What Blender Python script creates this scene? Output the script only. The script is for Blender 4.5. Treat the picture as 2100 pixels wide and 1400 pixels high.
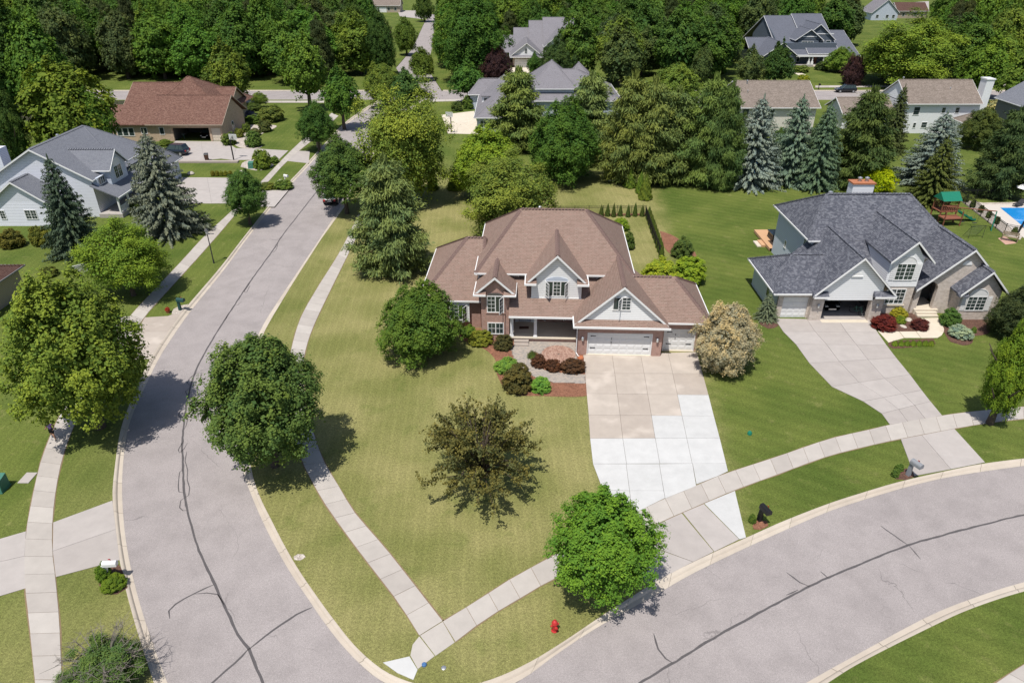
import bpy, bmesh, math, random
import numpy as np
from mathutils import Vector, Matrix
from mathutils.geometry import tessellate_polygon
random.seed(7)
RNG = np.random.default_rng(11)
for o in list(bpy.data.objects):
    bpy.data.objects.remove(o)
scene = bpy.context.scene
COL = scene.collection
rad = math.radians

# ---------------------------------------------------------------- camera
F_PX, PITCH, CAM_H = 1430.0, rad(30.0), 30.0          # photo is 2100 x 1400
cam_data = bpy.data.cameras.new('camera')
cam_data.sensor_fit = 'HORIZONTAL'
cam_data.sensor_width = 36.0
cam_data.lens = 36.0 * F_PX / 2100.0
cam_data.clip_start = 0.5
cam_data.clip_end = 6000
cam = bpy.data.objects.new('camera', cam_data)
COL.objects.link(cam)
cam.location = (0, 0, CAM_H)
cam.rotation_euler = (math.pi / 2 - PITCH, 0, 0)
scene.camera = cam

# ---------------------------------------------------------------- light
SUN_EL = rad(67)
SUN_H = Vector((-0.44, -0.90)).normalized()           # horizontal direction towards the sun
world = bpy.data.worlds.new('World')
scene.world = world
world.use_nodes = True
wn = world.node_tree.nodes
wl = world.node_tree.links
for n in list(wn):
    wn.remove(n)
sky = wn.new('ShaderNodeTexSky')
sky.sky_type = 'NISHITA'
sky.sun_disc = False
sky.sun_elevation = SUN_EL
sky.sun_rotation = math.atan2(SUN_H.x, SUN_H.y)
sky.air_density = 1.0
sky.dust_density = 1.5
bg = wn.new('ShaderNodeBackground')
bg.inputs['Strength'].default_value = 0.105
wo = wn.new('ShaderNodeOutputWorld')
wl.new(sky.outputs[0], bg.inputs[0])
wl.new(bg.outputs[0], wo.inputs[0])
sd = bpy.data.lights.new('sun', 'SUN')
sd.energy = 4.9
sd.angle = rad(0.53)
sd.color = (1.0, 0.955, 0.88)
sun = bpy.data.objects.new('sun', sd)
COL.objects.link(sun)
to_sun = Vector((SUN_H.x * math.cos(SUN_EL), SUN_H.y * math.cos(SUN_EL), math.sin(SUN_EL)))
sun.rotation_euler = to_sun.to_track_quat('Z', 'Y').to_euler()
sun.location = (-20, -60, 120)
vs = scene.view_settings
vs.view_transform = 'Standard'
vs.look = 'None'
vs.exposure = 0.12
vs.gamma = 1.0
vs.use_curve_mapping = False
scene.render.engine = 'CYCLES'
scene.cycles.pixel_filter_width = 1.1
scene.cycles.max_bounces = 6
scene.cycles.transparent_max_bounces = 6

# ---------------------------------------------------------------- pixel -> place
CP, SP = math.cos(PITCH), math.sin(PITCH)
def ray(px, py):
    u = (px - 1050) / F_PX
    v = (py - 700) / F_PX
    return (u, CP - v * SP, -(SP + v * CP))
def G(px, py, z=0.0):
    """photo pixel -> point on the horizontal plane at height z"""
    d = ray(px, py)
    t = (z - CAM_H) / d[2]
    return Vector((d[0] * t, d[1] * t, z))
def proj(x, y, z):
    zc = y * CP - (z - CAM_H) * SP
    yd = -y * SP - (z - CAM_H) * CP
    return 1050 + F_PX * x / zc, 700 + F_PX * yd / zc, zc
def height_at(px, py, base):
    d = ray(px, py)
    return CAM_H + d[2] * base.y / d[1]

# ---------------------------------------------------------------- scene objects
def thing(name, label, cat, loc=(0, 0, 0), rotz=0.0, group=None):
    o = bpy.data.objects.new(name, None)
    o.empty_display_size = 0.3
    COL.objects.link(o)
    o.location = loc
    o.rotation_euler = (0, 0, rotz)
    o['label'] = label
    o['category'] = cat
    if group:
        o['group'] = group
    return o
def tag(o, label, cat, group=None):
    o['label'] = label
    o['category'] = cat
    if group:
        o['group'] = group
    return o
def structure(o):
    o['kind'] = 'structure'
    return o

def face_uv(pts):
    n = Vector((0, 0, 0))
    for i in range(len(pts)):
        a, b = pts[i], pts[(i + 1) % len(pts)]
        n += Vector(((a[1]-b[1])*(a[2]+b[2]), (a[2]-b[2])*(a[0]+b[0]), (a[0]-b[0])*(a[1]+b[1])))
    if n.length < 1e-12:
        return [(0, 0)] * len(pts)
    n.normalize()
    if abs(n.z) > 0.985:
        u, v = Vector((1, 0, 0)), Vector((0, 1, 0))
    else:
        u = Vector((0, 0, 1)).cross(n).normalized()
        v = n.cross(u)
    return [(u.dot(Vector(p)), v.dot(Vector(p))) for p in pts]

class MB:
    """collects faces for ONE mesh object"""
    def __init__(s):
        s.v, s.f, s.uv, s.mi = [], [], [], []
    def poly(s, pts, mi=0, uv=None):
        i = len(s.v)
        s.v += [tuple(p) for p in pts]
        s.f.append(tuple(range(i, i + len(pts))))
        s.uv += (uv or face_uv(pts))
        s.mi.append(mi)
        return s
    def box(s, x0, x1, y0, y1, z0, z1, mi=0):
        if x0 > x1: x0, x1 = x1, x0
        if y0 > y1: y0, y1 = y1, y0
        if z0 > z1: z0, z1 = z1, z0
        a = [(x0,y0,z0),(x1,y0,z0),(x1,y1,z0),(x0,y1,z0),(x0,y0,z1),(x1,y0,z1),(x1,y1,z1),(x0,y1,z1)]
        for q in ((0,3,2,1),(4,5,6,7),(0,1,5,4),(1,2,6,5),(2,3,7,6),(3,0,4,7)):
            s.poly([a[k] for k in q], mi)
        return s
    def hexa(s, b, t, mi=0):
        """b, t: bottom and top loops of equal length (counter-clockwise from above)"""
        n = len(b)
        s.poly(list(reversed(b)), mi)
        s.poly(t, mi)
        for k in range(n):
            s.poly([b[k], b[(k+1) % n], t[(k+1) % n], t[k]], mi)
        return s
    def prism(s, pts, z0, z1, mi=0):
        """flat polygon (xy, any simple outline) from z0 up to z1"""
        pts = [(p[0], p[1]) for p in pts]
        area = sum(pts[i][0]*pts[(i+1) % len(pts)][1]-pts[(i+1) % len(pts)][0]*pts[i][1] for i in range(len(pts)))
        if area < 0:
            pts = pts[::-1]
        tris = tessellate_polygon([[Vector((p[0], p[1], 0)) for p in pts]])
        for t in tris:
            q = [pts[k] for k in t]
            ar = (q[1][0]-q[0][0])*(q[2][1]-q[0][1])-(q[2][0]-q[0][0])*(q[1][1]-q[0][1])
            if ar < 0:
                q = q[::-1]
            s.poly([(p[0], p[1], z1) for p in q], mi)
        n = len(pts)
        for k in range(n):
            a, b = pts[k], pts[(k+1) % n]
            s.poly([(a[0],a[1],z0),(b[0],b[1],z0),(b[0],b[1],z1),(a[0],a[1],z1)], mi)
        return s
    def wall(s, prof, axis, c0, c1, mi=0):
        """convex profile (a,z) extruded between c0 and c1 along the other horizontal axis.
        axis 'x': profile lies in x-z, extruded along y; 'y': profile in y-z, extruded along x"""
        if axis == 'x':
            A = [(p[0], c0, p[1]) for p in prof]; B = [(p[0], c1, p[1]) for p in prof]
        else:
            A = [(c0, p[0], p[1]) for p in prof]; B = [(c1, p[0], p[1]) for p in prof]
        s.poly(A, mi); s.poly(B[::-1], mi)
        n = len(prof)
        for k in range(n):
            s.poly([A[(k+1) % n], A[k], B[k], B[(k+1) % n]], mi)
        return s
    def tube(s, path, r, n=8, mi=0, cap=True):
        path = [Vector(p) for p in path]
        rs = r if isinstance(r, (list, tuple)) else [r] * len(path)
        rings = []
        for i, p in enumerate(path):
            d = (path[min(i+1, len(path)-1)] - path[max(i-1, 0)]).normalized()
            a = Vector((0, 0, 1)) if abs(d.z) < 0.9 else Vector((1, 0, 0))
            u = d.cross(a).normalized(); w = d.cross(u)
            rings.append([p + (u*math.cos(2*math.pi*k/n) + w*math.sin(2*math.pi*k/n)) * rs[i] for k in range(n)])
        for i in range(len(rings)-1):
            for k in range(n):
                s.poly([rings[i][k], rings[i+1][k], rings[i+1][(k+1) % n], rings[i][(k+1) % n]], mi)
        if cap:
            s.poly(rings[0], mi); s.poly(rings[-1][::-1], mi)
        return s
    def lathe(s, prof, n=16, c=(0, 0), mi=0):
        rings = [[(c[0]+r*math.cos(2*math.pi*k/n), c[1]+r*math.sin(2*math.pi*k/n), z) for k in range(n)] for r, z in prof]
        for i in range(len(rings)-1):
            for k in range(n):
                s.poly([rings[i][k], rings[i][(k+1) % n], rings[i+1][(k+1) % n], rings[i+1][k]], mi)
        s.poly(rings[0][::-1], mi); s.poly(rings[-1], mi)
        return s
    def mesh(s, name):
        me = bpy.data.meshes.new(name)
        me.from_pydata(s.v, [], s.f)
        uvl = me.uv_layers.new(name='UVMap')
        uvl.data.foreach_set('uv', [c for p in s.uv for c in p])
        if any(s.mi):
            me.polygons.foreach_set('material_index', s.mi)
        return me
    def build(s, name, mat, parent=None, smooth=False, loc=None, fix=True):
        me = s.mesh(name)
        mats = mat if isinstance(mat, (list, tuple)) else [mat]
        for m in mats:
            me.materials.append(m)
        if fix or smooth:
            bm = bmesh.new(); bm.from_mesh(me)
            if smooth:
                bmesh.ops.remove_doubles(bm, verts=bm.verts, dist=0.0005)
            if fix:
                bmesh.ops.recalc_face_normals(bm, faces=bm.faces)
            bm.to_mesh(me); bm.free()
        if smooth:
            me.polygons.foreach_set('use_smooth', [True]*len(me.polygons))
            try:
                me.set_sharp_from_angle(angle=rad(40))
            except Exception:
                pass
        o = bpy.data.objects.new(name, me)
        COL.objects.link(o)
        if parent is not None:
            o.parent = parent
        if loc is not None:
            o.location = loc
        return o

def copy_tree(o, parent=None):
    c = o.copy()
    COL.objects.link(c)
    c.parent = parent
    for ch in o.children:
        copy_tree(ch, c)
    return c
# ---------------------------------------------------------------- materials
class NT:
    def __init__(s, name):
        s.m = bpy.data.materials.new(name)
        s.m.use_nodes = True
        s.t = s.m.node_tree
        for n in list(s.t.nodes):
            s.t.nodes.remove(n)
        s.out = s.t.nodes.new('ShaderNodeOutputMaterial')
        s.b = s.t.nodes.new('ShaderNodeBsdfPrincipled')
        s.t.links.new(s.b.outputs[0], s.out.inputs[0])
        s.b.inputs['Roughness'].default_value = 0.8
        s.b.inputs['Specular IOR Level'].default_value = 0.3
    def n(s, kind, **kw):
        nd = s.t.nodes.new(kind)
        for k, v in kw.items():
            if k.startswith('in_'):
                nd.inputs[k[3:].replace('_', ' ')].default_value = v
            else:
                setattr(nd, k, v)
        return nd
    def l(s, a, b):
        s.t.links.new(a, b)
    def math(s, op, a, b=None, c=None, clamp=False):
        nd = s.n('ShaderNodeMath', operation=op)
        nd.use_clamp = clamp
        for i, x in enumerate((a, b, c)):
            if x is None: continue
            if isinstance(x, (int, float)): nd.inputs[i].default_value = x
            else: s.l(x, nd.inputs[i])
        return nd.outputs[0]
    def mix(s, fac, a, b, mode='MIX'):
        nd = s.n('ShaderNodeMix', data_type='RGBA', blend_type=mode)
        if isinstance(fac, (int, float)): nd.inputs[0].default_value = fac
        else: s.l(fac, nd.inputs[0])
        for i, x in ((6, a), (7, b)):
            if isinstance(x, tuple): nd.inputs[i].default_value = (*x[:3], 1)
            else: s.l(x, nd.inputs[i])
        return nd.outputs[2]
    def ramp(s, fac, stops):
        nd = s.n('ShaderNodeValToRGB')
        e = nd.color_ramp.elements
        while len(e) > 1: e.remove(e[0])
        e[0].position, e[0].color = stops[0][0], (*stops[0][1], 1)
        for p, c in stops[1:]:
            x = e.new(p); x.color = (*c, 1)
        s.l(fac, nd.inputs[0])
        return nd.outputs[0]
    def noise(s, vec, scale, detail=3, rough=0.55):
        nd = s.n('ShaderNodeTexNoise', in_Scale=scale, in_Detail=detail, in_Roughness=rough)
        if vec is not None: s.l(vec, nd.inputs['Vector'])
        return nd.outputs[0]
    def pos(s):
        return s.n('ShaderNodeNewGeometry').outputs['Position']
    def uv(s):
        return s.n('ShaderNodeUVMap').outputs[0]
    def smooth(s, x, lo, hi):
        nd = s.n('ShaderNodeMapRange', interpolation_type='SMOOTHSTEP')
        nd.inputs[1].default_value = lo; nd.inputs[2].default_value = hi
        s.l(x, nd.inputs[0])
        return nd.outputs[0]
    def bump(s, h, strength=0.4, dist=0.02):
        nd = s.n('ShaderNodeBump', in_Strength=strength, in_Distance=dist)
        s.l(h, nd.inputs['Height'])
        s.l(nd.outputs[0], s.b.inputs['Normal'])
    def col(s, c):
        if isinstance(c, tuple): s.b.inputs['Base Color'].default_value = (*c[:3], 1)
        else: s.l(c, s.b.inputs['Base Color'])
    def set(s, **kw):
        for k, v in kw.items():
            s.b.inputs[k.replace('_', ' ')].default_value = v
        return s

def S(*c):
    """sRGB 0-255 -> linear"""
    return tuple(((x/255)/12.92 if x/255 <= 0.04045 else (((x/255)+0.055)/1.055)**2.4) for x in c)

M = {}
def plain(name, c, rough=0.7, var=0.12, scale=6.0, metal=0.0, spec=0.3):
    t = NT(name)
    nz = t.noise(t.pos(), scale, 4)
    d = tuple(x*(1-var) for x in c); u = tuple(min(1, x*(1+var)) for x in c)
    t.col(t.mix(nz, d, u))
    t.set(Roughness=rough, Metallic=metal, Specular_IOR_Level=spec)
    M[name] = t.m
    return t.m

plain('white_paint', (0.66, 0.66, 0.66), 0.5, 0.04, 3)
plain('white_trim', (0.70, 0.70, 0.70), 0.4, 0.03, 3)
plain('black_metal', (0.012, 0.012, 0.013), 0.45, 0.2, 20)
plain('dark_metal', (0.035, 0.036, 0.04), 0.45, 0.2, 20)
plain('galv', (0.45, 0.46, 0.48), 0.4, 0.15, 10, 0.7)
plain('dark_inside', (0.09, 0.085, 0.08), 0.9, 0.2)
plain('rubber', (0.02, 0.02, 0.02), 0.8, 0.2)
plain('red_paint', (0.42, 0.03, 0.03), 0.45, 0.15, 12)
plain('green_plastic', (0.012, 0.16, 0.10), 0.45, 0.15)
plain('utility_green', (0.05, 0.16, 0.12), 0.6, 0.2)
plain('dark_green_paint', (0.012, 0.055, 0.055), 0.5, 0.2)
plain('blue_plastic', (0.06, 0.14, 0.30), 0.5, 0.2)
plain('grey_plastic', (0.22, 0.23, 0.25), 0.5, 0.15)
plain('wood_red', (0.20, 0.075, 0.045), 0.8, 0.3, 8)
plain('wood_tan', (0.50, 0.30, 0.17), 0.8, 0.2, 8)
plain('wood_grey', (0.24, 0.19, 0.13), 0.85, 0.25, 8)
plain('trunk', (0.075, 0.058, 0.045), 0.95, 0.35, 14)
plain('trunk_grey', (0.17, 0.15, 0.13), 0.95, 0.3, 14)
plain('boulder', (0.42, 0.38, 0.33), 0.9, 0.25, 5)
plain('rust_cap', (0.36, 0.14, 0.07), 0.8, 0.35, 9)
plain('door_paint', (0.50, 0.52, 0.55), 0.5, 0.05)
plain('pool_water', (0.015, 0.22, 0.55), 0.06, 0.12, 1.5, 0, 0.5)
plain('pool_deck', (0.50, 0.46, 0.42), 0.8, 0.1, 3)
plain('pebble', (0.44, 0.38, 0.34), 0.95, 0.45, 14)
plain('lamp_glass', (0.5, 0.5, 0.48), 0.25, 0.05)
plain('skin', (0.45, 0.25, 0.17), 0.6, 0.06)
plain('top_purple', (0.27, 0.16, 0.42), 0.8, 0.1)
plain('shorts_black', (0.012, 0.012, 0.015), 0.8, 0.1)
plain('hair', (0.07, 0.03, 0.02), 0.6, 0.25, 30)
plain('net', (0.10, 0.10, 0.10), 0.9, 0.1)
plain('terracotta', (0.38, 0.13, 0.06), 0.8, 0.2)
plain('flower_white', (0.72, 0.70, 0.78), 0.8, 0.1)
plain('flower_purple', (0.16, 0.13, 0.34), 0.8, 0.3)
plain('umbrella_white', (0.72, 0.73, 0.76), 0.8, 0.05)

def mat_glass():
    t = NT('window_glass')
    nz = t.noise(t.pos(), 0.7, 2)
    t.col(t.mix(nz, (0.012, 0.02, 0.022), (0.05, 0.075, 0.07)))
    t.set(Roughness=0.06, Specular_IOR_Level=0.6)
    M['glass'] = t.m
mat_glass()

def mat_car(name, c):
    t = NT(name)
    t.col(c)
    t.set(Roughness=0.25, Metallic=0.3, Coat_Weight=0.8, Coat_Roughness=0.04)
    M[name] = t.m
mat_car('car_black', (0.012, 0.013, 0.016))
mat_car('car_navy', (0.014, 0.020, 0.035))

def mat_shingle(name, c1, c2, c3, big=0.16):
    t = NT(name)
    uv = t.uv()
    br = t.n('ShaderNodeTexBrick', offset=0.37, squash=1.0)
    br.inputs['Scale'].default_value = 1.0
    br.inputs['Brick Width'].default_value = 0.31
    br.inputs['Row Height'].default_value = 0.145
    br.inputs['Mortar Size'].default_value = 0.012
    br.inputs['Mortar Smooth'].default_value = 0.3
    br.inputs['Bias'].default_value = 0.0
    br.inputs['Color1'].default_value = (*c1, 1)
    br.inputs['Color2'].default_value = (*c2, 1)
    br.inputs['Mortar'].default_value = (*[x*0.55 for x in c1], 1)
    t.l(uv, br.inputs['Vector'])
    # blotchy granule blend along each course
    mp = t.n('ShaderNodeMapping'); mp.inputs['Scale'].default_value = (4.6, 6.9, 1)
    t.l(uv, mp.inputs[0])
    vor = t.n('ShaderNodeTexVoronoi', in_Scale=1.0)
    t.l(mp.outputs[0], vor.inputs['Vector'])
    sep = t.n('ShaderNodeSeparateColor'); t.l(vor.outputs['Color'], sep.inputs[0])
    c = t.mix(t.smooth(sep.outputs[0], 0.35, 0.95), br.outputs[0], c3)
    g = t.noise(uv, 60, 2, 0.7)
    c = t.mix(0.5, c, t.ramp(g, [(0.3, (0.35,)*3), (0.7, (1.0,)*3)]), 'MULTIPLY')
    w = t.noise(uv, 0.35, 4)
    c = t.mix(big, c, t.ramp(w, [(0.3, (0.55,)*3), (0.72, (1.0,)*3)]), 'MULTIPLY')
    t.col(c)
    sp = t.n('ShaderNodeSeparateXYZ'); t.l(uv, sp.inputs[0])
    row = t.math('FRACT', t.math('DIVIDE', sp.outputs[1], 0.145))
    c = t.mix(0.8, c, t.ramp(row, [(0.0, (0.62,)*3), (0.35, (1.0,)*3)]), 'MULTIPLY'); t.col(c)
    t.bump(t.math('SUBTRACT', t.math('MULTIPLY', br.outputs[1], -0.5), row), 0.5, 0.012)
    t.set(Roughness=0.95, Specular_IOR_Level=0.15)
    M[name] = t.m
mat_shingle('shingle_brown', (0.275, 0.190, 0.155), (0.33, 0.240, 0.200), (0.30, 0.205, 0.170))
mat_shingle('cap_brown', (0.20, 0.135, 0.12), (0.22, 0.15, 0.135), (0.20, 0.135, 0.12))
mat_shingle('shingle_slate', (0.085, 0.090, 0.115), (0.135, 0.142, 0.172), (0.180, 0.186, 0.215))
mat_shingle('shingle_grey', (0.19, 0.20, 0.235), (0.235, 0.245, 0.28), (0.21, 0.22, 0.25))
mat_shingle('shingle_purple', (0.225, 0.215, 0.235), (0.27, 0.26, 0.28), (0.24, 0.23, 0.255))
mat_shingle('shingle_blue', (0.13, 0.14, 0.175), (0.16, 0.17, 0.205), (0.14, 0.15, 0.185))
mat_shingle('shingle_red', (0.195, 0.105, 0.080), (0.265, 0.160, 0.125), (0.14, 0.072, 0.058))
mat_shingle('shingle_tan', (0.25, 0.205, 0.175), (0.33, 0.275, 0.24), (0.20, 0.165, 0.14))
mat_shingle('shingle_umber', (0.10, 0.055, 0.045), (0.15, 0.085, 0.07), (0.12, 0.07, 0.06))

def mat_siding(name, c, pitch=0.17):
    t = NT(name)
    uv = t.uv()
    sp = t.n('ShaderNodeSeparateXYZ'); t.l(uv, sp.inputs[0])
    f = t.math('FRACT', t.math('DIVIDE', sp.outputs[1], pitch))
    edge = t.math('GREATER_THAN', f, 0.80)
    nz = t.noise(t.pos(), 2.0, 3)
    base = t.mix(nz, tuple(x*0.95 for x in c), tuple(min(1, x*1.03) for x in c))
    t.col(t.mix(t.math('MULTIPLY', edge, 0.55), base, tuple(x*0.4 for x in c)))
    t.bump(f, 0.55, 0.02)
    t.set(Roughness=0.55)
    M[name] = t.m
mat_siding('siding_white', (0.78, 0.785, 0.79))
mat_siding('siding_bluewhite', (0.70, 0.715, 0.79), 0.19)
mat_siding('siding_pale', (0.50, 0.55, 0.64), 0.19)
mat_siding('siding_white2', (0.78, 0.79, 0.81), 0.19)
mat_siding('siding_cream', (0.70, 0.66, 0.59), 0.14)
mat_siding('siding_slate', (0.10, 0.12, 0.15), 0.14)
mat_siding('siding_grey', (0.20, 0.205, 0.21), 0.16)
mat_siding('siding_tan', (0.40, 0.33, 0.26), 0.14)

def mat_brick(name, c1, c2, mortar, w=0.215, h=0.075, blotch=0.0):
    t = NT(name)
    uv = t.uv()
    br = t.n('ShaderNodeTexBrick', offset=0.5)
    br.inputs['Scale'].default_value = 1.0
    br.inputs['Brick Width'].default_value = w
    br.inputs['Row Height'].default_value = h
    br.inputs['Mortar Size'].default_value = 0.011
    br.inputs['Mortar Smooth'].default_value = 0.2
    br.inputs['Color1'].default_value = (*c1, 1)
    br.inputs['Color2'].default_value = (*c2, 1)
    br.inputs['Mortar'].default_value = (*mortar, 1)
    t.l(uv, br.inputs['Vector'])
    c = br.outputs[0]
    nz = t.noise(uv, 3.0, 4, 0.6)
    c = t.mix(0.35 + blotch, c, t.ramp(nz, [(0.28, (0.45,)*3), (0.7, (1.0,)*3)]), 'MULTIPLY')
    t.col(c)
    t.bump(t.math('MULTIPLY', br.outputs[1], -1.0), 0.5, 0.01)
    t.set(Roughness=0.9)
    M[name] = t.m
mat_brick('brick_red', (0.35, 0.165, 0.125), (0.45, 0.235, 0.185), (0.46, 0.40, 0.36))
mat_brick('brick_pale', (0.50, 0.42, 0.36), (0.64, 0.56, 0.50), (0.60, 0.55, 0.50), 0.23, 0.085, 0.15)
mat_brick('brick_tan', (0.43, 0.30, 0.20), (0.54, 0.39, 0.27), (0.55, 0.47, 0.38), 0.23, 0.08)
mat_brick('paver_grey', (0.33, 0.31, 0.30), (0.50, 0.47, 0.44), (0.24, 0.21, 0.18), 0.2, 0.1)

def mat_var(name, c1, c2, rough=0.85, scale=9.0, c3=None):
    """per-object random tint + stains (slabs, pavers)"""
    t = NT(name)
    oi = t.n('ShaderNodeObjectInfo')
    p = t.pos()
    c = t.mix(oi.outputs['Random'], c1, c2)
    a = t.noise(p, 1.1, 5, 0.6)
    c = t.mix(0.30, c, t.ramp(a, [(0.3, (0.62,)*3), (0.66, (1.0,)*3)]), 'MULTIPLY')
    b = t.noise(p, scale*4, 3, 0.7)
    c = t.mix(0.35, c, t.ramp(b, [(0.25, (0.6,)*3), (0.7, (1.0,)*3)]), 'MULTIPLY')
    if c3:
        d = t.noise(p, 0.45, 3, 0.5)
        c = t.mix(t.smooth(d, 0.52, 0.70), c, c3)
    t.col(c)
    t.bump(b, 0.25, 0.01)
    t.set(Roughness=rough)
    M[name] = t.m
mat_var('concrete_walk', (0.40, 0.365, 0.335), (0.47, 0.435, 0.40))
mat_var('concrete_old', (0.40, 0.345, 0.30), (0.455, 0.40, 0.35), c3=(0.47, 0.415, 0.365))
mat_var('concrete_new', (0.50, 0.50, 0.495), (0.55, 0.55, 0.545))
mat_var('concrete_grey', (0.38, 0.345, 0.325), (0.425, 0.39, 0.37))
mat_var('concrete_cream', (0.60, 0.53, 0.43), (0.64, 0.57, 0.47))
mat_var('kerb', (0.46, 0.40, 0.335), (0.52, 0.46, 0.39))
mat_var('step_stone', (0.36, 0.31, 0.28), (0.40, 0.35, 0.31))
mat_var('paver_pink', (0.44, 0.26, 0.20), (0.52, 0.33, 0.26))
plain('edge_soil', (0.20, 0.145, 0.085), 0.95, 0.35, 6)
plain('joint', (0.10, 0.085, 0.07), 0.95, 0.3, 8)

def mat_ring():
    t = NT('paver_ring')
    g = t.n('ShaderNodeNewGeometry')
    nz = t.noise(t.pos(), 9, 2)
    c = t.mix(g.outputs['Random Per Island'], (0.29, 0.165, 0.125), (0.45, 0.30, 0.24))
    t.col(t.mix(0.3, c, t.ramp(nz, [(0.3, (0.6,)*3), (0.7, (1.0,)*3)]), 'MULTIPLY'))
    M['paver_ring'] = t.m
    t = NT('paver_island')
    g = t.n('ShaderNodeNewGeometry')
    nz = t.noise(t.pos(), 9, 2)
    c = t.ramp(g.outputs['Random Per Island'], [(0.0, (0.27, 0.25, 0.235)), (0.5, (0.36, 0.32, 0.285)), (1.0, (0.42, 0.355, 0.30))])
    t.col(t.mix(0.3, c, t.ramp(nz, [(0.3, (0.6,)*3), (0.7, (1.0,)*3)]), 'MULTIPLY'))
    M['paver_island'] = t.m
mat_ring()

def mat_asphalt():
    t = NT('asphalt')
    p = t.pos()
    a = t.noise(p, 0.10, 4, 0.6)
    b = t.noise(p, 9.0, 3, 0.75)
    d = t.noise(p, 26.0, 2, 0.8)
    c = t.mix(a, (0.325, 0.293, 0.288), (0.405, 0.367, 0.360))
    c = t.mix(0.55, c, t.ramp(b, [(0.3, (0.68,)*3), (0.7, (1.0,)*3)]), 'MULTIPLY')
    c = t.mix(0.8, c, t.ramp(d, [(0.30, (0.55,)*3), (0.68, (1.12,)*3)]), 'MULTIPLY')
    st = t.noise(p, 0.55, 5, 0.65)
    c = t.mix(0.6, c, t.ramp(st, [(0.34, (0.80,)*3), (0.60, (1.04,)*3)]), 'MULTIPLY')
    # hairline cracks
    mp = t.n('ShaderNodeMapping'); mp.inputs['Scale'].default_value = (0.11, 0.11, 0.11)
    wob = t.n('ShaderNodeTexNoise', in_Scale=0.8, in_Detail=4)
    t.l(p, wob.inputs['Vector'])
    ad = t.n('ShaderNodeVectorMath', operation='ADD'); t.l(p, ad.inputs[0]); t.l(wob.outputs['Color'], ad.inputs[1])
    t.l(ad.outputs[0], mp.inputs[0])
    vor = t.n('ShaderNodeTexVoronoi', feature='DISTANCE_TO_EDGE', in_Scale=1.0)
    t.l(mp.outputs[0], vor.inputs['Vector'])
    msk = t.math('MULTIPLY', t.math('LESS_THAN', vor.outputs[0], 0.0018), t.smooth(t.noise(p, 0.22, 2), 0.45, 0.6))
    c = t.mix(t.math('MULTIPLY', msk, 0.5), c, (0.12, 0.11, 0.11))
    t.col(c)
    t.bump(d, 0.3, 0.01)
    t.set(Roughness=0.92, Specular_IOR_Level=0.2)
    M['asphalt'] = t.m
mat_asphalt()
plain('crack_tar', (0.085, 0.078, 0.08), 0.75, 0.25, 12)

def mat_mulch(name, c1, c2):
    t = NT(name)
    p = t.pos()
    v = t.n('ShaderNodeTexVoronoi', in_Scale=13.0); t.l(p, v.inputs['Vector'])
    sp = t.n('ShaderNodeSeparateColor'); t.l(v.outputs['Color'], sp.inputs[0])
    c = t.mix(sp.outputs[0], c1, c2)
    n = t.noise(p, 1.3, 4)
    c = t.mix(0.5, c, t.ramp(n, [(0.3, (0.55,)*3), (0.7, (1.0,)*3)]), 'MULTIPLY')
    t.col(c)
    t.bump(v.outputs[0], 0.9, 0.05)
    t.set(Roughness=0.95)
    M[name] = t.m
mat_mulch('mulch_red', (0.17, 0.075, 0.045), (0.31, 0.145, 0.090))
mat_mulch('mulch_dark', (0.085, 0.045, 0.035), (0.16, 0.085, 0.06))
mat_mulch('stones', (0.34, 0.29, 0.25), (0.62, 0.56, 0.50))
mat_mulch('forest_floor', (0.03, 0.035, 0.018), (0.06, 0.06, 0.03))

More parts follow.
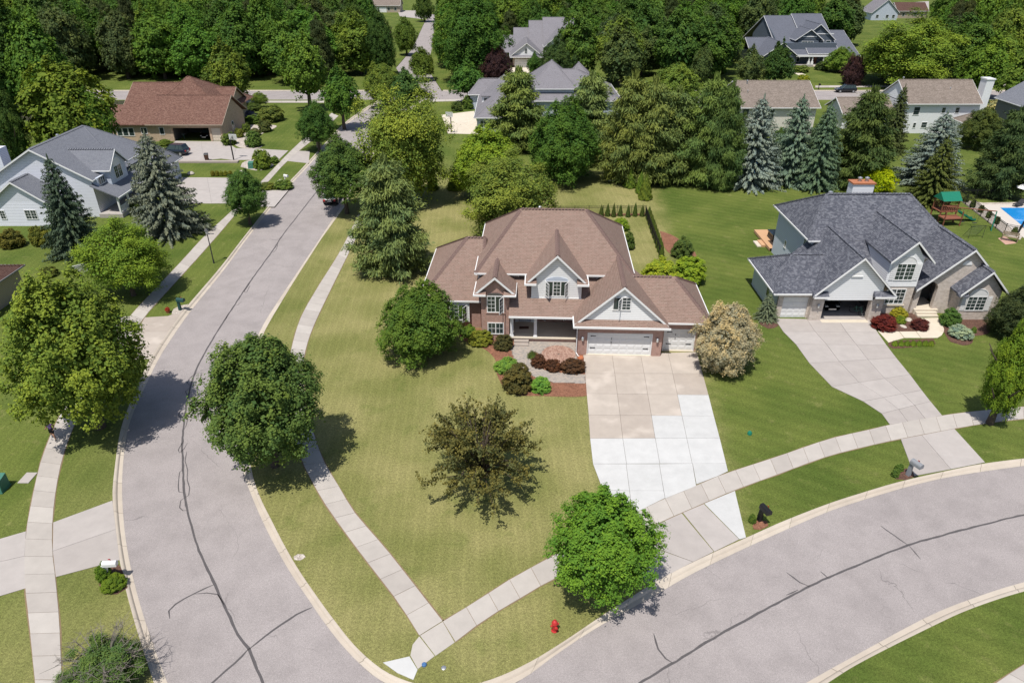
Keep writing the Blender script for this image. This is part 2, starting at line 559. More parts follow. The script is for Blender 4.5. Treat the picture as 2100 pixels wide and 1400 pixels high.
LOT_A, LOT_B = G(1345, 372), G(1492, 962)      # lot line between the dry lawn and the green lawn
def mat_grass():
    t = NT('grass')
    p = t.pos()
    sp = t.n('ShaderNodeSeparateXYZ'); t.l(p, sp.inputs[0])
    X, Y = sp.outputs[0], sp.outputs[1]
    n1 = t.noise(p, 0.16, 4, 0.55)
    n2 = t.noise(p, 0.9, 4, 0.6)
    n3 = t.noise(p, 7.0, 3, 0.7)
    n4 = t.noise(p, 21.0, 3, 0.8)
    green = t.mix(t.smooth(n1, 0.3, 0.7), (0.092, 0.136, 0.026), (0.155, 0.190, 0.043))
    dry = t.mix(t.smooth(n1, 0.3, 0.7), (0.218, 0.222, 0.072), (0.322, 0.298, 0.122))
    # dry, unwatered lot of the brick house: between the street corner and the lot line
    dx, dy = LOT_A.x-LOT_B.x, LOT_A.y-LOT_B.y
    L = math.hypot(dx, dy)
    d = t.math('ADD', t.math('MULTIPLY', t.math('SUBTRACT', X, LOT_B.x), dy/L), t.math('MULTIPLY', t.math('SUBTRACT', Y, LOT_B.y), -dx/L))
    dn = t.math('ADD', d, t.math('MULTIPLY', t.math('SUBTRACT', n2, 0.5), 3.0))
    inlot = t.math('SUBTRACT', 1.0, t.smooth(dn, -1.6, 1.4))
    west = t.smooth(X, -33.0, -17.0)
    north = t.math('SUBTRACT', 1.0, t.smooth(Y, 92.0, 112.0))
    lot = t.math('MULTIPLY', t.math('MULTIPLY', inlot, west), north)
    lot = t.math('MULTIPLY', lot, t.math('ADD', 0.72, t.math('MULTIPLY', n1, 0.45)), clamp=True)
    patch = t.math('MULTIPLY', t.smooth(n2, 0.55, 0.74), 0.40)
    fac = t.math('MAXIMUM', lot, patch)
    lush = t.math('MULTIPLY', t.smooth(t.noise(p, 0.42, 3, 0.6), 0.54, 0.70), 0.34)
    fac = t.math('MULTIPLY', fac, t.math('SUBTRACT', 1.0, lush))
    c = t.mix(fac, green, dry)
    # mowing stripes: the dry lawn is cut along the depth, the others on the slant
    wb = t.math('MULTIPLY', t.math('SUBTRACT', t.noise(p, 0.5, 2), 0.5), 2.6)
    s1 = t.math('SINE', t.math('ADD', wb, t.math('MULTIPLY', t.math('ADD', X, t.math('MULTIPLY', Y, 0.05)), 8.6)))
    s2 = t.math('SINE', t.math('ADD', wb, t.math('MULTIPLY', t.math('ADD', t.math('MULTIPLY', X, 0.5), t.math('MULTIPLY', Y, 0.86)), 5.4)))
    st = t.mix(inlot, t.ramp(t.math('ADD', t.math('MULTIPLY', s2, 0.5), 0.5), [(0.1, (0.84,)*3), (0.9, (1.04,)*3)]),
               t.ramp(t.math('ADD', t.math('MULTIPLY', s1, 0.5), 0.5), [(0.70, (0.97,)*3), (0.98, (1.12,)*3)]))
    c = t.mix(t.math('ADD', 0.25, t.math('MULTIPLY', n2, 0.6)), c, st, 'MULTIPLY')
    c = t.mix(0.75, c, t.ramp(n3, [(0.36, (0.62,)*3), (0.64, (1.12,)*3)]), 'MULTIPLY')
    c = t.mix(0.85, c, t.ramp(n4, [(0.36, (0.38,)*3), (0.64, (1.22,)*3)]), 'MULTIPLY')
    t.col(c)
    h = t.math('ADD', t.math('MULTIPLY', n4, 0.5), n3)
    t.bump(h, 0.7, 0.06)
    t.set(Roughness=0.95, Specular_IOR_Level=0.1)
    M['grass'] = t.m
mat_grass()

def mat_leaf(name, trans=0.28):
    t = NT(name)
    oi = t.n('ShaderNodeObjectInfo')
    at = t.n('ShaderNodeAttribute', attribute_name='var')
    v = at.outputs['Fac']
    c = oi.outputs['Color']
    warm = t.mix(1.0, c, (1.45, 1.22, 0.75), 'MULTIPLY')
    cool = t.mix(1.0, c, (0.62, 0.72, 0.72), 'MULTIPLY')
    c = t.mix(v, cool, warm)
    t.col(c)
    t.set(Roughness=0.7, Specular_IOR_Level=0.08)
    tr = t.n('ShaderNodeBsdfTranslucent')
    t.l(t.mix(1.0, c, (1.25, 1.30, 0.6), 'MULTIPLY'), tr.inputs['Color'])
    ms = t.n('ShaderNodeMixShader'); ms.inputs[0].default_value = trans
    t.l(t.b.outputs[0], ms.inputs[1]); t.l(tr.outputs[0], ms.inputs[2])
    t.l(ms.outputs[0], t.out.inputs[0])
    M[name] = t.m
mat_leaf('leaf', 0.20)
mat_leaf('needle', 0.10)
# ---------------------------------------------------------------- ground, roads, kerbs
ZR = -0.12                                             # road surface; lawns lie at 0
def catmull(pts, step=0.6):
    P = [Vector((p[0], p[1])) for p in pts]
    P = [P[0]*2-P[1]] + P + [P[-1]*2-P[-2]]
    out = []
    for i in range(1, len(P)-2):
        a, b, c, d = P[i-1], P[i], P[i+1], P[i+2]
        n = max(1, int((c-b).length/step))
        for k in range(n):
            t = k/n
            out.append(0.5*((2*b)+(c-a)*t+(2*a-5*b+4*c-d)*t*t+(3*b-a-3*c+d)*t*t*t))
    out.append(P[-2])
    return out
def resample(pts, n):
    pts = [Vector((p[0], p[1])) for p in pts]
    L = [0]
    for i in range(1, len(pts)):
        L.append(L[-1]+(pts[i]-pts[i-1]).length)
    out = []; j = 0
    for k in range(n):
        s = L[-1]*k/(n-1)
        while j < len(L)-2 and L[j+1] < s: j += 1
        d = L[j+1]-L[j]
        out.append(pts[j].lerp(pts[j+1], 0 if d == 0 else (s-L[j])/d))
    return out
def length(pts):
    return sum((Vector(pts[i][:2])-Vector(pts[i-1][:2])).length for i in range(1, len(pts)))
def W(px, z=0.0):
    return [G(a, b, z) for a, b in px]

# traced edges, photo pixels (inner = asphalt edge, outer = lawn edge)
LI = [(420,1560),(372,1480),(344,1400),(308,1304),(280,1212),(260,1120),(251,1028),(252,956),(262,880),(276,840),(295,799),(326,735),(360,682),(394,634),(459,554),(514,480),(583,394),(634,339),(696,269)]
LO = [(385,1560),(342,1480),(316,1400),(286,1308),(262,1224),(244,1140),(231,1024),(236,955),(246,888),(258,848),(278,802),(307,737),(343,679),(387,624),(452,548),(508,476),(577,391),(628,336),(691,267)]
RI = [(651,497),(600,573),(555,641),(530,686),(505,760),(492,850),(492,905),(496,956),(516,1016),(548,1088),(592,1168),(643,1243),(683,1300),(727,1350),(773,1390),(840,1424),(920,1438),(1000,1424),(1057,1400),(1090,1380),(1133,1347),(1180,1313),(1283,1253),(1350,1216),(1421,1175),(1529,1123),(1600,1091),(1700,1048),(1776,1023),(1853,1000),(1925,982),(2012,967),(2100,955),(2240,938),(2420,922)]
RO = [(661,487),(610,566),(566,638),(540,686),(519,760),(508,850),(509,905),(514,956),(532,1016),(564,1080),(600,1148),(656,1231),(713,1306),(760,1356),(800,1382),(856,1402),(920,1410),(985,1400),(1033,1381),(1077,1362),(1133,1330),(1180,1298),(1233,1263),(1359,1184),(1460,1134),(1529,1103),(1600,1071),(1700,1032),(1775,1008),(1850,986),(1925,969),(2012,951),(2100,940),(2240,924),(2420,909)]
SI = [(1380,1570),(1500,1490),(1652,1400),(1760,1340),(1900,1265),(1993,1227),(2100,1193),(2230,1165),(2420,1130)]
SO = [(1430,1585),(1555,1495),(1697,1400),(1770,1355),(1913,1283),(1993,1247),(2100,1212),(2230,1183),(2420,1147)]
li, lo = catmull(W(LI, ZR)), catmull(W(LO))
ri, ro = catmull(W(RI, ZR)), catmull(W(RO))
si, so = catmull(W(SI, ZR)), catmull(W(SO))
# both kerbs run on to the cross street behind
FAR0, FAR1 = 156.0, 166.5
def run_on(pts, xoff, yend, prepend=False):
    ext = [Vector((-33.5+xoff, 134.0)), Vector((-30.5+xoff, 146.0)), Vector((-29.0+xoff, yend))]
    return pts + ext
pl = li[-1]
li_f = li + [Vector((-30.6, 137.0)), Vector((-29.4, 147.0)), Vector((-28.0, FAR0))]
lo_f = lo + [Vector((-31.3, 137.0)), Vector((-30.1, 147.0)), Vector((-28.7, FAR0))]
ri_f = [Vector((-19.4, FAR0)), Vector((-21.3, 144.0)), Vector((-22.4, 130.0)), Vector((-22.8, 115.0)), Vector((-22.7, 100.0)), Vector((-22.2, 88.0))] + ri
ro_f = [Vector((-18.8, FAR0)), Vector((-20.7, 144.0)), Vector((-21.8, 130.0)), Vector((-22.2, 115.0)), Vector((-22.1, 100.0)), Vector((-21.6, 88.0))] + ro
li_f, lo_f, ri_f, ro_f = (catmull(resample(q, int(length(q)/2.2)), 0.7) for q in (li_f, lo_f, ri_f, ro_f))

gm = MB()
gm.poly([(-2500,-400,-0.26),(2500,-400,-0.26),(2500,4200,-0.26),(-2500,4200,-0.26)])
structure(gm.build('ground', M['grass'], fix=False))
rm = MB()
outline = li_f[::-1] + [Vector((-14, 4)), Vector((6, 2))] + si + [Vector((150, 36)), Vector((150, 44))] + ri_f[::-1]
rm.prism(outline, ZR-0.1, ZR)
structure(rm.build('road', M['asphalt']))
road = bpy.data.objects['road']
fm = MB(); fm.prism([(-140, FAR0), (240, FAR0), (240, FAR1), (-140, FAR1)], ZR-0.1, ZR)
structure(fm.build('cross_street', M['asphalt']))
nm = MB()
NS = [(905,188),(876,140),(886,100),(892,52),(905,30)]
NL = [(838,188),(812,140),(846,100),(868,52),(880,30)]
a = W(NS, ZR); b = W(NL, ZR)
a[0].y = b[0].y = FAR1
nm.prism([(p.x, p.y) for p in a] + [(p.x, p.y) for p in b[::-1]], ZR-0.1, ZR)
structure(nm.build('north_street', M['asphalt']))

def lawn(name, pts, mat='grass'):
    m = MB(); m.prism([(p[0], p[1]) for p in pts], -0.24, 0.0)
    return structure(m.build(name, M[mat]))
k0 = 0.35
lawn('lawn', ro_f + [Vector((170, 50)), Vector((300, FAR0-k0)), Vector((-18.8, FAR0-k0))])
lawn('lawn', lo_f + [Vector((-160, FAR0-k0)), Vector((-300, 60)), Vector((-120, 4))])
lawn('lawn', so + [Vector((150, 34)), Vector((150, 2)), Vector((12, 2))])
lawn('lawn', [(-400, FAR1+k0), (b[0].x, FAR1+k0)] + [(p.x, p.y) for p in b[1:]] + [(a[-1].x-0.05, a[-1].y+0.1), (a[-1].x-0.05, 900), (-900, 900)])
lawn('lawn', [(a[0].x, FAR1+k0)] + [(400, FAR1+k0), (900, 900), (a[-1].x, 900)] + [(p.x, p.y) for p in a[1:][::-1]])

def kerb(label_name, inner, outer, sec=3.0):
    n = max(8, int(length(outer)/0.5))
    A, B = resample(inner, n), resample(outer, n)
    root = structure(thing(label_name, 'tan concrete kerb and gutter along the street edge', 'kerb'))
    del root['category'], root['label']
    prof = [(0.0, ZR+0.006), (0.50, ZR+0.012), (0.62, -0.02), (0.72, 0.014), (1.0, 0.016), (1.0, -0.1)]
    per = max(2, int(round(sec/0.5)))
    for s in range(0, n-1, per):
        e = min(n-1, s+per)
        m = MB()
        for i in range(s, e):
            ga = 0.04 if i == s else 0.0
            for j in range(len(prof)-1):
                def P(i, q, g=0.0):
                    a, b = A[i].lerp(A[i+1], g) if g else A[i], B[i].lerp(B[i+1], g) if g else B[i]
                    w = a.lerp(b, q[0]); return (w.x, w.y, q[1])
                m.poly([P(i, prof[j], ga), P(i+1, prof[j]), P(i+1, prof[j+1]), P(i, prof[j+1], ga)])
        m.build('kerb_section', M['kerb'], root, smooth=True)
    return root
kerb('kerb', li_f, lo_f)
kerb('kerb', ri_f, ro_f)
kerb('kerb', si, so)
for y0, y1, xs in ((FAR0, FAR0-k0, [(-140, -28.7), (-18.8, 240)]), (FAR1, FAR1+k0, [(-140, b[0].x-0.3), (a[0].x+0.3, 240)])):
    for x0, x1 in xs:
        kerb('kerb', [Vector((x0, y0)), Vector((x1, y0))], [Vector((x0, y1)), Vector((x1, y1))], 12.0)

# tar-sealed cracks in the asphalt
def seal(px, w=0.09):
    p = catmull(W(px, ZR), 0.4)
    m = MB()
    n = len(p)
    L, R = [], []
    for i in range(n):
        d = (p[min(i+1, n-1)]-p[max(0, i-1)]).normalized()
        q = Vector((-d.y, d.x))
        ww = w*(0.35 if i in (0, n-1) else 0.8+0.4*random.random())*0.5
        j = q*random.uniform(-0.02, 0.02)
        L.append(p[i]+q*ww+j); R.append(p[i]-q*ww+j)
    for i in range(n-1):
        m.poly([(R[i].x, R[i].y, ZR+0.004), (R[i+1].x, R[i+1].y, ZR+0.004), (L[i+1].x, L[i+1].y, ZR+0.004), (L[i].x, L[i].y, ZR+0.004)])
    m.build('crack_seal', M['crack_tar'], road, fix=False)
seal([(690,340),(651,391),(583,478),(562,510),(514,576),(480,627),(442,686),(404,754),(387,809),(379,854),(374,910),(375,940),(378,1008),(388,1060),(408,1128),(436,1188),(460,1240),(488,1300),(510,1330),(528,1372),(540,1400),(556,1450)], 0.13)
seal([(510,1330),(560,1292),(608,1260),(640,1245)], 0.11)
seal([(510,1330),(480,1360),(434,1400),(390,1440)], 0.10)
seal([(438,1198),(400,1216),(360,1238),(346,1252),(348,1268)], 0.09)
seal([(460,1240),(446,1218),(424,1215),(396,1218)], 0.06)
for q in ([(375,962),(369,968),(366,985),(367,1008),(376,1010)], [(383,925),(380,945),(385,965),(384,985),(389,1000),(387,1015),(380,1020)],
          [(378,1020),(370,1026),(369,1040),(375,1047),(383,1046)], [(376,905),(366,922),(368,928),(378,920),(384,908)],
          [(381,838),(370,842),(366,852),(372,856),(380,850)], [(381,850),(385,858),(383,870),(378,880)],
          [(389,795),(381,802),(384,812),(391,806)], [(404,764),(392,772),(383,785),(390,790)], [(403,765),(413,764),(412,772),(409,782)],
          [(514,578),(506,590),(500,598),(505,600),(513,585)], [(562,506),(569,500),(566,512),(560,518)], [(552,490),(566,492),(578,488)],
          [(480,627),(488,625),(495,618)], [(470,640),(462,656),(466,650)]):
    seal(q, 0.06)
seal([(1250,1440),(1320,1395),(1400,1347),(1463,1308),(1567,1250),(1660,1202),(1700,1183),(1767,1155),(1863,1117),(1933,1097),(2010,1077),(2100,1055),(2200,1035)], 0.12)
for q in ([(1660,1202),(1640,1193),(1613,1173)], [(1697,1184),(1690,1178),(1683,1171)], [(1863,1117),(1833,1097),(1806,1077)],
          [(1865,1119),(1877,1133),(1888,1146)], [(1613,1220),(1625,1215),(1637,1209)], [(1340,1298),(1350,1330),(1365,1350),(1380,1358)]):
    seal(q, 0.09)

# ---------------------------------------------------------------- pavements and drives, slab by slab
def strip_slabs(name, Lp, Rp, step=1.45, mat='concrete_walk', z=0.03, mats=None, world_pts=False, gap=0.016):
    A = catmull(Lp if world_pts else W(Lp), 0.3); B = catmull(Rp if world_pts else W(Rp), 0.3)
    n = max(2, int(round((length(A)+length(B))/2/step))+1)
    A, B = resample(A, n), resample(B, n)
    root = bpy.data.objects.new(name, None); COL.objects.link(root); structure(root)
    bed = MB()
    for i in range(n-1):
        ex = lambda p, q: p+(p-q).normalized()*(0.05+0.03*math.sin(p.x*9+p.y*7))
        a_, b_, c_, d_ = ex(A[i], B[i]), ex(B[i], A[i]), ex(B[i+1], A[i+1]), ex(A[i+1], B[i+1])
        bed.poly([(a_.x, a_.y, 0.008), (b_.x, b_.y, 0.008), (c_.x, c_.y, 0.008), (d_.x, d_.y, 0.008)])
        slab([A[i], B[i], B[i+1], A[i+1]], root, mats(i) if mats else mat, z, gap)
    bed.build('joint_bed', M['edge_soil'], root)
    return root
def slab(q, root, mat, z=0.03, gap=0.016, zb=-0.06):
    q = [Vector((p[0], p[1])) for p in q]
    c = sum(q, Vector((0, 0)))/len(q)
    def ins(p):
        d = c-p
        return p+d*(gap/max(0.2, d.length))
    q = [ins(p) for p in q]
    ar = sum(q[i].x*q[(i+1) % len(q)].y-q[(i+1) % len(q)].x*q[i].y for i in range(len(q)))
    if ar < 0: q = q[::-1]
    dz = random.uniform(-0.003, 0.003)
    m = MB(); m.hexa([(p.x, p.y, zb) for p in q], [(p.x, p.y, z+dz) for p in q])
    return m.build('slab', M[mat], root, fix=False)

def slab_b(q, root, mat, z=0.024):
    m = MB(); m.prism([(p[0], p[1]) for p in q], -0.05, 0.007); m.build('joint_bed', M['joint'], root)
    return slab(q, root, mat, z)
strip_slabs('sidewalk', [(735,440),(700,511),(651,590),(617,651),(598,713),(588,775),(590,840),(604,900),(624,956),(656,1016),(680,1053),(730,1122),(773,1178),(818,1237),(860,1303)],
            [(750,448),(714,522),(679,593),(648,658),(631,703),(622,747),(624,800),(630,850),(646,895),(664,945),(700,1005),(727,1050),(790,1123),(833,1177),(908,1273)], 1.42)
strip_slabs('sidewalk', [(908,1274),(980,1230),(1050,1185),(1120,1147),(1200,1103),(1280,1063),(1352,1027),(1412,1003),(1473,976),(1600,934),(1700,900),(1787,880),(1825,871),(1932,852),(2012,842),(2100,834),(2240,822)],
            [(934,1316),(1000,1266),(1040,1243),(1107,1202),(1130,1192),(1215,1142),(1290,1103),(1362,1067),(1400,1051),(1443,1032),(1507,1005),(1600,971),(1700,935),(1800,910),(1847,900),(1957,879),(2037,866),(2100,859),(2240,846)], 1.42)
sw0 = bpy.data.objects['sidewalk']
slab(W([(861,1303),(908,1274),(933,1317),(893,1345)]), sw0, 'concrete_walk')
slab(W([(846,1321),(860,1304),(892,1345),(857,1372),(841,1344)]), sw0, 'concrete_walk')
slab(W([(785,1358),(840,1345),(857,1373),(848,1394),(815,1380)]), sw0, 'concrete_new', 0.026)
strip_slabs('sidewalk', [(90,1560),(72,1400),(60,1280),(52,1208),(50,1150),(54,1088),(64,1032),(82,952),(104,892),(127,843),(160,790),(200,735),(235,690),(267,648),(300,612),(370,538),(421,483),(480,428),(531,377),(562,345),(597,309),(638,271),(680,232)],
            [(142,1560),(128,1400),(122,1272),(114,1184),(108,1130),(108,1072),(114,1012),(127,945),(146,888),(170,838),(200,790),(235,740),(265,697),(297,650),(329,613),(404,531),(449,480),(497,425),(549,374),(580,340),(613,310),(650,280),(694,238)], 1.5)
strip_slabs('sidewalk', [(490,207),(560,207),(665,207)], [(490,211),(560,211),(665,211)], 3.0)
strip_slabs('sidewalk', [(1672,176),(1830,175),(2000,174),(2120,173)], [(1672,180),(1830,179),(2000,178),(2120,177)], 3.0)
strip_slabs('sidewalk', [(880,205),(980,203)], [(880,209),(980,207)], 3.0)
strip_slabs('sidewalk', [(2035,1405),(2060,1388),(2100,1361),(2180,1325)], [(2090,1440),(2130,1405),(2170,1378),(2240,1345)], 1.42)

def grid_drive(name, rows, cols, matf, z=0.024, cols_at=None):
    """rows: list of (left px, right px); cols: fractions across"""
    root = bpy.data.objects.new(name, None); COL.objects.link(root); structure(root)
    bed = MB()
    for r in range(len(rows)-1):
        a0, a1 = G(*rows[r][0]), G(*rows[r][1]); b0, b1 = G(*rows[r+1][0]), G(*rows[r+1][1])
        bed.poly([(a0.x, a0.y, 0.006), (b0.x, b0.y, 0.006), (b1.x, b1.y, 0.006), (a1.x, a1.y, 0.006)])
        for c in range(len(cols)-1):
            q = [a0.lerp(a1, cols[c]), b0.lerp(b1, cols[c]), b0.lerp(b1, cols[c+1]), a0.lerp(a1, cols[c+1])]
            slab(q, root, matf(r, c), z)
    bed.build('joint_bed', M['joint'], root)
    return root
rows = [((1196,728),(1429,722)), ((1200,766),(1441,766)), ((1203,807),(1453,810)), ((1207,851),(1464,853)), ((1210,899),(1476,898)),
        ((1216,951),(1489,950))]
def mm(r, c):
    return 'concrete_new' if (r >= 4 or (r == 3 and c >= 2) or (r == 2 and c == 3)) else 'concrete_old'
drv = grid_drive('driveway', rows, [0, 0.252, 0.502, 0.745, 1.0], mm)
for q in ([(1216,951),(1284,951),(1291,1006),(1236,1004)], [(1284,951),(1352,951),(1361,1006),(1291,1006)], [(1352,951),(1420,950),(1428,996),(1412,1003),(1364,1022),(1361,1006)],
          [(1420,950),(1489,950),(1493,966),(1473,976),(1428,993)], [(1236,1004),(1291,1006),(1297,1054),(1262,1072)], [(1291,1006),(1361,1006),(1364,1021),(1352,1027),(1297,1054)]):
    slab_b(W(q), drv, 'concrete_new', 0.024)
for q, m in (([(1290,1103),(1362,1068),(1398,1052),(1464,1131),(1422,1152)], 'concrete_grey'), ([(1400,1051),(1443,1033),(1516,1106),(1465,1131)], 'concrete_grey'),
             ([(1444,1032),(1507,1006),(1530,1102),(1517,1106)], 'concrete_new'), ([(1288,1104),(1421,1152),(1330,1200),(1255,1125)], 'concrete_grey')):
    slab_b(W(q), drv, m, 0.024)
rows = [((1588,653),(1783,657)), ((1606,680),(1800,682)), ((1632,706),(1818,708)), ((1660,745),(1838,734)), ((1706,793),(1866,768)), ((1770,823),(1890,800)), ((1808,848),(1908,823)), ((1825,871),(1932,852))]
drv2 = grid_drive('driveway', rows, [0, 0.34, 0.67, 1.0], lambda r, c: 'concrete_grey')
for q in ([(1847,900),(1890,892),(1950,962),(1875,976),(1862,940)], [(1890,892),(1957,879),(2020,948),(1950,962)]):
    slab_b(W(q), drv2, 'concrete_grey', 0.024)
# drives on the other side of the street
d3 = bpy.data.objects.new('driveway', None); COL.objects.link(d3); structure(d3)
for q in ([(-60,1122),(-60,1165),(51,1140),(54,1089)], [(-60,1165),(-60,1240),(53,1206),(51,1140)], [(109,1071),(108,1130),(238,1085),(231,1026)], [(108,1130),(114,1183),(246,1148),(238,1085)]):
    slab_b(W(q), d3, 'concrete_grey', 0.024)
d4 = bpy.data.objects.new('driveway', None); COL.objects.link(d4); structure(d4)
for q in ([(297,651),(345,648),(376,637),(345,680),(280,680)], [(280,680),(345,680),(308,736),(238,738)], [(266,649),(234,690),(130,690),(170,650)], [(234,691),(200,735),(80,735),(130,691)]):
    slab_b(W(q), d4, 'concrete_old' if q[0][0] > 270 else 'concrete_grey', 0.024)
def V4(x, y): return (220+x/4.2, 140+y/4.2)
d5 = bpy.data.objects.new('driveway', None); COL.objects.link(d5); structure(d5)
for q in ([V4(590,627),V4(810,631),V4(830,795),V4(620,795),V4(500,700)], [V4(810,631),V4(1010,631),V4(1110,690),V4(1080,792),V4(980,780),V4(830,795)],
          [V4(1110,690),V4(1300,695),V4(1330,790),V4(1080,792)], [V4(1300,695),V4(1560,710),V4(1470,795),V4(1330,790)], [V4(1625,712),V4(1745,716),V4(1735,820),V4(1552,800)]):
    slab_b(W(q), d5, 'concrete_grey', 0.024)
d6 = bpy.data.objects.new('driveway', None); COL.objects.link(d6); structure(d6)
for q in ([V4(560,942),V4(860,942),V4(880,1050),V4(600,1050)], [V4(860,942),V4(1040,945),V4(1120,970),V4(1160,1050),V4(880,1050)], [V4(600,1050),V4(880,1050),V4(900,1166),V4(640,1164)],
          [V4(880,1050),V4(1160,1050),V4(1160,1164),V4(900,1166)], [V4(1160,985),V4(1270,1050),V4(1160,1160)], [V4(1340,1052),V4(1560,1052),V4(1440,1195),V4(1200,1190)]):
    slab_b(W(q), d6, 'concrete_grey', 0.024)
d7 = bpy.data.objects.new('driveway', None); COL.objects.link(d7); structure(d7)
for q in ([(905,236),(972,228),(978,250),(912,254)], [(912,254),(978,250),(985,276),(918,274)]):
    slab_b(W(q), d7, 'concrete_cream', 0.024)
d8 = bpy.data.objects.new('driveway', None); COL.objects.link(d8); structure(d8)
slab_b(W([(1040,139),(1086,139),(1086,156),(1044,156)]), d8, 'concrete_cream', 0.024)
d9 = bpy.data.objects.new('driveway', None); COL.objects.link(d9); structure(d9)
slab_b(W([(815,22),(858,22),(880,32),(870,40),(820,34)]), d9, 'concrete_grey', 0.024)
# ---------------------------------------------------------------- house parts
def ridge_caps(mb, p0, p1, w=0.19, step=0.30, drop=0.09):
    p0, p1 = Vector(p0), Vector(p1)
    d = p1-p0; L = d.length
    if L < 0.3: return
    d.normalize()
    s = Vector((-d.y, d.x, 0)).normalized()
    n = int(L/step)
    for i in range(n):
        a = p0+d*(i*step); b = p0+d*(i*step+step*0.78)
        up = Vector((0, 0, 0.085)); ub = Vector((0, 0, 0.03))
        dn = Vector((0, 0, -drop))
        for sg in (-1, 1):
            mb.poly([a+ub, b+up, b+up+s*sg*w+dn, a+ub+s*sg*w+dn])
        mb.poly([b+up+s*w+dn, b+up, b+up-s*w+dn, b-s*w+dn-ub, b-ub, b+s*w+dn-ub])

def gutter_ring(parent, x0, x1, y0, y1, z, sides='fblr', w=0.075, h=0.12, mat='white_trim'):
    m = MB()
    if 'f' in sides: m.box(x0-w, x1+w, y0-w, y0, z-h, z+0.01)
    if 'b' in sides: m.box(x0-w, x1+w, y1, y1+w, z-h, z+0.01)
    if 'l' in sides: m.box(x0-w, x0, y0+0.001, y1-0.001, z-h, z+0.01)
    if 'r' in sides: m.box(x1, x1+w, y0+0.001, y1-0.001, z-h, z+0.01)
    return m.build('gutter', M[mat], parent)

def hip_roof(parent, mat, x0, x1, y0, y1, ze, zr, r0, r1, axis='x', rc=None, gut='fblr', caps=True, capmat=None, trim='white_trim'):
    A, B, C, D = (x0,y0,ze), (x1,y0,ze), (x1,y1,ze), (x0,y1,ze)
    m = MB()
    if axis == 'x':
        rc = (y0+y1)/2 if rc is None else rc
        P, Q = (r0, rc, zr), (r1, rc, zr)
        m.poly([A, B, Q, P]); m.poly([B, C, Q]); m.poly([C, D, P, Q]); m.poly([D, A, P])
        hips = [(A, P), (D, P), (B, Q), (C, Q)]
    else:
        rc = (x0+x1)/2 if rc is None else rc
        P, Q = (rc, r0, zr), (rc, r1, zr)
        m.poly([A, B, P]); m.poly([B, C, Q, P]); m.poly([C, D, Q]); m.poly([D, A, P, Q])
        hips = [(A, P), (B, P), (C, Q), (D, Q)]
    m.poly([D, C, B, A])
    r = m.build('roof', M[mat], parent)
    if caps:
        c = MB()
        for a, b in hips: ridge_caps(c, a, b)
        ridge_caps(c, P, Q, drop=0.06)
        c.build('ridge_cap', M['cap_brown' if mat == 'shingle_brown' else mat], r, fix=False)['kind'] = 'stuff'
    if gut:
        gutter_ring(parent, x0, x1, y0, y1, ze, gut, mat=trim)
    return r

def gable_roof(parent, mat, axis, c, hw, ze, zr, e0, e1, th=0.16, rake=(True, False), caps=True, hw2=None, gut=True, trim='white_trim'):
    """ridge runs along 'axis' from e0 to e1, centred on c; hw left and hw2 right half widths"""
    hw2 = hw if hw2 is None else hw2
    ze2 = zr-(zr-ze)*hw2/hw
    m = MB()
    ax = 'x' if axis == 'y' else 'y'
    m.wall([(c-hw, ze-th), (c, zr-th), (c, zr), (c-hw, ze)], ax, e0, e1)
    m.wall([(c, zr-th), (c+hw2, ze2-th), (c+hw2, ze2), (c, zr)], ax, e0, e1)
    r = m.build('roof', M[mat], parent)
    if caps:
        cm = MB()
        if axis == 'y': ridge_caps(cm, (c, e0, zr), (c, e1, zr), drop=0.10)
        else: ridge_caps(cm, (e0, c, zr), (e1, c, zr), drop=0.10)
        cm.build('ridge_cap', M['cap_brown' if mat == 'shingle_brown' else mat], r, fix=False)['kind'] = 'stuff'
    for flag, e, s in ((rake[0], e0, -1), (rake[1], e1, 1)):
        if not flag: continue
        t = MB()
        for sg, h, z0 in ((-1, hw, ze), (1, hw2, ze2)):
            x = c+sg*h
            pr = [(x, z0-0.22), (c, zr-0.22), (c, zr-0.03), (x, z0-0.03)]
            if sg > 0: pr = [(c, zr-0.22), (x, z0-0.22), (x, z0-0.03), (c, zr-0.03)]
            t.wall(pr, ax, e+s*0.002, e+s*0.06)
        t.build('rake_board', M[trim], parent)
    if gut:
        g = MB()
        for sg, h, z0 in ((-1, hw, ze), (1, hw2, ze2)):
            a, b = c+sg*h, c+sg*(h+0.075)
            if axis == 'y': g.box(a, b, e0, e1, z0-0.14, z0-0.01)
            else: g.box(e0, e1, a, b, z0-0.14, z0-0.01)
        g.build('gutter', M[trim], parent)
    return r

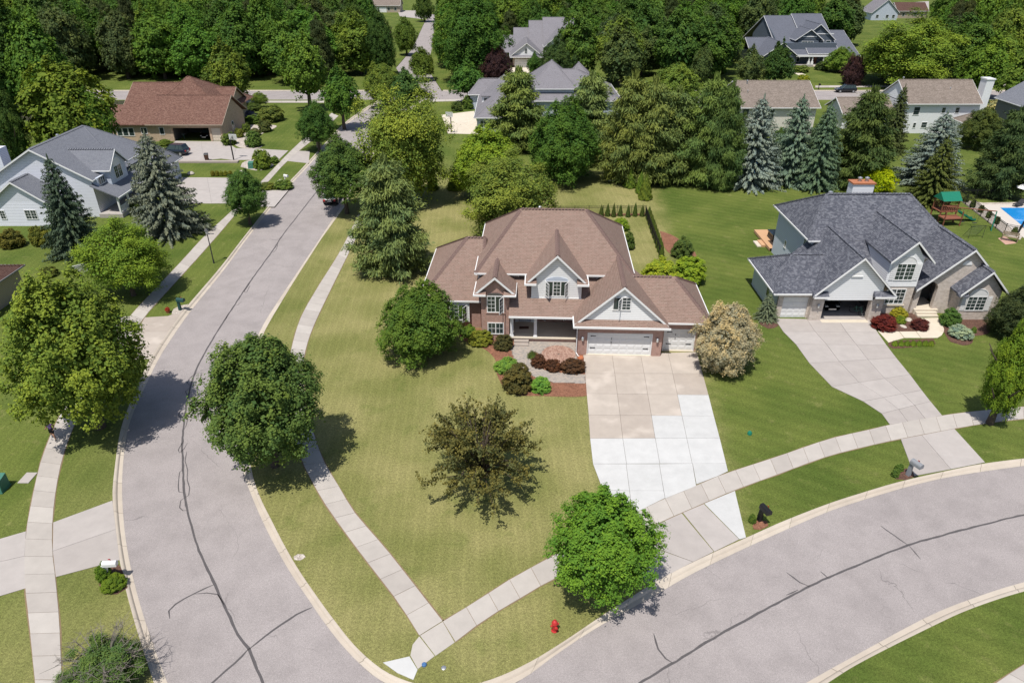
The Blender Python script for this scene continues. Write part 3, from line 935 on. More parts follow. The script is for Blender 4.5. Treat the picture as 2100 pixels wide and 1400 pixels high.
ROT = {'-y': 0.0, '-x': -math.pi/2, '+x': math.pi/2, '+y': math.pi}
def window(parent, x, y, z, w, h, nsash=2, cols=2, rows=3, face='-y', mat='white_trim', arch=0.0, opened=(), name='window', shutters=None):
    """x,y,z: bottom centre on the wall plane"""
    m = MB(); f = 0.075
    m.box(-w/2-f, w/2+f, -0.06, 0.0, -f, 0.0)
    m.box(-w/2-f, w/2+f, -0.05, 0.0, h, h+f)
    m.box(-w/2-f, -w/2, -0.05, 0.0, 0.0, h)
    m.box(w/2, w/2+f, -0.05, 0.0, 0.0, h)
    for i in range(1, nsash):
        xx = -w/2+w*i/nsash
        m.box(xx-0.04, xx+0.04, -0.045, 0.0, 0.0, h)
    fr = m.build(name, M[mat], parent)
    fr.location = (x, y, z); fr.rotation_euler = (0, 0, ROT[face])
    sw = w/nsash
    for i in range(nsash):
        a = -w/2+i*sw+(0.04 if i else 0.0); b = -w/2+(i+1)*sw-(0.04 if i < nsash-1 else 0.0)
        g = MB(); g.box(a, b, -0.016, -0.004, 0.0, h)
        g.build('pane', M['glass'], fr)
        mu = MB()
        if i not in opened:
            for c in range(1, cols):
                xx = a+(b-a)*c/cols; mu.box(xx-0.014, xx+0.014, -0.03, -0.018, 0.0, h)
            for r in range(1, rows):
                zz = h*r/rows; mu.box(a, b, -0.034, -0.02, zz-0.014, zz+0.014)
            if cols*rows > 1: mu.build('muntin', M[mat], fr)
        else:
            sd = opened[i]            # +1 hinged left, -1 hinged right
            k = b-a
            s = MB()
            def bx(p0, p1, q0, q1, z0, z1, mi): s.box(*(sorted((sd*p0, sd*p1))), q0, q1, z0, z1, mi)
            bx(0, k, -0.02, 0.02, 0, 0.05, 0); bx(0, k, -0.02, 0.02, h-0.05, h, 0)
            bx(0, 0.05, -0.02, 0.02, 0.05, h-0.05, 0); bx(k-0.05, k, -0.02, 0.02, 0.05, h-0.05, 0)
            bx(0.05, k-0.05, -0.006, 0.006, 0.05, h-0.05, 1)
            for c in range(1, cols): bx(k*c/cols-0.014, k*c/cols+0.014, -0.014, 0.014, 0.05, h-0.05, 0)
            for r in range(1, rows): bx(0.05, k-0.05, -0.012, 0.012, h*r/rows-0.014, h*r/rows+0.014, 0)
            so = s.build('sash', [M[mat], M['glass']], fr)
            so.location = (a if sd > 0 else b, -0.03, 0.0)
            so.rotation_euler = (0, 0, -sd*rad(62))
    if arch:
        n = 12
        pr = [(w/2*math.cos(math.pi*k/n), h+f+arch*math.sin(math.pi*k/n)) for k in range(n+1)]
        A = MB(); A.wall(pr, 'x', -0.03, 0.0)
        A.build('arch_panel', M['white_paint'], fr)
        po = [(p[0]*1.08, (p[1]-h-f)*1.12+h+f) for p in pr]
        t = MB()
        for k in range(n):
            t.poly([(po[k][0], -0.06, po[k][1]), (pr[k][0], -0.06, pr[k][1]), (pr[k+1][0], -0.06, pr[k+1][1]), (po[k+1][0], -0.06, po[k+1][1])])
            t.poly([(po[k][0], -0.06, po[k][1]), (po[k+1][0], -0.06, po[k+1][1]), (po[k+1][0], 0, po[k+1][1]), (po[k][0], 0, po[k][1])])
            t.poly([(pr[k][0], -0.06, pr[k][1]), (pr[k][0], -0.03, pr[k][1]), (pr[k+1][0], -0.03, pr[k+1][1]), (pr[k+1][0], -0.06, pr[k+1][1])])
        t.build('arch_trim', M[mat], fr, fix=False)
    if shutters:
        for sg in (-1, 1):
            s = MB(); xx = sg*(w/2+f+0.24)
            s.box(xx-0.2, xx+0.2, -0.04, 0.0, -f, h+f)
            for k in range(8): s.box(xx-0.16, xx+0.16, -0.055, -0.04, -f+0.08+k*(h/8), -f+0.08+k*(h/8)+h/14)
            s.build('shutter', M[shutters], fr)
    return fr

def garage_door(parent, x, y, z, w, h, cols=8, hinges=True, mat='white_paint'):
    m = MB(); m.box(-w/2, w/2, 0.02, 0.06, 0, h)
    d = m.build('garage_door', M[mat], parent); d.location = (x, y, z)
    sh = h/4
    for r in range(4):
        s = MB(); s.box(-w/2, w/2, -0.01, 0.02, r*sh+0.008, (r+1)*sh-0.008)
        pw = w/cols
        for c in range(cols):
            a = -w/2+c*pw+0.07; b = a+pw-0.14
            z0, z1 = r*sh+0.10, (r+1)*sh-0.10
            s.hexa([(a, -0.01, z0), (b, -0.01, z0), (b, -0.01, z1), (a, -0.01, z1)][::-1], [(a+0.03, -0.028, z0+0.03), (b-0.03, -0.028, z0+0.03), (b-0.03, -0.028, z1-0.03), (a+0.03, -0.028, z1-0.03)][::-1])
        s.build('section', M[mat], d)
    if hinges:
        for sg in (-1, 1):
            for zz in (h*0.3, h*0.86):
                s = MB(); s.box(sg*(w/2-0.62), sg*(w/2-0.2), -0.045, -0.03, zz-0.03, zz+0.03)
                s.box(sg*(w/2-0.30), sg*(w/2-0.2), -0.05, -0.045, zz-0.05, zz+0.05)
                s.build('strap_hinge', M['black_metal'], d)
        for zz in (h*0.52, h*0.70):
            s = MB(); s.box(-w/2*0.26-0.02, -w/2*0.26+0.02, -0.06, -0.03, zz, zz+0.18); s.build('handle', M['black_metal'], d)
    return d

def lantern(parent, x, y, z):
    m = MB()
    m.box(-0.05, 0.05, -0.03, 0, -0.1, 0.1, 1)
    m.tube([(0, -0.02, 0.08), (0, -0.14, 0.16)], 0.015, 6, 1)
    m.lathe([(0.05, -0.2), (0.09, -0.16), (0.10, 0.08)], 8, (0, -0.14), 0)
    m.lathe([(0.12, 0.08), (0.03, 0.2)], 8, (0, -0.14), 1)
    o = m.build('wall_lamp', [M['lamp_glass'], M['galv']], parent); o.location = (x, y, z)
    return o
def downspout(parent, pts, r=0.045):
    m = MB(); m.tube(pts, r, 6); return m.build('downspout', M['white_trim'], parent)
def vent_pipe(parent, x, y, z, h=0.5, r=0.09):
    m = MB(); m.lathe([(r, 0), (r, h), (r*1.7, h), (r*1.7, h+0.12), (r*0.6, h+0.2)], 10)
    o = m.build('roof_vent', M['galv'], parent, smooth=True); o.location = (x, y, z); return o
def wallbox(parent, mat, *a, name='wall'):
    m = MB(); m.box(*a); return m.build(name, M[mat], parent)

# ================================================================ the brown-roofed brick house
H1O = G(1184, 727)
H1 = thing('brick_house', 'brick and white-sided two-storey house with brown shingle hip roof and front dormer', 'house', (H1O.x, H1O.y, 0), rad(-2.5))
BR, SW, SB = 'brick_red', 'siding_white', 'shingle_brown'
def house_main():
    P = H1
    # walls
    wallbox(P, BR, -8.4, 4.35, 4.75, 16.0, 0, 2.9); wallbox(P, SW, -8.4, 4.35, 4.75, 16.0, 2.903, 5.29)
    wallbox(P, BR, -13.3, -8.4, 4.3, 15.3, 0, 2.84)
    # garage block
    m = MB()
    m.box(0, 0.75, 0, 0.24, 0, 2.86); m.box(6.05, 6.85, 0, 0.24, 0, 2.86); m.box(0.75, 6.05, 0, 0.24, 2.12, 2.86)
    m.box(0, 0.24, 0.24, 4.75, 0, 2.86); m.box(6.61, 6.85, 0.24, 7.8, 0, 2.86)
    m.build('wall', M[BR], P)
    m = MB(); m.box(6.85, 7.12, 0.93, 1.17, 0, 2.84); m.box(9.72, 10.42, 0.93, 1.17, 0, 2.84); m.box(7.12, 9.72, 0.93, 1.17, 2.12, 2.84)
    m.box(10.18, 10.42, 1.17, 7.8, 0, 2.84); m.box(4.35, 10.18, 7.56, 7.8, 0, 2.84)
    m.build('wall', M[BR], P)
    for x0, x1, y in ((0.75, 6.05, 0.0), (7.12, 9.72, 0.93)):
        s = MB(); s.box(x0-0.05, x1+0.05, y-0.06, y+0.35, 0, 0.07); s.build('sill', M['concrete_cream'], P)
        t = MB()
        t.box(x0-0.001, x0+0.07, y-0.02, y+0.1, 0.07, 2.12); t.box(x1-0.07, x1+0.001, y-0.02, y+0.1, 0.07, 2.12); t.box(x0+0.07, x1-0.07, y-0.02, y+0.1, 2.05, 2.119)
        t.build('door_trim', M['white_trim'], P)
    garage_door(P, 3.4, 0.12, 0.07, 5.16, 1.98, 8)
    garage_door(P, 8.42, 1.05, 0.07, 2.46, 1.98, 4)
    lantern(P, 0.36, 0.0, 1.62); lantern(P, 6.45, 0.0, 1.62)
    # roofs
    hip_roof(P, SB, -8.8, 4.75, 4.3, 16.4, 5.3, 9.0, -5.05, 0.77)
    hip_roof(P, SB, -13.75, -8.0, 3.85, 15.7, 2.85, 6.4, -9.95, -8.4, gut='fbl')
    hip_roof(P, SB, 4.2, 10.85, 0.5, 8.2, 2.9, 5.3, 4.6, 8.15, gut='fbr')
    gable_roof(P, SB, 'y', 3.43, 3.82, 2.93, 6.36, -0.1, 6.5, gut=False)
    g = MB(); g.box(-0.49, -0.39, -0.44, 1.3, 2.78, 2.93); g.build('gutter', M['white_trim'], P)
    # skirt roof below the garage gable, with its gutter
    m = MB(); m.hexa([(-0.39, -0.45, 2.86), (7.25, -0.45, 2.86), (7.25, 0.1, 2.86), (-0.39, 0.1, 2.86)], [(-0.39, -0.45, 2.92), (7.25, -0.45, 2.92), (6.8, 0.1, 3.3), (0.06, 0.1, 3.3)])
    m.build('skirt_roof', M[SB], P)
    g = MB(); g.box(-0.49, 7.35, -0.55, -0.45, 2.76, 2.92); g.build('gutter', M['white_trim'], P)
    m = MB(); m.wall([(0.2, 3.0), (6.66, 3.0), (6.66, 3.33), (3.43, 6.19), (0.2, 3.33)], 'x', 0.1, 0.3); m.build('gable_wall', M[SW], P)
    window(P, 3.34, 0.1, 4.25, 1.32, 1.05, 2, 2, 4, opened={0: -1})
    # porch roof
    m = MB(); sl = 0.6
    m.hexa([(-5.78, 1.3, 2.66), (1.6, 1.3, 2.66), (1.6, 4.74, 4.70), (-5.78, 4.74, 4.70)], [(-5.78, 1.3, 2.8), (1.6, 1.3, 2.8), (1.6, 4.74, 4.86), (-5.78, 4.74, 4.86)])
    m.build('porch_roof', M[SB], P)
    g = MB(); g.box(-5.78, -0.49, 1.2, 1.3, 2.65, 2.8); g.build('gutter', M['white_trim'], P)
    b = MB(); b.box(-5.75, 0.0, 1.72, 1.98, 2.38, 2.655); b.build('beam', M['white_trim'], P)
    c = MB(); c.box(-5.75, 0.0, 1.98, 4.75, 2.5, 2.54); c.build('porch_ceiling', M['white_paint'], P)
    f = MB(); f.box(-5.76, -0.002, 1.85, 4.75, 0.36, 0.47); f.build('porch_floor', M['concrete_cream'], P)
    f = MB(); f.box(-5.76, -0.004, 1.98, 4.74, 0, 0.36); f.build('porch_base', M[BR], P)
    for x in (-5.55, -3.55):
        c = MB(); c.box(x-0.13, x+0.13, 1.96, 2.22, 0.47, 2.38)
        c.box(x-0.17, x+0.17, 1.92, 2.26, 0.471, 0.6); c.box(x-0.16, x+0.16, 1.93, 2.25, 2.26, 2.379)
        c.build('column', M['white_trim'], P)
    for k, (y0, z1) in enumerate(((1.12, 0.15), (1.48, 0.30))):
        s = MB(); s.box(-5.35, -4.1, y0, 1.84, z1-0.149, z1)
        s.build('step', M['step_stone'], P)
    d = MB(); d.box(-5.0, -4.05, 4.69, 4.748, 0.47, 2.42); dr = d.build('front_door', M['door_paint'], P)
    for x in (-5.22, -3.83):
        s = MB(); s.box(x-0.17, x+0.17, 4.66, 4.745, 0.47, 2.42); s.build('side_light', M['white_trim'], dr)
        s = MB(); s.box(x-0.10, x+0.10, 4.645, 4.66, 0.9, 2.3); s.build('pane', M['glass'], dr)
    window(P, -1.9, 4.75, 0.9, 2.3, 1.4, 3, 2, 3, opened={0: 1, 2: -1})
    # dormer
    wallbox(P, SW, -3.95, 0.25, 2.9, 4.74, 3.5, 5.6)
    gable_roof(P, SB, 'y', -1.85, 2.55, 5.27, 7.78, 2.6, 9.0, gut=False)
    m = MB(); m.wall([(-3.95, 5.6), (0.25, 5.6), (0.25, 5.62), (-1.85, 7.62), (-3.95, 5.62)], 'x', 2.9, 3.1); m.build('gable_wall', M[SW], P)
    for sg, x in ((-1, -3.95), (1, 0.25)):
        a, b = sorted((x-sg*0.42, x+sg*0.48))
        r = MB(); r.hexa([(a, 2.42, 5.17), (b, 2.42, 5.17), (b, 2.9, 5.17), (a, 2.9, 5.17)], [(a, 2.42, 5.26), (b, 2.42, 5.26), (b, 2.9, 5.56), (a, 2.9, 5.56)])
        r.build('eave_return', M[SB], P)
        g = MB(); g.box(a, b, 2.32, 2.42, 5.12, 5.27); g.box(*(sorted((x+sg*0.48, x+sg*0.58))), 2.32, 4.28, 5.12, 5.26); g.build('gutter', M['white_trim'], P)
    t = MB(); t.box(-4.0, 0.3, 2.86, 2.9, 3.62, 3.80); t.build('skirt_board', M['white_trim'], P)
    w = window(P, -1.82, 2.9, 4.0, 1.86, 1.28, 3, 2, 4, opened={0: 1, 2: -1})
    n = 10; pr = [(0.95*math.cos(math.pi*k/n), 1.36+0.36*math.sin(math.pi*k/n)) for k in range(n+1)]
    A = MB(); A.wall(pr, 'x', -0.04, 0.0); A.build('arch_panel', M['siding_pale'], w)
    window(P, -4.65, 4.75, 4.7, 0.8, 0.5, 1, 1, 1); 
    # stair tower
    wallbox(P, BR, -8.15, -5.78, 2.15, 4.74, 0, 4.7)
    m = MB(); m.wall([(-8.15, 4.7), (-5.78, 4.7), (-6.96, 5.88)], 'x', 2.15, 2.4); m.build('gable_wall', M[BR], P)
    gable_roof(P, SB, 'y', -6.95, 1.72, 4.55, 6.08, 1.85, 6.0, gut=False)
    for sg, x in ((-1, -8.15), (1, -5.78)):
        a, b = sorted((x-sg*0.45, x+sg*0.5))
        r = MB(); r.hexa([(a, 1.68, 4.45), (b, 1.68, 4.45), (b, 2.15, 4.45), (a, 2.15, 4.45)], [(a, 1.68, 4.52), (b, 1.68, 4.52), (b, 2.15, 4.8), (a, 2.15, 4.8)])
        r.build('eave_return', M[SB], P)
        g = MB(); g.box(a, b, 1.58, 1.68, 4.40, 4.53); g.box(*(sorted((x+sg*0.5, x+sg*0.6))), 1.58, 4.28, 4.40, 4.53); g.build('gutter', M['white_trim'], P)
    bay = MB(); bay.box(-7.75, -6.12, 2.05, 2.15, 0, 4.4); bay.build('brick_bay', M[BR], P)
    w = window(P, -6.93, 2.05, 2.80, 1.30, 1.42, 2, 2, 4, opened={1: -1})
    n = 10; pr = [(0.72*math.cos(math.pi*k/n), 1.5+0.26*math.sin(math.pi*k/n)) for k in range(n+1)]
    A = MB(); A.wall(pr, 'x', -0.025, 0.0); A.build('arch_panel', M['dark_inside'], w)
    s = MB(); s.box(-7.75, -6.1, 1.99, 2.049, 2.64, 2.72); s.build('brick_sill', M[BR], P)
    window(P, -6.93, 2.05, 0.72, 1.24, 0.98, 2, 2, 2)
    # box bay window of the left wing
    bx = MB(); bx.box(-11.05, -9.35, 3.95, 4.3, 0.75, 2.68); bx.build('box_bay', M[SW], P)
    window(P, -10.3, 3.95, 0.98, 1.45, 1.42, 2, 2, 4, opened={1: -1})
    # right-hand details
    downspout(P, [(-0.28, 0.05, 2.78), (-0.12, -0.06, 2.55), (-0.12, -0.06, 0.25), (0.05, -0.35, 0.08), (0.4, -0.4, 0.06)])
    downspout(P, [(-8.7, 4.2, 5.15), (-8.5, 4.6, 4.95), (-8.5, 4.6, 3.6)], 0.04)
    vent_pipe(P, -3.4, 12.5, 7.8)
house_main()
mat_ = MB(); mat_.box(-0.42, 0.42, -0.22, 0.22, 0.0, 0.02)
dm = mat_.build('doormat', M['mulch_dark'])
c, s_ = math.cos(rad(-2.5)), math.sin(rad(-2.5))
def h1w(x, y, z=0): return (H1O.x+x*c-y*s_, H1O.y+x*s_+y*c, z)
dm.location = h1w(-4.55, 3.6, 0.471)
tag(dm, 'dark brown doormat in front of the brick house entry', 'doormat')
# ================================================================ slate-roofed neighbour on the right
H2 = thing('slate_house', 'pale brick and siding house with dark slate shingle roof and open garage', 'house', (23.99, 56.26, 0))
def house_slate():
    P = H2; SL, PB, SD = 'shingle_slate', 'brick_pale', 'siding_pale'
    WS = 'siding_white2'
    # third garage bay
    m = MB(); m.box(0, 0.45, 0, 0.25, 0, 2.62); m.box(2.75, 3.2, 0, 0.25, 0, 2.62); m.box(0.45, 2.75, 0, 0.25, 2.1, 2.62)
    m.build('wall', M[PB], P)
    wallbox(P, SD, 0, 0.2, 0.25, 7.1, 0, 2.6); wallbox(P, SD, 0.2, 4.6, 6.9, 7.1, 0, 2.6)
    garage_door(P, 1.6, 0.12, 0.0, 2.3, 2.08, 4, False)
    window(P, 0, 2.6, 0.9, 0.75, 1.25, 1, 1, 2, '-x')
    # main garage, door open
    wallbox(P, PB, 2.9, 3.95, -0.5, 0.1, 0, 2.55, name='pier'); wallbox(P, PB, 8.2, 9.25, -0.5, 0.1, 0, 2.55, name='pier')
    m = MB()
    m.box(3.2, 3.4, 0.25, 7.0, 0, 2.5); m.box(9.05, 9.25, 0.1, 7.0, 0, 2.5); m.box(3.4, 9.05, 6.8, 7.0, 0, 2.5)
    m.box(3.4, 9.05, 0.12, 6.8, 2.42, 2.5)
    m.build('inner_wall', M['dark_inside'], P)
    f = MB(); f.box(3.41, 9.04, -0.35, 6.79, 0.0, 0.05); f.build('garage_floor', M['concrete_grey'], P)
    f = MB(); f.box(3.96, 8.19, -0.95, -0.36, 0.0, 0.035); f.build('garage_sill', M['concrete_cream'], P)
    m = MB(); m.wall([(3.95, 2.05), (8.2, 2.05), (8.9, 2.9), (8.9, 3.55), (6.38, 6.1), (3.3, 3.1), (3.3, 2.9)], 'x', -0.5, -0.3); m.build('gable_wall', M[WS], P)
    gable_roof(P, SL, 'y', 6.38, 3.7, 2.65, 6.3, -0.85, 7.2, gut=False)
    for a, b in ((2.7, 4.05), (8.1, 9.95)):
        r = MB(); r.hexa([(a, -1.0, 2.5), (b, -1.0, 2.5), (b, -0.5, 2.5), (a, -0.5, 2.5)], [(a, -1.0, 2.6), (b, -1.0, 2.6), (b, -0.5, 2.95), (a, -0.5, 2.95)])
        r.build('eave_return', M[SL], P)
        g = MB(); g.box(a, b, -1.08, -1.0, 2.46, 2.6); g.build('gutter', M['white_trim'], P)
    v = MB(); n = 10; v.wall([(0.42*math.cos(math.pi*k/n), 0.36*math.sin(math.pi*k/n)) for k in range(n+1)], 'x', -0.04, 0)
    vo = v.build('gable_vent', M['white_trim'], P); vo.location = (6.25, -0.5, 4.45)
    v = MB(); v.box(-0.5, 0.5, -0.10, 0, -0.08, 0.0); vo2 = v.build('vent_sill', M['white_trim'], vo)
    hip_roof(P, SL, -0.62, 6.0, -0.45, 7.55, 2.65, 4.8, 1.95, 5.4, gut='l', caps=True)
    g = MB(); g.box(-0.695, 2.69, -0.53, -0.451, 2.53, 2.66); g.build('gutter', M['white_trim'], P)
    lantern(P, 3.45, -0.5, 1.55); lantern(P, 8.7, -0.5, 1.55)
    # two-storey block
    wallbox(P, SD, 4.7, 17.4, 6.2, 15.5, 0, 5.2)
    hip_roof(P, SL, 4.2, 17.9, 5.75, 16.0, 5.2, 8.4, 6.9, 15.0, rc=10.1, gut='bl')
    g = MB(); g.box(4.13, 5.3, 5.67, 5.749, 5.08, 5.2); g.build('gutter', M['white_trim'], P)
    window(P, 4.7, 7.3, 3.6, 1.25, 1.5, 2, 2, 2, '-x')
    wd = window(P, 4.7, 12.2, 1.9, 0.35, 0.7, 1, 1, 1, '-x', mat='white_trim')
    # front slope carried down to the lower eave
    sl = (8.4-5.2)/(10.1-5.75)
    yb = 2.3; zb = 5.2-sl*(5.75-yb)
    m = MB(); m.hexa([(6.0, yb, zb-0.15), (16.6, yb, zb-0.15), (16.6, 5.74, 5.04), (6.0, 5.74, 5.04)], [(6.0, yb, zb), (16.6, yb, zb), (16.6, 5.74, 5.193), (6.0, 5.74, 5.193)])
    m.build('lower_roof', M[SL], P)
    # chimney
    c = MB(); c.box(9.9, 12.0, 11.4, 12.5, 6.0, 8.9); ch = c.build('chimney', M[WS], P)
    c = MB(); c.box(9.8, 12.1, 11.3, 12.6, 8.9, 9.05); c.build('chimney_cap', M['rust_cap'], ch)
    for x in (10.7, 11.4):
        c = MB(); c.lathe([(0.14, 9.05), (0.14, 9.3), (0.22, 9.31), (0.22, 9.41), (0.05, 9.5)], 10, (x, 12.0)); c.build('flue', M['galv'], ch)
    vent_pipe(P, 7.7, 11.2, 7.2, 0.9, 0.13)
    # projecting bay with gable (white siding above, window below)
    wallbox(P, WS, 9.65, 12.55, 0.85, 5.7, 2.75, 5.3)
    wallbox(P, PB, 9.7, 12.5, 0.9, 2.3, 0, 2.75)
    m = MB(); m.wall([(9.65, 5.3), (12.55, 5.3), (12.55, 5.45), (11.45, 7.0), (11.42, 7.02), (9.65, 5.4)], 'x', 0.85, 1.05); m.build('gable_wall', M[WS], P)
    gable_roof(P, SL, 'y', 11.42, 1.95, 5.3, 7.25, 0.5, 8.6, gut=False)
    window(P, 11.15, 0.85, 3.45, 1.55, 1.5, 2, 2, 4, arch=0.62, shutters='white_paint')
    window(P, 10.95, 0.9, 1.05, 1.6, 1.4, 2, 2, 4)
    sl_ = MB(); sl_.box(9.9, 12.0, 0.8, 0.898, 0.82, 0.92); sl_.build('stone_sill', M['concrete_cream'], P)
    # tall brick entry gable with arched porch
    x0, x1, y0 = 12.75, 18.0, 0.95
    ax, aw, az = 13.95, 0.72, 2.45
    m = MB()
    m.box(x0, ax-aw, y0, y0+0.4, 0, 2.55)
    m.box(ax+aw, x1, y0, y0+0.4, 0, 2.55)
    n = 12
    arc = [(ax+aw*math.cos(math.pi*k/n), az+aw*math.sin(math.pi*k/n)) for k in range(n+1)]
    top = lambda x: 2.55+max(0.0, min((x-12.75)*0.95, (20.6-x)*0.95))
    for k in range(n):
        a, b = arc[k+1], arc[k]
        m.wall([(a[0], a[1]), (b[0], b[1]), (b[0], top(b[0])+0.0), (a[0], top(a[0]))], 'x', y0, y0+0.4)
    m.wall([(x0, 2.55), (ax-aw, 2.55), (ax-aw, top(ax-aw))], 'x', y0, y0+0.4)
    m.wall([(ax+aw, 2.55), (x1, 2.55), (x1, top(x1)), (16.67, top(16.67)), (ax+aw, top(ax+aw))], 'x', y0, y0+0.4)
    m.build('entry_wall', M[PB], P)
    wallbox(P, PB, 12.75, 12.98, 1.35, 5.7, 0, 2.5)
    wallbox(P, 'dark_inside', 12.99, 15.6, 3.3, 3.5, 0, 4.4)
    d = MB(); d.box(13.4, 14.4, 3.22, 3.3, 0.5, 2.6); d.build('front_door', M['wood_tan'], P)
    gable_roof(P, SL, 'y', 16.67, 4.1, 2.55, 6.45, 0.6, 6.6, hw2=1.6, gut=False)
    f = MB(); f.box(13.0, 15.2, 0.7, 3.3, 0, 0.48); f.build('porch_floor', M['concrete_cream'], P)
    for k, (ya, za) in enumerate(((0.1, 0.16), (0.4, 0.32))):
        s = MB(); s.box(13.1, 15.0, ya, 0.695, za-0.155, za); s.build('step', M['concrete_cream'], P)
    v = MB(); v.wall([(0.42*math.cos(math.pi*k/10), 0.4*math.sin(math.pi*k/10)) for k in range(11)], 'x', -0.05, 0)
    vo = v.build('gable_vent', M['white_trim'], P); vo.location = (16.55, 0.95, 4.85)
    # right brick gable
    wallbox(P, PB, 16.1, 19.6, -0.35, 5.9, 0, 2.75)
    m = MB(); m.wall([(16.1, 2.75), (19.6, 2.75), (19.6, 2.85), (17.95, 4.75), (16.1, 2.85)], 'x', -0.35, -0.1); m.build('gable_wall', M[PB], P)
    gable_roof(P, SL, 'y', 17.95, 2.2, 2.7, 4.95, -0.75, 6.5, gut=False)
    r = MB(); r.hexa([(15.6, -0.8, 2.5), (16.5, -0.8, 2.5), (16.5, -0.35, 2.5), (15.6, -0.35, 2.5)], [(15.6, -0.8, 2.58), (16.5, -0.8, 2.58), (16.5, -0.35, 2.85), (15.6, -0.35, 2.85)]); r.build('eave_return', M[SL], P)
    window(P, 17.65, -0.35, 1.0, 1.6, 1.3, 2, 2, 4, arch=0.68, shutters='white_paint')
house_slate()

# ================================================================ blue-white house with gables across the street
H3 = thing('gabled_house', 'pale blue sided house with grey roof, arched dormer and porch behind two spruces', 'house', (-57.0, 83.0, 0))
def house_gabled():
    P = H3; GR, SD = 'shingle_grey', 'siding_bluewhite'
    wallbox(P, SD, -6.2, 5.9, 0, 12, 0, 4.95)
    m = MB(); m.wall([(-6.2, 4.95), (5.9, 4.95), (5.9, 4.96), (-0.1, 8.35), (-6.2, 4.96)], 'x', 0, 0.25); m.build('gable_wall', M[SD], P)
    gable_roof(P, GR, 'y', -0.1, 6.5, 4.75, 8.5, -0.4, 11.8)
    hip_roof(P, GR, -5.0, 7.0, 5.5, 16.0, 4.3, 8.48, 11.6, 11.8, axis='y', rc=0.0, gut='')
    # front wing with lower gable
    wallbox(P, SD, -5.2, 1.6, -3.2, 0.0, 0, 3.0)
    m = MB(); m.wall([(-5.2, 3.0), (1.6, 3.0), (1.6, 3.05), (-1.4, 5.35), (-5.2, 3.05)], 'x', -3.2, -2.95); m.build('gable_wall', M[SD], P)
    gable_roof(P, GR, 'y', -1.4, 3.9, 2.75, 5.55, -3.6, 0.0)
    window(P, -3.9, -3.2, 0.9, 0.55, 1.0, 1, 2, 3, mat='white_trim'); window(P, -0.5, -3.2, 0.9, 1.3, 1.05, 2, 2, 3)
    c = MB(); c.box(-7.3, -6.2, 3.0, 4.6, 0, 7.6); c.build('chimney', M['siding_bluewhite'], P)
    # porch along the street side
    m = MB(); m.hexa([(5.9, -0.6, 4.0), (9.0, -0.6, 2.55), (9.0, 10.2, 2.55), (5.9, 10.2, 4.0)], [(5.9, -0.6, 4.15), (9.0, -0.6, 2.7), (9.0, 10.2, 2.7), (5.9, 10.2, 4.15)])
    m.build('porch_roof', M[GR], P)
    g = MB(); g.box(9.0, 9.1, -0.6, 10.2, 2.52, 2.69); g.build('gutter', M['white_trim'], P)
    f = MB(); f.box(5.9, 8.8, -0.4, 9.8, 0, 0.5); f.build('porch_floor', M['concrete_grey'], P)
    for y in (-0.2, 2.2, 4.6, 7.0, 9.4):
        c = MB(); c.box(8.5, 8.7, y-0.1, y+0.1, 0.5, 2.55); c.build('column', M['white_trim'], P)
    for a, b in ((-0.1, 2.1), (4.7, 6.9), (7.1, 9.3)):
        r = MB(); r.box(8.56, 8.64, a, b, 1.3, 1.38); r.box(8.56, 8.64, a, b, 0.6, 0.66)
        k = a+0.15
        while k < b: r.box(8.58, 8.62, k-0.02, k+0.02, 0.66, 1.3); k += 0.2
        r.build('railing', M['white_trim'], P)
    for k in range(3):
        s = MB(); s.box(8.8+k*0.3, 9.12+k*0.3, 2.4, 4.4, 0, 0.45-k*0.15); s.build('step', M['concrete_grey'], P)
    for y in (2.35, 4.45):
        s = MB(); s.tube([(8.7, y, 1.4), (9.8, y, 0.95)], 0.04, 6); s.tube([(9.8, y, 0.95), (9.8, y, 0)], 0.04, 6)
        for k in range(4): s.tube([(8.9+k*0.25, y, 1.3-k*0.1), (8.9+k*0.25, y, 0.3-k*0.06)], 0.02, 5)
        s.build('hand_rail', M['white_trim'], P)
    # dormer looking at the street
    wallbox(P, 'siding_pale', 5.0, 7.3, 1.9, 6.0, 3.4, 5.5)
    m = MB(); m.wall([(1.9, 5.5), (6.0, 5.5), (3.95, 7.2)], 'y', 7.1, 7.3); m.build('gable_wall', M['siding_pale'], P)
    gable_roof(P, GR, 'x', 3.95, 2.35, 5.35, 7.4, 1.5, 7.6, rake=(False, True), gut=True)
    window(P, 7.3, 3.95, 3.9, 1.7, 1.45, 2, 2, 2, '+x', arch=0.8)
    wallbox(P, 'siding_pale', 5.9, 6.6, 0.2, 1.9, 3.6, 4.8); window(P, 6.6, 1.05, 3.95, 1.3, 0.8, 3, 1, 1, '+x')
    # garage wing at the far end
    wallbox(P, SD, 1.5, 8.9, 11.2, 17.0, 0, 2.7)
    hip_roof(P, GR, 1.0, 9.4, 10.7, 17.5, 2.7, 5.9, 14.1, 14.4, axis='y', rc=6.2, gut='fbr')
    vent_pipe(P, -2.5, 9.5, 7.2, 0.5, 0.12)
house_gabled()

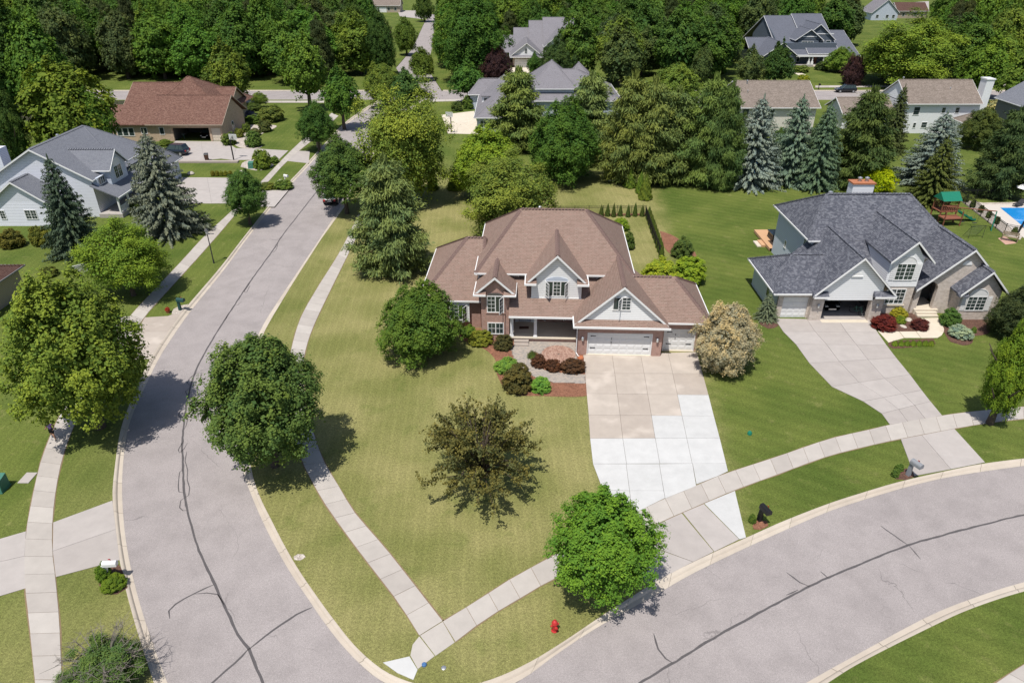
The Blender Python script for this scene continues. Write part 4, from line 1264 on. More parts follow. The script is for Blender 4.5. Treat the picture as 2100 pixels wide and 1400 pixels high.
# ================================================================ red-brown roofed brick ranch
H4 = thing('ranch_house', 'tan brick ranch house with red-brown shingle roof and open garage door', 'house', (-49.2, 120.3, 0))
def house_ranch():
    P = H4; RR, TB = 'shingle_red', 'brick_tan'
    m = MB(); m.box(-19.2, -8.4, 0, 0.3, 0, 2.85); m.box(-2.2, -1.85, 0, 0.3, 0, 2.85); m.box(-8.4, -2.2, 0, 0.3, 2.25, 2.85); m.box(-1.85, 0, 0, 0.3, 2.25, 2.85); m.box(-0.3, 0, 0.0, 0.3, 0, 2.25)
    m.build('wall', M[TB], P)
    m = MB(); m.wall([(0.3, 0), (11.2, 0), (11.2, 2.85), (6.0, 6.2), (0.3, 2.9)], 'y', -0.3, 0.0); m.build('gable_wall', M[TB], P)
    wallbox(P, TB, -19.2, -18.9, 0.3, 9, 0, 2.85)
    m = MB(); m.box(-8.6, -8.4, 0.3, 6.5, 0, 2.8); m.box(-2.2, -2.0, 0.3, 6.5, 0, 2.8); m.box(-8.4, -2.2, 6.3, 6.5, 0, 2.8); m.build('inner_wall', M['dark_inside'], P)
    garage_door(P, -1.08, 0.1, 0, 1.55, 2.2, 3, False, mat='concrete_cream')
    for x in (-17.4, -16.4, -15.4):
        window(P, x, 0, 0.95, 0.8, 1.25, 1, 1, 1)
    window(P, -13.2, 0, 1.3, 0.9, 0.95, 1, 1, 1); window(P, -10.2, 0, 1.2, 0.7, 1.1, 1, 1, 1)
    window(P, 0, 5.2, 0.9, 0.8, 1.3, 1, 1, 1, '+x')
    gable_roof(P, RR, 'x', 6.0, 6.5, 2.9, 6.5, -12.6, 0.4, rake=(False, True), trim='siding_tan')
    m = MB(); m.hexa([(-19.5, -0.5, 2.75), (-12.6, -0.5, 2.75), (-12.6, 4.0, 5.1), (-19.5, 4.0, 5.1)], [(-19.5, -0.5, 2.9), (-12.6, -0.5, 2.9), (-12.6, 4.0, 5.27), (-19.5, 4.0, 5.27)])
    m.hexa([(-19.5, 4.0, 5.1), (-12.6, 4.0, 5.1), (-12.6, 8.5, 2.75), (-19.5, 8.5, 2.75)], [(-19.5, 4.0, 5.27), (-12.6, 4.0, 5.27), (-12.6, 8.5, 2.9), (-19.5, 8.5, 2.9)])
    m.build('roof', M[RR], P)
    hip_roof(P, RR, -15.0, -1.0, 5.5, 21.0, 3.4, 8.6, -9.2, -8.8, gut='', rc=12.0)
    gable_roof(P, RR, 'x', 14.3, 5.0, 3.4, 6.4, -9.0, -1.6, rake=(False, True), trim='siding_tan')
    m = MB(); m.wall([(11.3, 0), (19.0, 0), (19.0, 3.4), (14.3, 6.2), (11.3, 4.4)], 'y', -2.2, -2.0); m.build('gable_wall', M[TB], P)
    gable_roof(P, RR, 'x', 18.5, 6.0, 3.2, 6.5, -22.5, -8.0, trim='siding_tan')
    w = MB(); w.box(-22.0, -9, 13, 24, 0, 3.2); w.build('wall', M[TB], P)
    window(P, -2.0, 13.6, 1.2, 1.2, 1.4, 2, 1, 1, '+x', arch=0.6)
house_ranch()

# ================================================================ houses behind the pines
H5 = thing('hip_house', 'large pale house with many grey hip roofs behind the row of pines', 'house', (0, 126.4, 0))
def house_hips():
    P = H5; R_, SD = 'shingle_purple', 'siding_pale'
    wallbox(P, SD, -6.2, 4.0, 0, 22, 0, 2.7); wallbox(P, SD, 2.0, 20.6, 13.2, 30, 0, 2.95); wallbox(P, SD, 3.6, 12.0, 15, 29, 2.9, 4.9)
    hip_roof(P, R_, -6.7, 4.2, -0.5, 25.0, 2.7, 6.3, 6.0, 22.5, axis='y', rc=-1.5)
    hip_roof(P, R_, 1.5, 21.2, 12.6, 31.0, 3.0, 7.4, 7.0, 12.9, rc=22.0)
    hip_roof(P, R_, 3.2, 12.6, 14.4, 30.0, 4.9, 8.9, 22.2, 23.4, axis='y', rc=8.0, gut='fr')
    hip_roof(P, R_, 12.0, 17.0, 26.0, 33.0, 4.8, 7.6, 29.3, 29.8, axis='y', rc=14.0)
    hip_roof(P, R_, -8.8, 0.0, 19.5, 27.0, 2.9, 5.4, -6.5, -2.0)
    wallbox(P, SD, -8.4, 0, 20, 26.6, 0, 2.9)
    wallbox(P, 'siding_white2', -5.6, -3.6, 8.6, 10.4, 3.0, 4.6); m = MB(); m.box(-5.8, -3.4, 8.3, 11.0, 4.6, 4.75); m.build('dormer_roof', M[R_], P)
    window(P, -4.6, 8.6, 3.4, 1.2, 0.9, 2, 1, 1)
    window(P, -5.0, 0, 0.9, 1.2, 1.2, 2, 1, 2); window(P, 9.0, 13.2, 0.9, 2.0, 1.4, 3, 1, 2); window(P, 16.5, 13.2, 0.9, 1.6, 1.4, 2, 1, 2)
    vent_pipe(P, 13.5, 18.5, 5.9, 0.7, 0.12)
house_hips()

H6 = thing('white_gable_house', 'far house with grey stepped roof, white gable and white garage door', 'house', (0, 199.0, 0))
def house_white_gable():
    P = H6; R_ = 'shingle_purple'
    wallbox(P, 'siding_tan', 0.2, 7.8, 0, 8, 0, 2.8)
    garage_door(P, 3.0, -0.08, 0, 4.6, 2.2, 4, False)
    m = MB(); m.wall([(0.0, 3.0), (8.0, 3.0), (8.0, 3.1), (3.9, 5.9), (0.0, 3.1)], 'x', 0.0, 0.3); m.build('gable_wall', M['siding_white2'], P)
    gable_roof(P, R_, 'y', 3.9, 4.5, 2.9, 6.2, -0.4, 14)
    m = MB(); m.hexa([(-0.5, -1.0, 2.65), (8.4, -1.0, 2.65), (8.4, 0.0, 2.65), (-0.5, 0.0, 2.65)], [(-0.5, -1.0, 2.75), (8.4, -1.0, 2.75), (8.4, 0.0, 3.1), (-0.5, 0.0, 3.1)]); m.build('skirt_roof', M[R_], P)
    g = MB(); g.box(-0.6, 8.5, -1.12, -1.0, 2.6, 2.75); g.build('gutter', M['white_trim'], P)
    window(P, 3.7, 0.0, 3.6, 0.6, 1.1, 1, 2, 3, arch=0.25)
    wallbox(P, 'siding_white2', -2.5, 17.0, 13, 25, 0, 3.9)
    gable_roof(P, R_, 'x', 17.0, 10.0, 2.9, 6.2, -3.5, 3.0, rake=(False, False), gut=False)
    gable_roof(P, R_, 'x', 20.0, 13.0, 2.9, 7.8, 0.4, 5.0, rake=(False, False), gut=False)
    gable_roof(P, R_, 'x', 22.0, 14.5, 3.0, 9.5, 4.8, 9.0, rake=(False, False), gut=False)
    gable_roof(P, R_, 'x', 22.5, 15.0, 3.2, 10.3, 8.8, 18.0, rake=(False, False), gut=False)
    m = MB(); m.wall([(8.9, 4.6), (17.0, 4.6), (13.2, 8.0)], 'x', 6.0, 6.3); m.build('gable_wall', M['siding_white2'], P)
    gable_roof(P, R_, 'y', 13.2, 4.6, 4.4, 8.3, 5.6, 18)
    wallbox(P, 'siding_tan', 9.0, 17.0, 6.0, 8.0, 0, 4.6); window(P, 9.9, 6.0, 3.1, 1.4, 1.3, 1, 1, 2, mat='white_trim')
house_white_gable()

H7 = thing('craftsman_house', 'blue-grey house with slate roof, twin white-trimmed gables and columned porch', 'house', (78.0, 200.5, 0))
def house_craftsman():
    P = H7; R_, SD = 'shingle_blue', 'siding_slate'
    wallbox(P, SD, -6.0, 9.6, 2.5, 26, 0, 5.6); wallbox(P, SD, 9.6, 15.0, 2.5, 24, 0, 2.9); wallbox(P, SD, -12, -6, 4, 16, 0, 2.9)
    gable_roof(P, R_, 'x', 18.0, 18.0, 2.9, 11.0, -6.2, 1.6, rake=(True, False)); gable_roof(P, R_, 'x', 18.0, 18.0, 3.3, 11.5, 1.5, 10.0, rake=(True, True))
    m = MB(); m.wall([(4, 5.6), (26, 5.6), (18.0, 10.6), ], 'y', -6.0, -5.8); m.build('gable_wall', M[SD], P)
    gable_roof(P, R_, 'x', 14.0, 14.0, 2.7, 7.6, 10.0, 15.6, rake=(False, True))
    gable_roof(P, R_, 'x', 10.0, 7.0, 2.9, 6.2, -13.0, -6.2, rake=(True, False))
    # garage gable on the left, porch, and twin gables above it
    gable_roof(P, R_, 'y', -6.8, 5.0, 2.9, 6.4, -3.0, 10.0); m = MB(); m.wall([(-11.2, 2.7), (-2.4, 2.7), (-6.8, 6.1)], 'x', -2.6, -2.4); m.build('gable_wall', M[SD], P)
    wallbox(P, SD, -11.0, -2.6, -2.5, 3.0, 0, 2.7); garage_door(P, -6.8, -2.62, 0, 4.8, 2.2, 4, False)
    f = MB(); f.box(-2.6, 8.6, -0.2, 2.5, 0, 0.5); f.build('porch_floor', M['concrete_grey'], P)
    b = MB(); b.box(-2.6, 8.8, -0.3, 0.1, 2.5, 2.95); b.build('beam', M['white_trim'], P)
    for x in (-2.3, 2.0, 2.9, 5.9, 6.8, 8.3):
        c = MB(); c.hexa([(x-0.32, -0.25, 0.5), (x+0.32, -0.25, 0.5), (x+0.32, 0.35, 0.5), (x-0.32, 0.35, 0.5)], [(x-0.24, -0.2, 1.3), (x+0.24, -0.2, 1.3), (x+0.24, 0.3, 1.3), (x-0.24, 0.3, 1.3)])
        c.box(x-0.14, x+0.14, -0.1, 0.2, 1.3, 2.5); c.build('column', M['white_trim'], P)
    d = MB(); d.box(3.9, 5.0, 2.42, 2.5, 0.5, 2.6); d.build('front_door', M['wood_red'], P)
    window(P, -0.5, 2.5, 0.9, 1.6, 1.4, 2, 1, 2); window(P, 10.6, 2.5, 0.8, 1.4, 1.7, 2, 1, 2)
    wallbox(P, SD, -1.4, 9.4, 4.2, 10, 4.2, 6.4); wallbox(P, SD, -0.6, 5.0, 3.4, 4.2, 3.9, 6.3)
    gable_roof(P, R_, 'y', 4.9, 4.8, 6.3, 10.2, 3.8, 20.0); m = MB(); m.wall([(0.6, 6.4), (9.2, 6.4), (4.9, 9.9)], 'x', 4.2, 4.4); m.build('gable_wall', M[SD], P)
    gable_roof(P, R_, 'y', 2.3, 3.9, 6.3, 9.0, 3.0, 12.0); m = MB(); m.wall([(-1.2, 6.4), (5.8, 6.4), (2.3, 8.8)], 'x', 3.4, 3.6); m.build('gable_wall', M[SD], P)
    for x, yy, z, w, h in ((2.3, 3.4, 7.0, 1.9, 0.12), (5.6, 4.2, 7.6, 3.4, 0.12)):
        t = MB(); t.box(x-w, x+w, yy-0.08, yy, z, z+0.22); t.build('gable_trim', M['white_trim'], P)
    window(P, 2.0, 3.4, 4.2, 3.0, 1.7, 2, 2, 2); window(P, 6.2, 4.2, 5.0, 0.9, 0.9, 1, 1, 1); window(P, 7.9, 4.2, 4.9, 1.2, 1.1, 1, 1, 1)
    for k in range(3):
        s = MB(); s.box(3.2, 5.8, -0.6-k*0.4, -0.2-k*0.4, 0, 0.42-k*0.14); s.build('step', M['concrete_cream'], P)
house_craftsman()

H8 = thing('cream_house', 'cream sided house with plain tan shingle gable roof beyond the spruces', 'house', (39.5, 123.6, 0))
def house_cream():
    P = H8
    wallbox(P, 'siding_cream', 0, 12.8, 0, 13, 0, 5.0)
    gable_roof(P, 'shingle_tan', 'x', 6.7, 7.2, 5.0, 8.2, -0.3, 13.3, rake=(True, True))
    for e in (0.0, 12.6):
        m = MB(); m.wall([(0.2, 5.0), (13.0, 5.0), (6.7, 7.95)], 'y', e, e+0.2); m.build('gable_wall', M['siding_pale'], P)
    window(P, 4.9, 0, 3.1, 1.3, 1.4, 1, 2, 4, mat='siding_grey'); window(P, 0.7, 0, 3.3, 0.9, 1.3, 1, 2, 4, mat='siding_grey'); window(P, 9.5, 0, 3.2, 1.2, 1.4, 1, 2, 4, mat='siding_grey')
    wallbox(P, 'siding_cream', -5.5, 0, 3, 12, 0, 2.6); gable_roof(P, 'shingle_tan', 'x', 7.5, 5.0, 2.7, 5.2, -6.0, 0.0, rake=(True, False))
    vent_pipe(P, 2.0, 5.8, 7.8, 0.45, 0.1); vent_pipe(P, 1.6, 3.4, 6.5, 0.5, 0.05)
house_cream()

H9 = thing('chimney_house', 'white sided house with tan gable roof and tall white end chimney', 'house', (69.0, 126.0, 0))
def house_chimney():
    P = H9; WS = 'siding_white2'
    wallbox(P, WS, 0, 12.6, 0, 10, 0, 5.1)
    gable_roof(P, 'shingle_tan', 'x', 4.7, 5.2, 5.15, 8.3, -0.2, 12.9, rake=(True, True))
    for e in (0.0, 12.4):
        m = MB(); m.wall([(0.0, 5.0), (10.0, 5.0), (4.7, 8.05)], 'y', e, e+0.2); m.build('gable_wall', M[WS], P)
    c = MB(); c.box(12.95, 14.3, 0.6, 2.4, 0, 8.9); ch = c.build('chimney', M[WS], P)
    c = MB(); c.box(12.85, 14.4, 0.5, 2.5, 8.9, 9.1); c.build('chimney_cap', M['white_trim'], ch)
    for x, z, w, h in ((1.9, 3.2, 1.0, 1.3), (6.6, 3.5, 0.6, 0.9), (9.0, 3.5, 0.65, 0.9), (2.2, 1.0, 0.45, 0.8), (3.9, 1.0, 0.9, 0.9)):
        window(P, x, 0, z, w, h, 1, 1, 2)
    wallbox(P, WS, 9.0, 12.5, -3.2, -0.01, 0, 2.6); hip_roof(P, 'shingle_tan', 8.5, 13.0, -3.7, 0.0, 2.6, 3.9, 10.5, 11.0)
    wallbox(P, WS, -9.2, 0, 3.2, 10.6, 0, 2.75); gable_roof(P, 'shingle_tan', 'x', 6.9, 4.2, 2.75, 4.9, -9.6, 0.0, rake=(True, False))
    m = MB(); m.wall([(3.2, 2.75), (10.6, 2.75), (6.9, 4.7)], 'y', -9.2, -9.0); m.build('gable_wall', M[WS], P)
    vent_pipe(P, 0.7, 4.9, 8.2, 0.35, 0.1); vent_pipe(P, 8.2, 2.6, 6.9, 0.3, 0.05)
house_chimney()

H10 = thing('grey_house', 'grey lap-sided gable house beside the white chimney house', 'house', (88.5, 121.0, 0))
def house_grey():
    P = H10
    wallbox(P, 'siding_grey', 0, 11, 0, 11, 0, 5.0)
    m = MB(); m.wall([(0, 5.0), (11, 5.0), (5.5, 8.6)], 'x', 0, 0.2); m.build('gable_wall', M['siding_grey'], P)
    gable_roof(P, 'shingle_grey', 'y', 5.5, 6.0, 4.95, 8.8, -0.4, 11.4)
    window(P, 3.2, 0, 3.1, 1.2, 1.4, 1, 1, 2); window(P, 0, 4.5, 1.0, 1.2, 1.4, 1, 1, 2, '-x')
house_grey()

b0 = G(66, 549, 2.6)
H11 = thing('brown_roof_house', 'house with dark brown shingle hip roof beside the light green spreading tree', 'house', (b0.x-1.6, b0.y-3.0, 0))
def house_brown():
    P = H11
    wallbox(P, 'siding_tan', -12, 0, -7.5, 3.2, 0, 2.55)
    hip_roof(P, 'shingle_umber', -12.5, 0.4, -8.0, 3.7, 2.6, 5.0, -8.0, -4.5, trim='siding_grey')
    window(P, 0, -2.5, 0.9, 1.4, 1.3, 2, 1, 1, '+x')
house_brown()

def far_house(label, px, py, w, d, ze, zr, roof, wall, axis='x', name='far_house'):
    p = G(px, py)
    t = thing(name, label, 'house', (p.x, p.y, 0))
    wallbox(t, wall, -w/2, w/2, 0, d, 0, ze)
    if axis == 'x':
        gable_roof(t, roof, 'x', d/2, d/2+0.5, ze-0.1, zr, -w/2-0.3, w/2+0.3, rake=(True, True), caps=False)
        for e in (-w/2, w/2-0.2):
            m = MB(); m.wall([(0, ze), (d, ze), (d/2, zr-0.25)], 'y', e, e+0.2); m.build('gable_wall', M[wall], t)
    else:
        gable_roof(t, roof, 'y', 0, w/2+0.5, ze-0.1, zr, -0.4, d, rake=(True, False), caps=False)
        m = MB(); m.wall([(-w/2, ze), (w/2, ze), (0, zr-0.25)], 'x', 0, 0.2); m.build('gable_wall', M[wall], t)
    for k in (-0.28, 0.1, 0.34):
        window(t, k*w, 0, 0.9, 1.1, 1.2, 1, 1, 2)
    return t
f = far_house('small tan house with garage door at the end of the side street', 792, 26, 13, 10, 3.0, 6.5, 'shingle_tan', 'siding_tan', 'x')
garage_door(f, -2.0, -0.1, 0, 4.6, 2.2, 4, False)
far_house('house with pointed grey roof by the far cul-de-sac', 1812, 42, 11, 11, 3.0, 8.0, 'shingle_purple', 'siding_pale', 'y')
far_house('house with brown roof by the far cul-de-sac', 1868, 38, 13, 9, 3.0, 6.0, 'shingle_umber', 'siding_tan', 'x')
far_house('red-brown roofed house half hidden left of the craftsman house', 1412, 122, 12, 12, 3.4, 7.0, 'shingle_red', 'brick_red', 'y')
far_house('grey roofed house behind the yellow-green trees', 1962, 128, 12, 10, 3.4, 7.0, 'shingle_grey', 'siding_white2', 'x')
# ---------------------------------------------------------------- plants: leaf meshes
def unit(a):
    return a/np.maximum(1e-9, np.linalg.norm(a, axis=-1, keepdims=True))
def leaf_mesh(name, C, N, L, aspect, var, mat, long=None, rng=RNG):
    n = len(C)
    N = unit(N)
    r = unit(rng.normal(size=(n, 3))) if long is None else unit(long)
    t = unit(r-N*np.sum(r*N, axis=1, keepdims=True))
    b = np.cross(N, t)
    L = np.broadcast_to(np.asarray(L, dtype=float), (n,))[:, None]
    asp = np.broadcast_to(np.asarray(aspect, dtype=float), (n,))[:, None]
    v = np.empty((n, 4, 3))
    v[:, 0] = C+t*L*0.5
    v[:, 1] = C+b*L*0.5*asp-t*L*0.08
    v[:, 2] = C-t*L*0.5
    v[:, 3] = C-b*L*0.5*asp-t*L*0.08
    me = bpy.data.meshes.new(name)
    me.vertices.add(n*4); me.loops.add(n*4); me.polygons.add(n)
    me.vertices.foreach_set('co', v.astype(np.float32).ravel())
    me.loops.foreach_set('vertex_index', np.arange(n*4, dtype=np.int32))
    me.polygons.foreach_set('loop_start', np.arange(0, n*4, 4, dtype=np.int32))
    me.polygons.foreach_set('loop_total', np.full(n, 4, dtype=np.int32))
    at = me.attributes.new('var', 'FLOAT', 'POINT')
    at.data.foreach_set('value', np.repeat(np.clip(var, 0, 1), 4).astype(np.float32))
    me.update(calc_edges=True)
    me.materials.append(M[mat])
    return me

def broadleaf(seed, sprays=62, subs=13, per=40, leaf=0.036, sr=0.27, cr=0.075, taper=0.25, inner=0.14, low=-0.72, mat='leaf', aspect=0.75, up=0.6, rmin=0.58, warp=0.14):
    """crown of sprays: each spray a dome of leaf clumps, so the outline is uneven and gaps stay between sprays"""
    rng = np.random.default_rng(seed)
    k = np.arange(sprays)+0.5
    zz = 1-k/sprays*(1-low); th = k*2.39996+rng.uniform(0, 6.28)
    rr = np.sqrt(np.clip(1-zz**2, 0.03, 1))
    D = unit(np.stack([rr*np.cos(th), rr*np.sin(th), zz], 1)+rng.normal(scale=0.16, size=(sprays, 3)))
    ph = rng.uniform(0, 6.28, 6)
    az = np.arctan2(D[:, 1], D[:, 0])
    wv = 1+warp*(np.sin(az*2+ph[0]+D[:, 2]*1.5)+0.7*np.sin(az*3+ph[1]-D[:, 2]*2.5)+0.6*np.sin(D[:, 2]*4+ph[2]))
    S = D*(rng.uniform(rmin, 0.86, sprays)*wv)[:, None]
    # a second, inner shell keeps the crown full
    m2 = sprays//3
    d2 = unit(rng.normal(size=(m2, 3))); d2[:, 2] = np.abs(d2[:, 2])*0.8
    S = np.concatenate([S, d2*rng.uniform(0.3, 0.55, m2)[:, None]])
    SRr = sr*rng.uniform(0.65, 1.25, len(S))
    O = unit(S)
    sub = unit(rng.normal(size=(len(S), subs, 3))+O[:, None]*0.75+np.array([0, 0, 0.5]))*rng.uniform(0.55, 1.0, (len(S), subs, 1))*SRr[:, None, None]
    P = (S[:, None]+sub).reshape(-1, 3)
    sv = np.repeat(rng.uniform(0.25, 0.7, len(S)), subs)+rng.normal(size=len(P))*0.12
    keep = P[:, 2] > low-0.12
    P, sv = P[keep], sv[keep]
    m = len(P); OP = unit(P)
    off = rng.normal(size=(m, per, 3))*cr*0.6*rng.uniform(0.7, 1.3, (m, 1, 1))
    off[..., 2] *= 0.7
    C = (P[:, None]+off).reshape(-1, 3)
    N = (OP[:, None]*0.5+np.array([0, 0, up])+unit(off)*0.5+rng.normal(size=(m, per, 3))*0.35).reshape(-1, 3)
    var = (sv[:, None]+rng.normal(size=(m, per))*0.15).reshape(-1)
    ni = int(len(C)*inner)
    d = unit(rng.normal(size=(ni, 3)))*(rng.uniform(0.1, 0.75, ni)**0.6)[:, None]
    d[:, 2] = np.maximum(d[:, 2], low*0.9)
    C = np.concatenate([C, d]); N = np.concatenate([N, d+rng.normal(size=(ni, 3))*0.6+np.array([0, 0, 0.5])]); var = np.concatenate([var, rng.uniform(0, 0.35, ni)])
    LS = leaf*rng.uniform(0.5, 1.6, len(C)); LS[-ni:] *= 1.8
    f = 1-taper*np.clip(C[:, 2], 0, 1.2)**1.5
    C[:, 0] *= f; C[:, 1] *= f
    # bring the crown to about unit size
    C[:, :2] /= np.percentile(np.hypot(C[:, 0], C[:, 1]), 99.3)
    z0, z1 = np.percentile(C[:, 2], 0.3), np.percentile(C[:, 2], 99.7)
    C[:, 2] = (C[:, 2]-z0)/(z1-z0)*2-1
    return leaf_mesh('broadleaf_crown', C, N, LS, aspect, var, mat, rng=rng)

def spruce(seed, levels=30, per=17, tuft=15, L0=0.095, width=0.42, ragged=0.24):
    rng = np.random.default_rng(seed)
    C, N, LG, LL, VV = [], [], [], [], []
    for i in range(levels):
        t = i/levels
        z0 = 0.03+0.95*t
        base = (1-t)**0.68
        nb = int(per*(0.35+0.65*(1-t)))+4
        a0 = rng.uniform(0, 6.28)
        for b in range(nb):
            an = a0+2*math.pi*b/nb+rng.normal()*0.16
            le = base*rng.uniform(1-ragged*1.6, 1+ragged*0.4)+0.025
            zz = z0+rng.normal()*0.010
            droop = 0.10*le*(0.6+0.6*rng.random())*(1-t*0.9)
            bright = rng.uniform(0.25, 0.7)
            n = max(3, int(tuft*le*2.0)+2)
            o = np.array([math.cos(an), math.sin(an), 0]); s = np.array([-o[1], o[0], 0])
            for q in range(n):
                u = 0.25+0.75*(q+rng.random()*0.6)/n
                r = le*u
                p = o*r+np.array([0, 0, zz-droop*u+0.05*le*u*u])
                for sg in (-1, 1, 0):
                    fan = 0.75*sg+rng.normal()*0.22
                    d = o*math.cos(fan)+s*math.sin(fan)
                    ln = L0*(0.55+0.6*(1-u))*(0.55+0.45*base)*rng.uniform(0.75, 1.3) if sg else L0*rng.uniform(0.7, 1.1)*(0.55+0.45*base)
                    C.append(p+d*ln*0.45+np.array([0, 0, rng.normal()*0.006]))
                    LG.append(d+np.array([0, 0, -0.05]))
                    N.append(np.array([0, 0, 1.0])+o*0.35+rng.normal(size=3)*0.30)
                    LL.append(ln)
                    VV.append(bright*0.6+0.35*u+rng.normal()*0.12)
    # leader
    for q in range(30):
        an = rng.uniform(0, 6.28); o = np.array([math.cos(an), math.sin(an), 0])
        C.append(o*0.02+np.array([0, 0, 0.95+0.06*rng.random()])); N.append(o+np.array([0, 0, 0.3])); LG.append(np.array([0, 0, 1.0])+o*0.4); LL.append(0.06); VV.append(0.6)
    return leaf_mesh('spruce_crown', np.array(C), np.array(N), np.array(LL), width, np.array(VV), 'needle', long=np.array(LG), rng=rng)

def pine(seed, levels=16, per=9, puffs=4, needles=120, pr=0.15, shape=0.74, ln=0.078):
    rng = np.random.default_rng(seed)
    C, N, LG, LL, VV = [], [], [], [], []
    for i in range(levels):
        t = (i+rng.uniform(-0.2, 0.2))/levels; t = min(max(t, 0), 0.98)
        z0 = 0.04+0.92*t
        base = (1-t)**shape*(0.55+0.45*min(1, t*5+0.45))
        nb = max(4, int(per*(0.6+0.4*(1-t))))
        a0 = rng.uniform(0, 6.28)
        for b in range(nb):
            an = a0+2*math.pi*b/nb+rng.normal()*0.25
            le = base*rng.uniform(0.50, 1.12)+0.05
            o = np.array([math.cos(an), math.sin(an), 0])
            bright = rng.uniform(0.2, 0.75)
            for q in range(puffs):
                u = 0.30+0.70*(q+0.5*rng.random())/(puffs-0.5)
                p = o*le*min(u, 1)+rng.normal(size=3)*np.array([0.06, 0.06, 0.008])
                p[2] += z0+0.05*le*u
                n = needles
                off = rng.normal(size=(n, 3))*np.array([pr, pr, pr*0.20])*0.55
                c = p+off
                d = (unit(off*np.array([1, 1, 2.5])+o*0.05)+np.array([0, 0, 0.55])+o*0.45)*np.array([1, 1, 0.34])
                C.append(c); LG.append(d); N.append(rng.normal(size=(n, 3))*0.5+np.array([0, 0, 1.6])+o*0.3)
                LL.append(ln*rng.uniform(0.7, 1.3, n)); VV.append(bright+rng.normal(size=n)*0.15)
    n = 120
    th = rng.uniform(0, 6.28, n); r = rng.uniform(0, 0.1, n)
    C.append(np.stack([r*np.cos(th), r*np.sin(th), 0.93+0.07*rng.random(n)], 1)); LG.append(np.stack([np.cos(th)*0.4, np.sin(th)*0.4, np.ones(n)], 1)); N.append(rng.normal(size=(n, 3))); LL.append(np.full(n, 0.1)); VV.append(np.full(n, 0.6))
    return leaf_mesh('pine_crown', np.concatenate(C), np.concatenate(N), np.concatenate(LL), 0.26, np.concatenate(VV), 'needle', long=np.concatenate(LG), rng=rng)

def cone_dense(seed, n=4200, L=0.16):
    rng = np.random.default_rng(seed)
    z = 1-np.sqrt(rng.uniform(0, 1, n)); th = rng.uniform(0, 6.28, n)
    prof = np.clip((1-z)**0.8*1.05*np.minimum(1, 0.75+z*3), 0, 1)
    lump = 1+0.13*np.sin(th*5+z*21)+0.09*np.sin(th*9-z*37)
    r = prof*lump*rng.uniform(0.78, 1.04, n)
    o = np.stack([np.cos(th), np.sin(th), np.zeros(n)], 1)
    C = o*r[:, None]; C[:, 2] = z*0.98+0.01
    N = o*0.8+rng.normal(size=(n, 3))*0.4+np.array([0, 0, 0.25])
    LG = np.array([0, 0, 0.45])+o*0.8
    return leaf_mesh('cone_crown', C, N, L*rng.uniform(0.6, 1.2, n), 0.45, 0.5+0.25*np.sin(th*5+z*21)+rng.normal(size=n)*0.15, 'needle', long=LG, rng=rng)

def crab(seed, stems=80, twigs=7, leaves=36):
    """spreading crab: long bare-ended branches raying out from a short trunk; leaves and branch tubes"""
    rng = np.random.default_rng(seed)
    C, N, VV = [], [], []
    mb = MB()
    for i in range(stems):
        an = 2*math.pi*i/stems*5.0+rng.normal()*0.15
        el = rng.uniform(0.05, 1.0)**0.9
        reach = (1.0-0.72*el**1.6)*rng.uniform(0.74, 1.12)
        a = np.array([0.03*math.cos(an), 0.03*math.sin(an), 0.10+0.25*rng.random()])
        e = np.array([reach*math.cos(an), reach*math.sin(an), 0.22+0.75*el*rng.uniform(0.85, 1.08)])
        m = (a+e)/2+np.array([0, 0, 0.16])
        f = lambda u: a*(1-u)**2+2*m*u*(1-u)+e*u*u
        mb.tube([f(u) for u in (0, 0.35, 0.7, 1)], [0.016, 0.010, 0.006, 0.002], 4, cap=False)
        for tw in range(twigs):
            u0 = rng.uniform(0.30, 0.98) if tw else 1.0
            p = f(u0)
            d = unit(np.array([math.cos(an+rng.normal()*0.8), math.sin(an+rng.normal()*0.8), rng.uniform(-0.1, 0.6)]))*rng.uniform(0.10, 0.22)*(1.3 if tw == 0 else 1)
            if tw == 0: d = unit(e-m)*0.30; p = f(0.72)
            s = rng.uniform(0, 1, leaves)
            c = p+d*s[:, None]+rng.normal(size=(leaves, 3))*0.017
            C.append(c); N.append(rng.normal(size=(leaves, 3))*0.6+np.array([0, 0, 0.9])); VV.append(rng.uniform(0.1, 0.9)+rng.normal(size=leaves)*0.15)
    C = np.concatenate(C)
    me = leaf_mesh('crab_crown', C, np.concatenate(N), 0.031*rng.uniform(0.6, 1.5, len(C)), 0.7, np.concatenate(VV), 'leaf', rng=rng)
    return me, mb

def grass_clump(seed, n=500):
    rng = np.random.default_rng(seed)
    th = rng.uniform(0, 6.28, n); r = rng.uniform(0, 0.5, n); lean = rng.uniform(0.1, 0.7, n)
    o = np.stack([np.cos(th), np.sin(th), np.zeros(n)], 1)
    L = rng.uniform(0.5, 0.95, n)
    LG = o*lean[:, None]+np.array([0, 0, 1.0])
    C = o*r[:, None]+unit(LG)*L[:, None]*0.5
    return leaf_mesh('grass_blades', C, rng.normal(size=(n, 3))*0.3+o+np.array([0, 0, 0.5]), L, 0.08, rng.uniform(0, 1, n), 'leaf', long=LG, rng=rng)

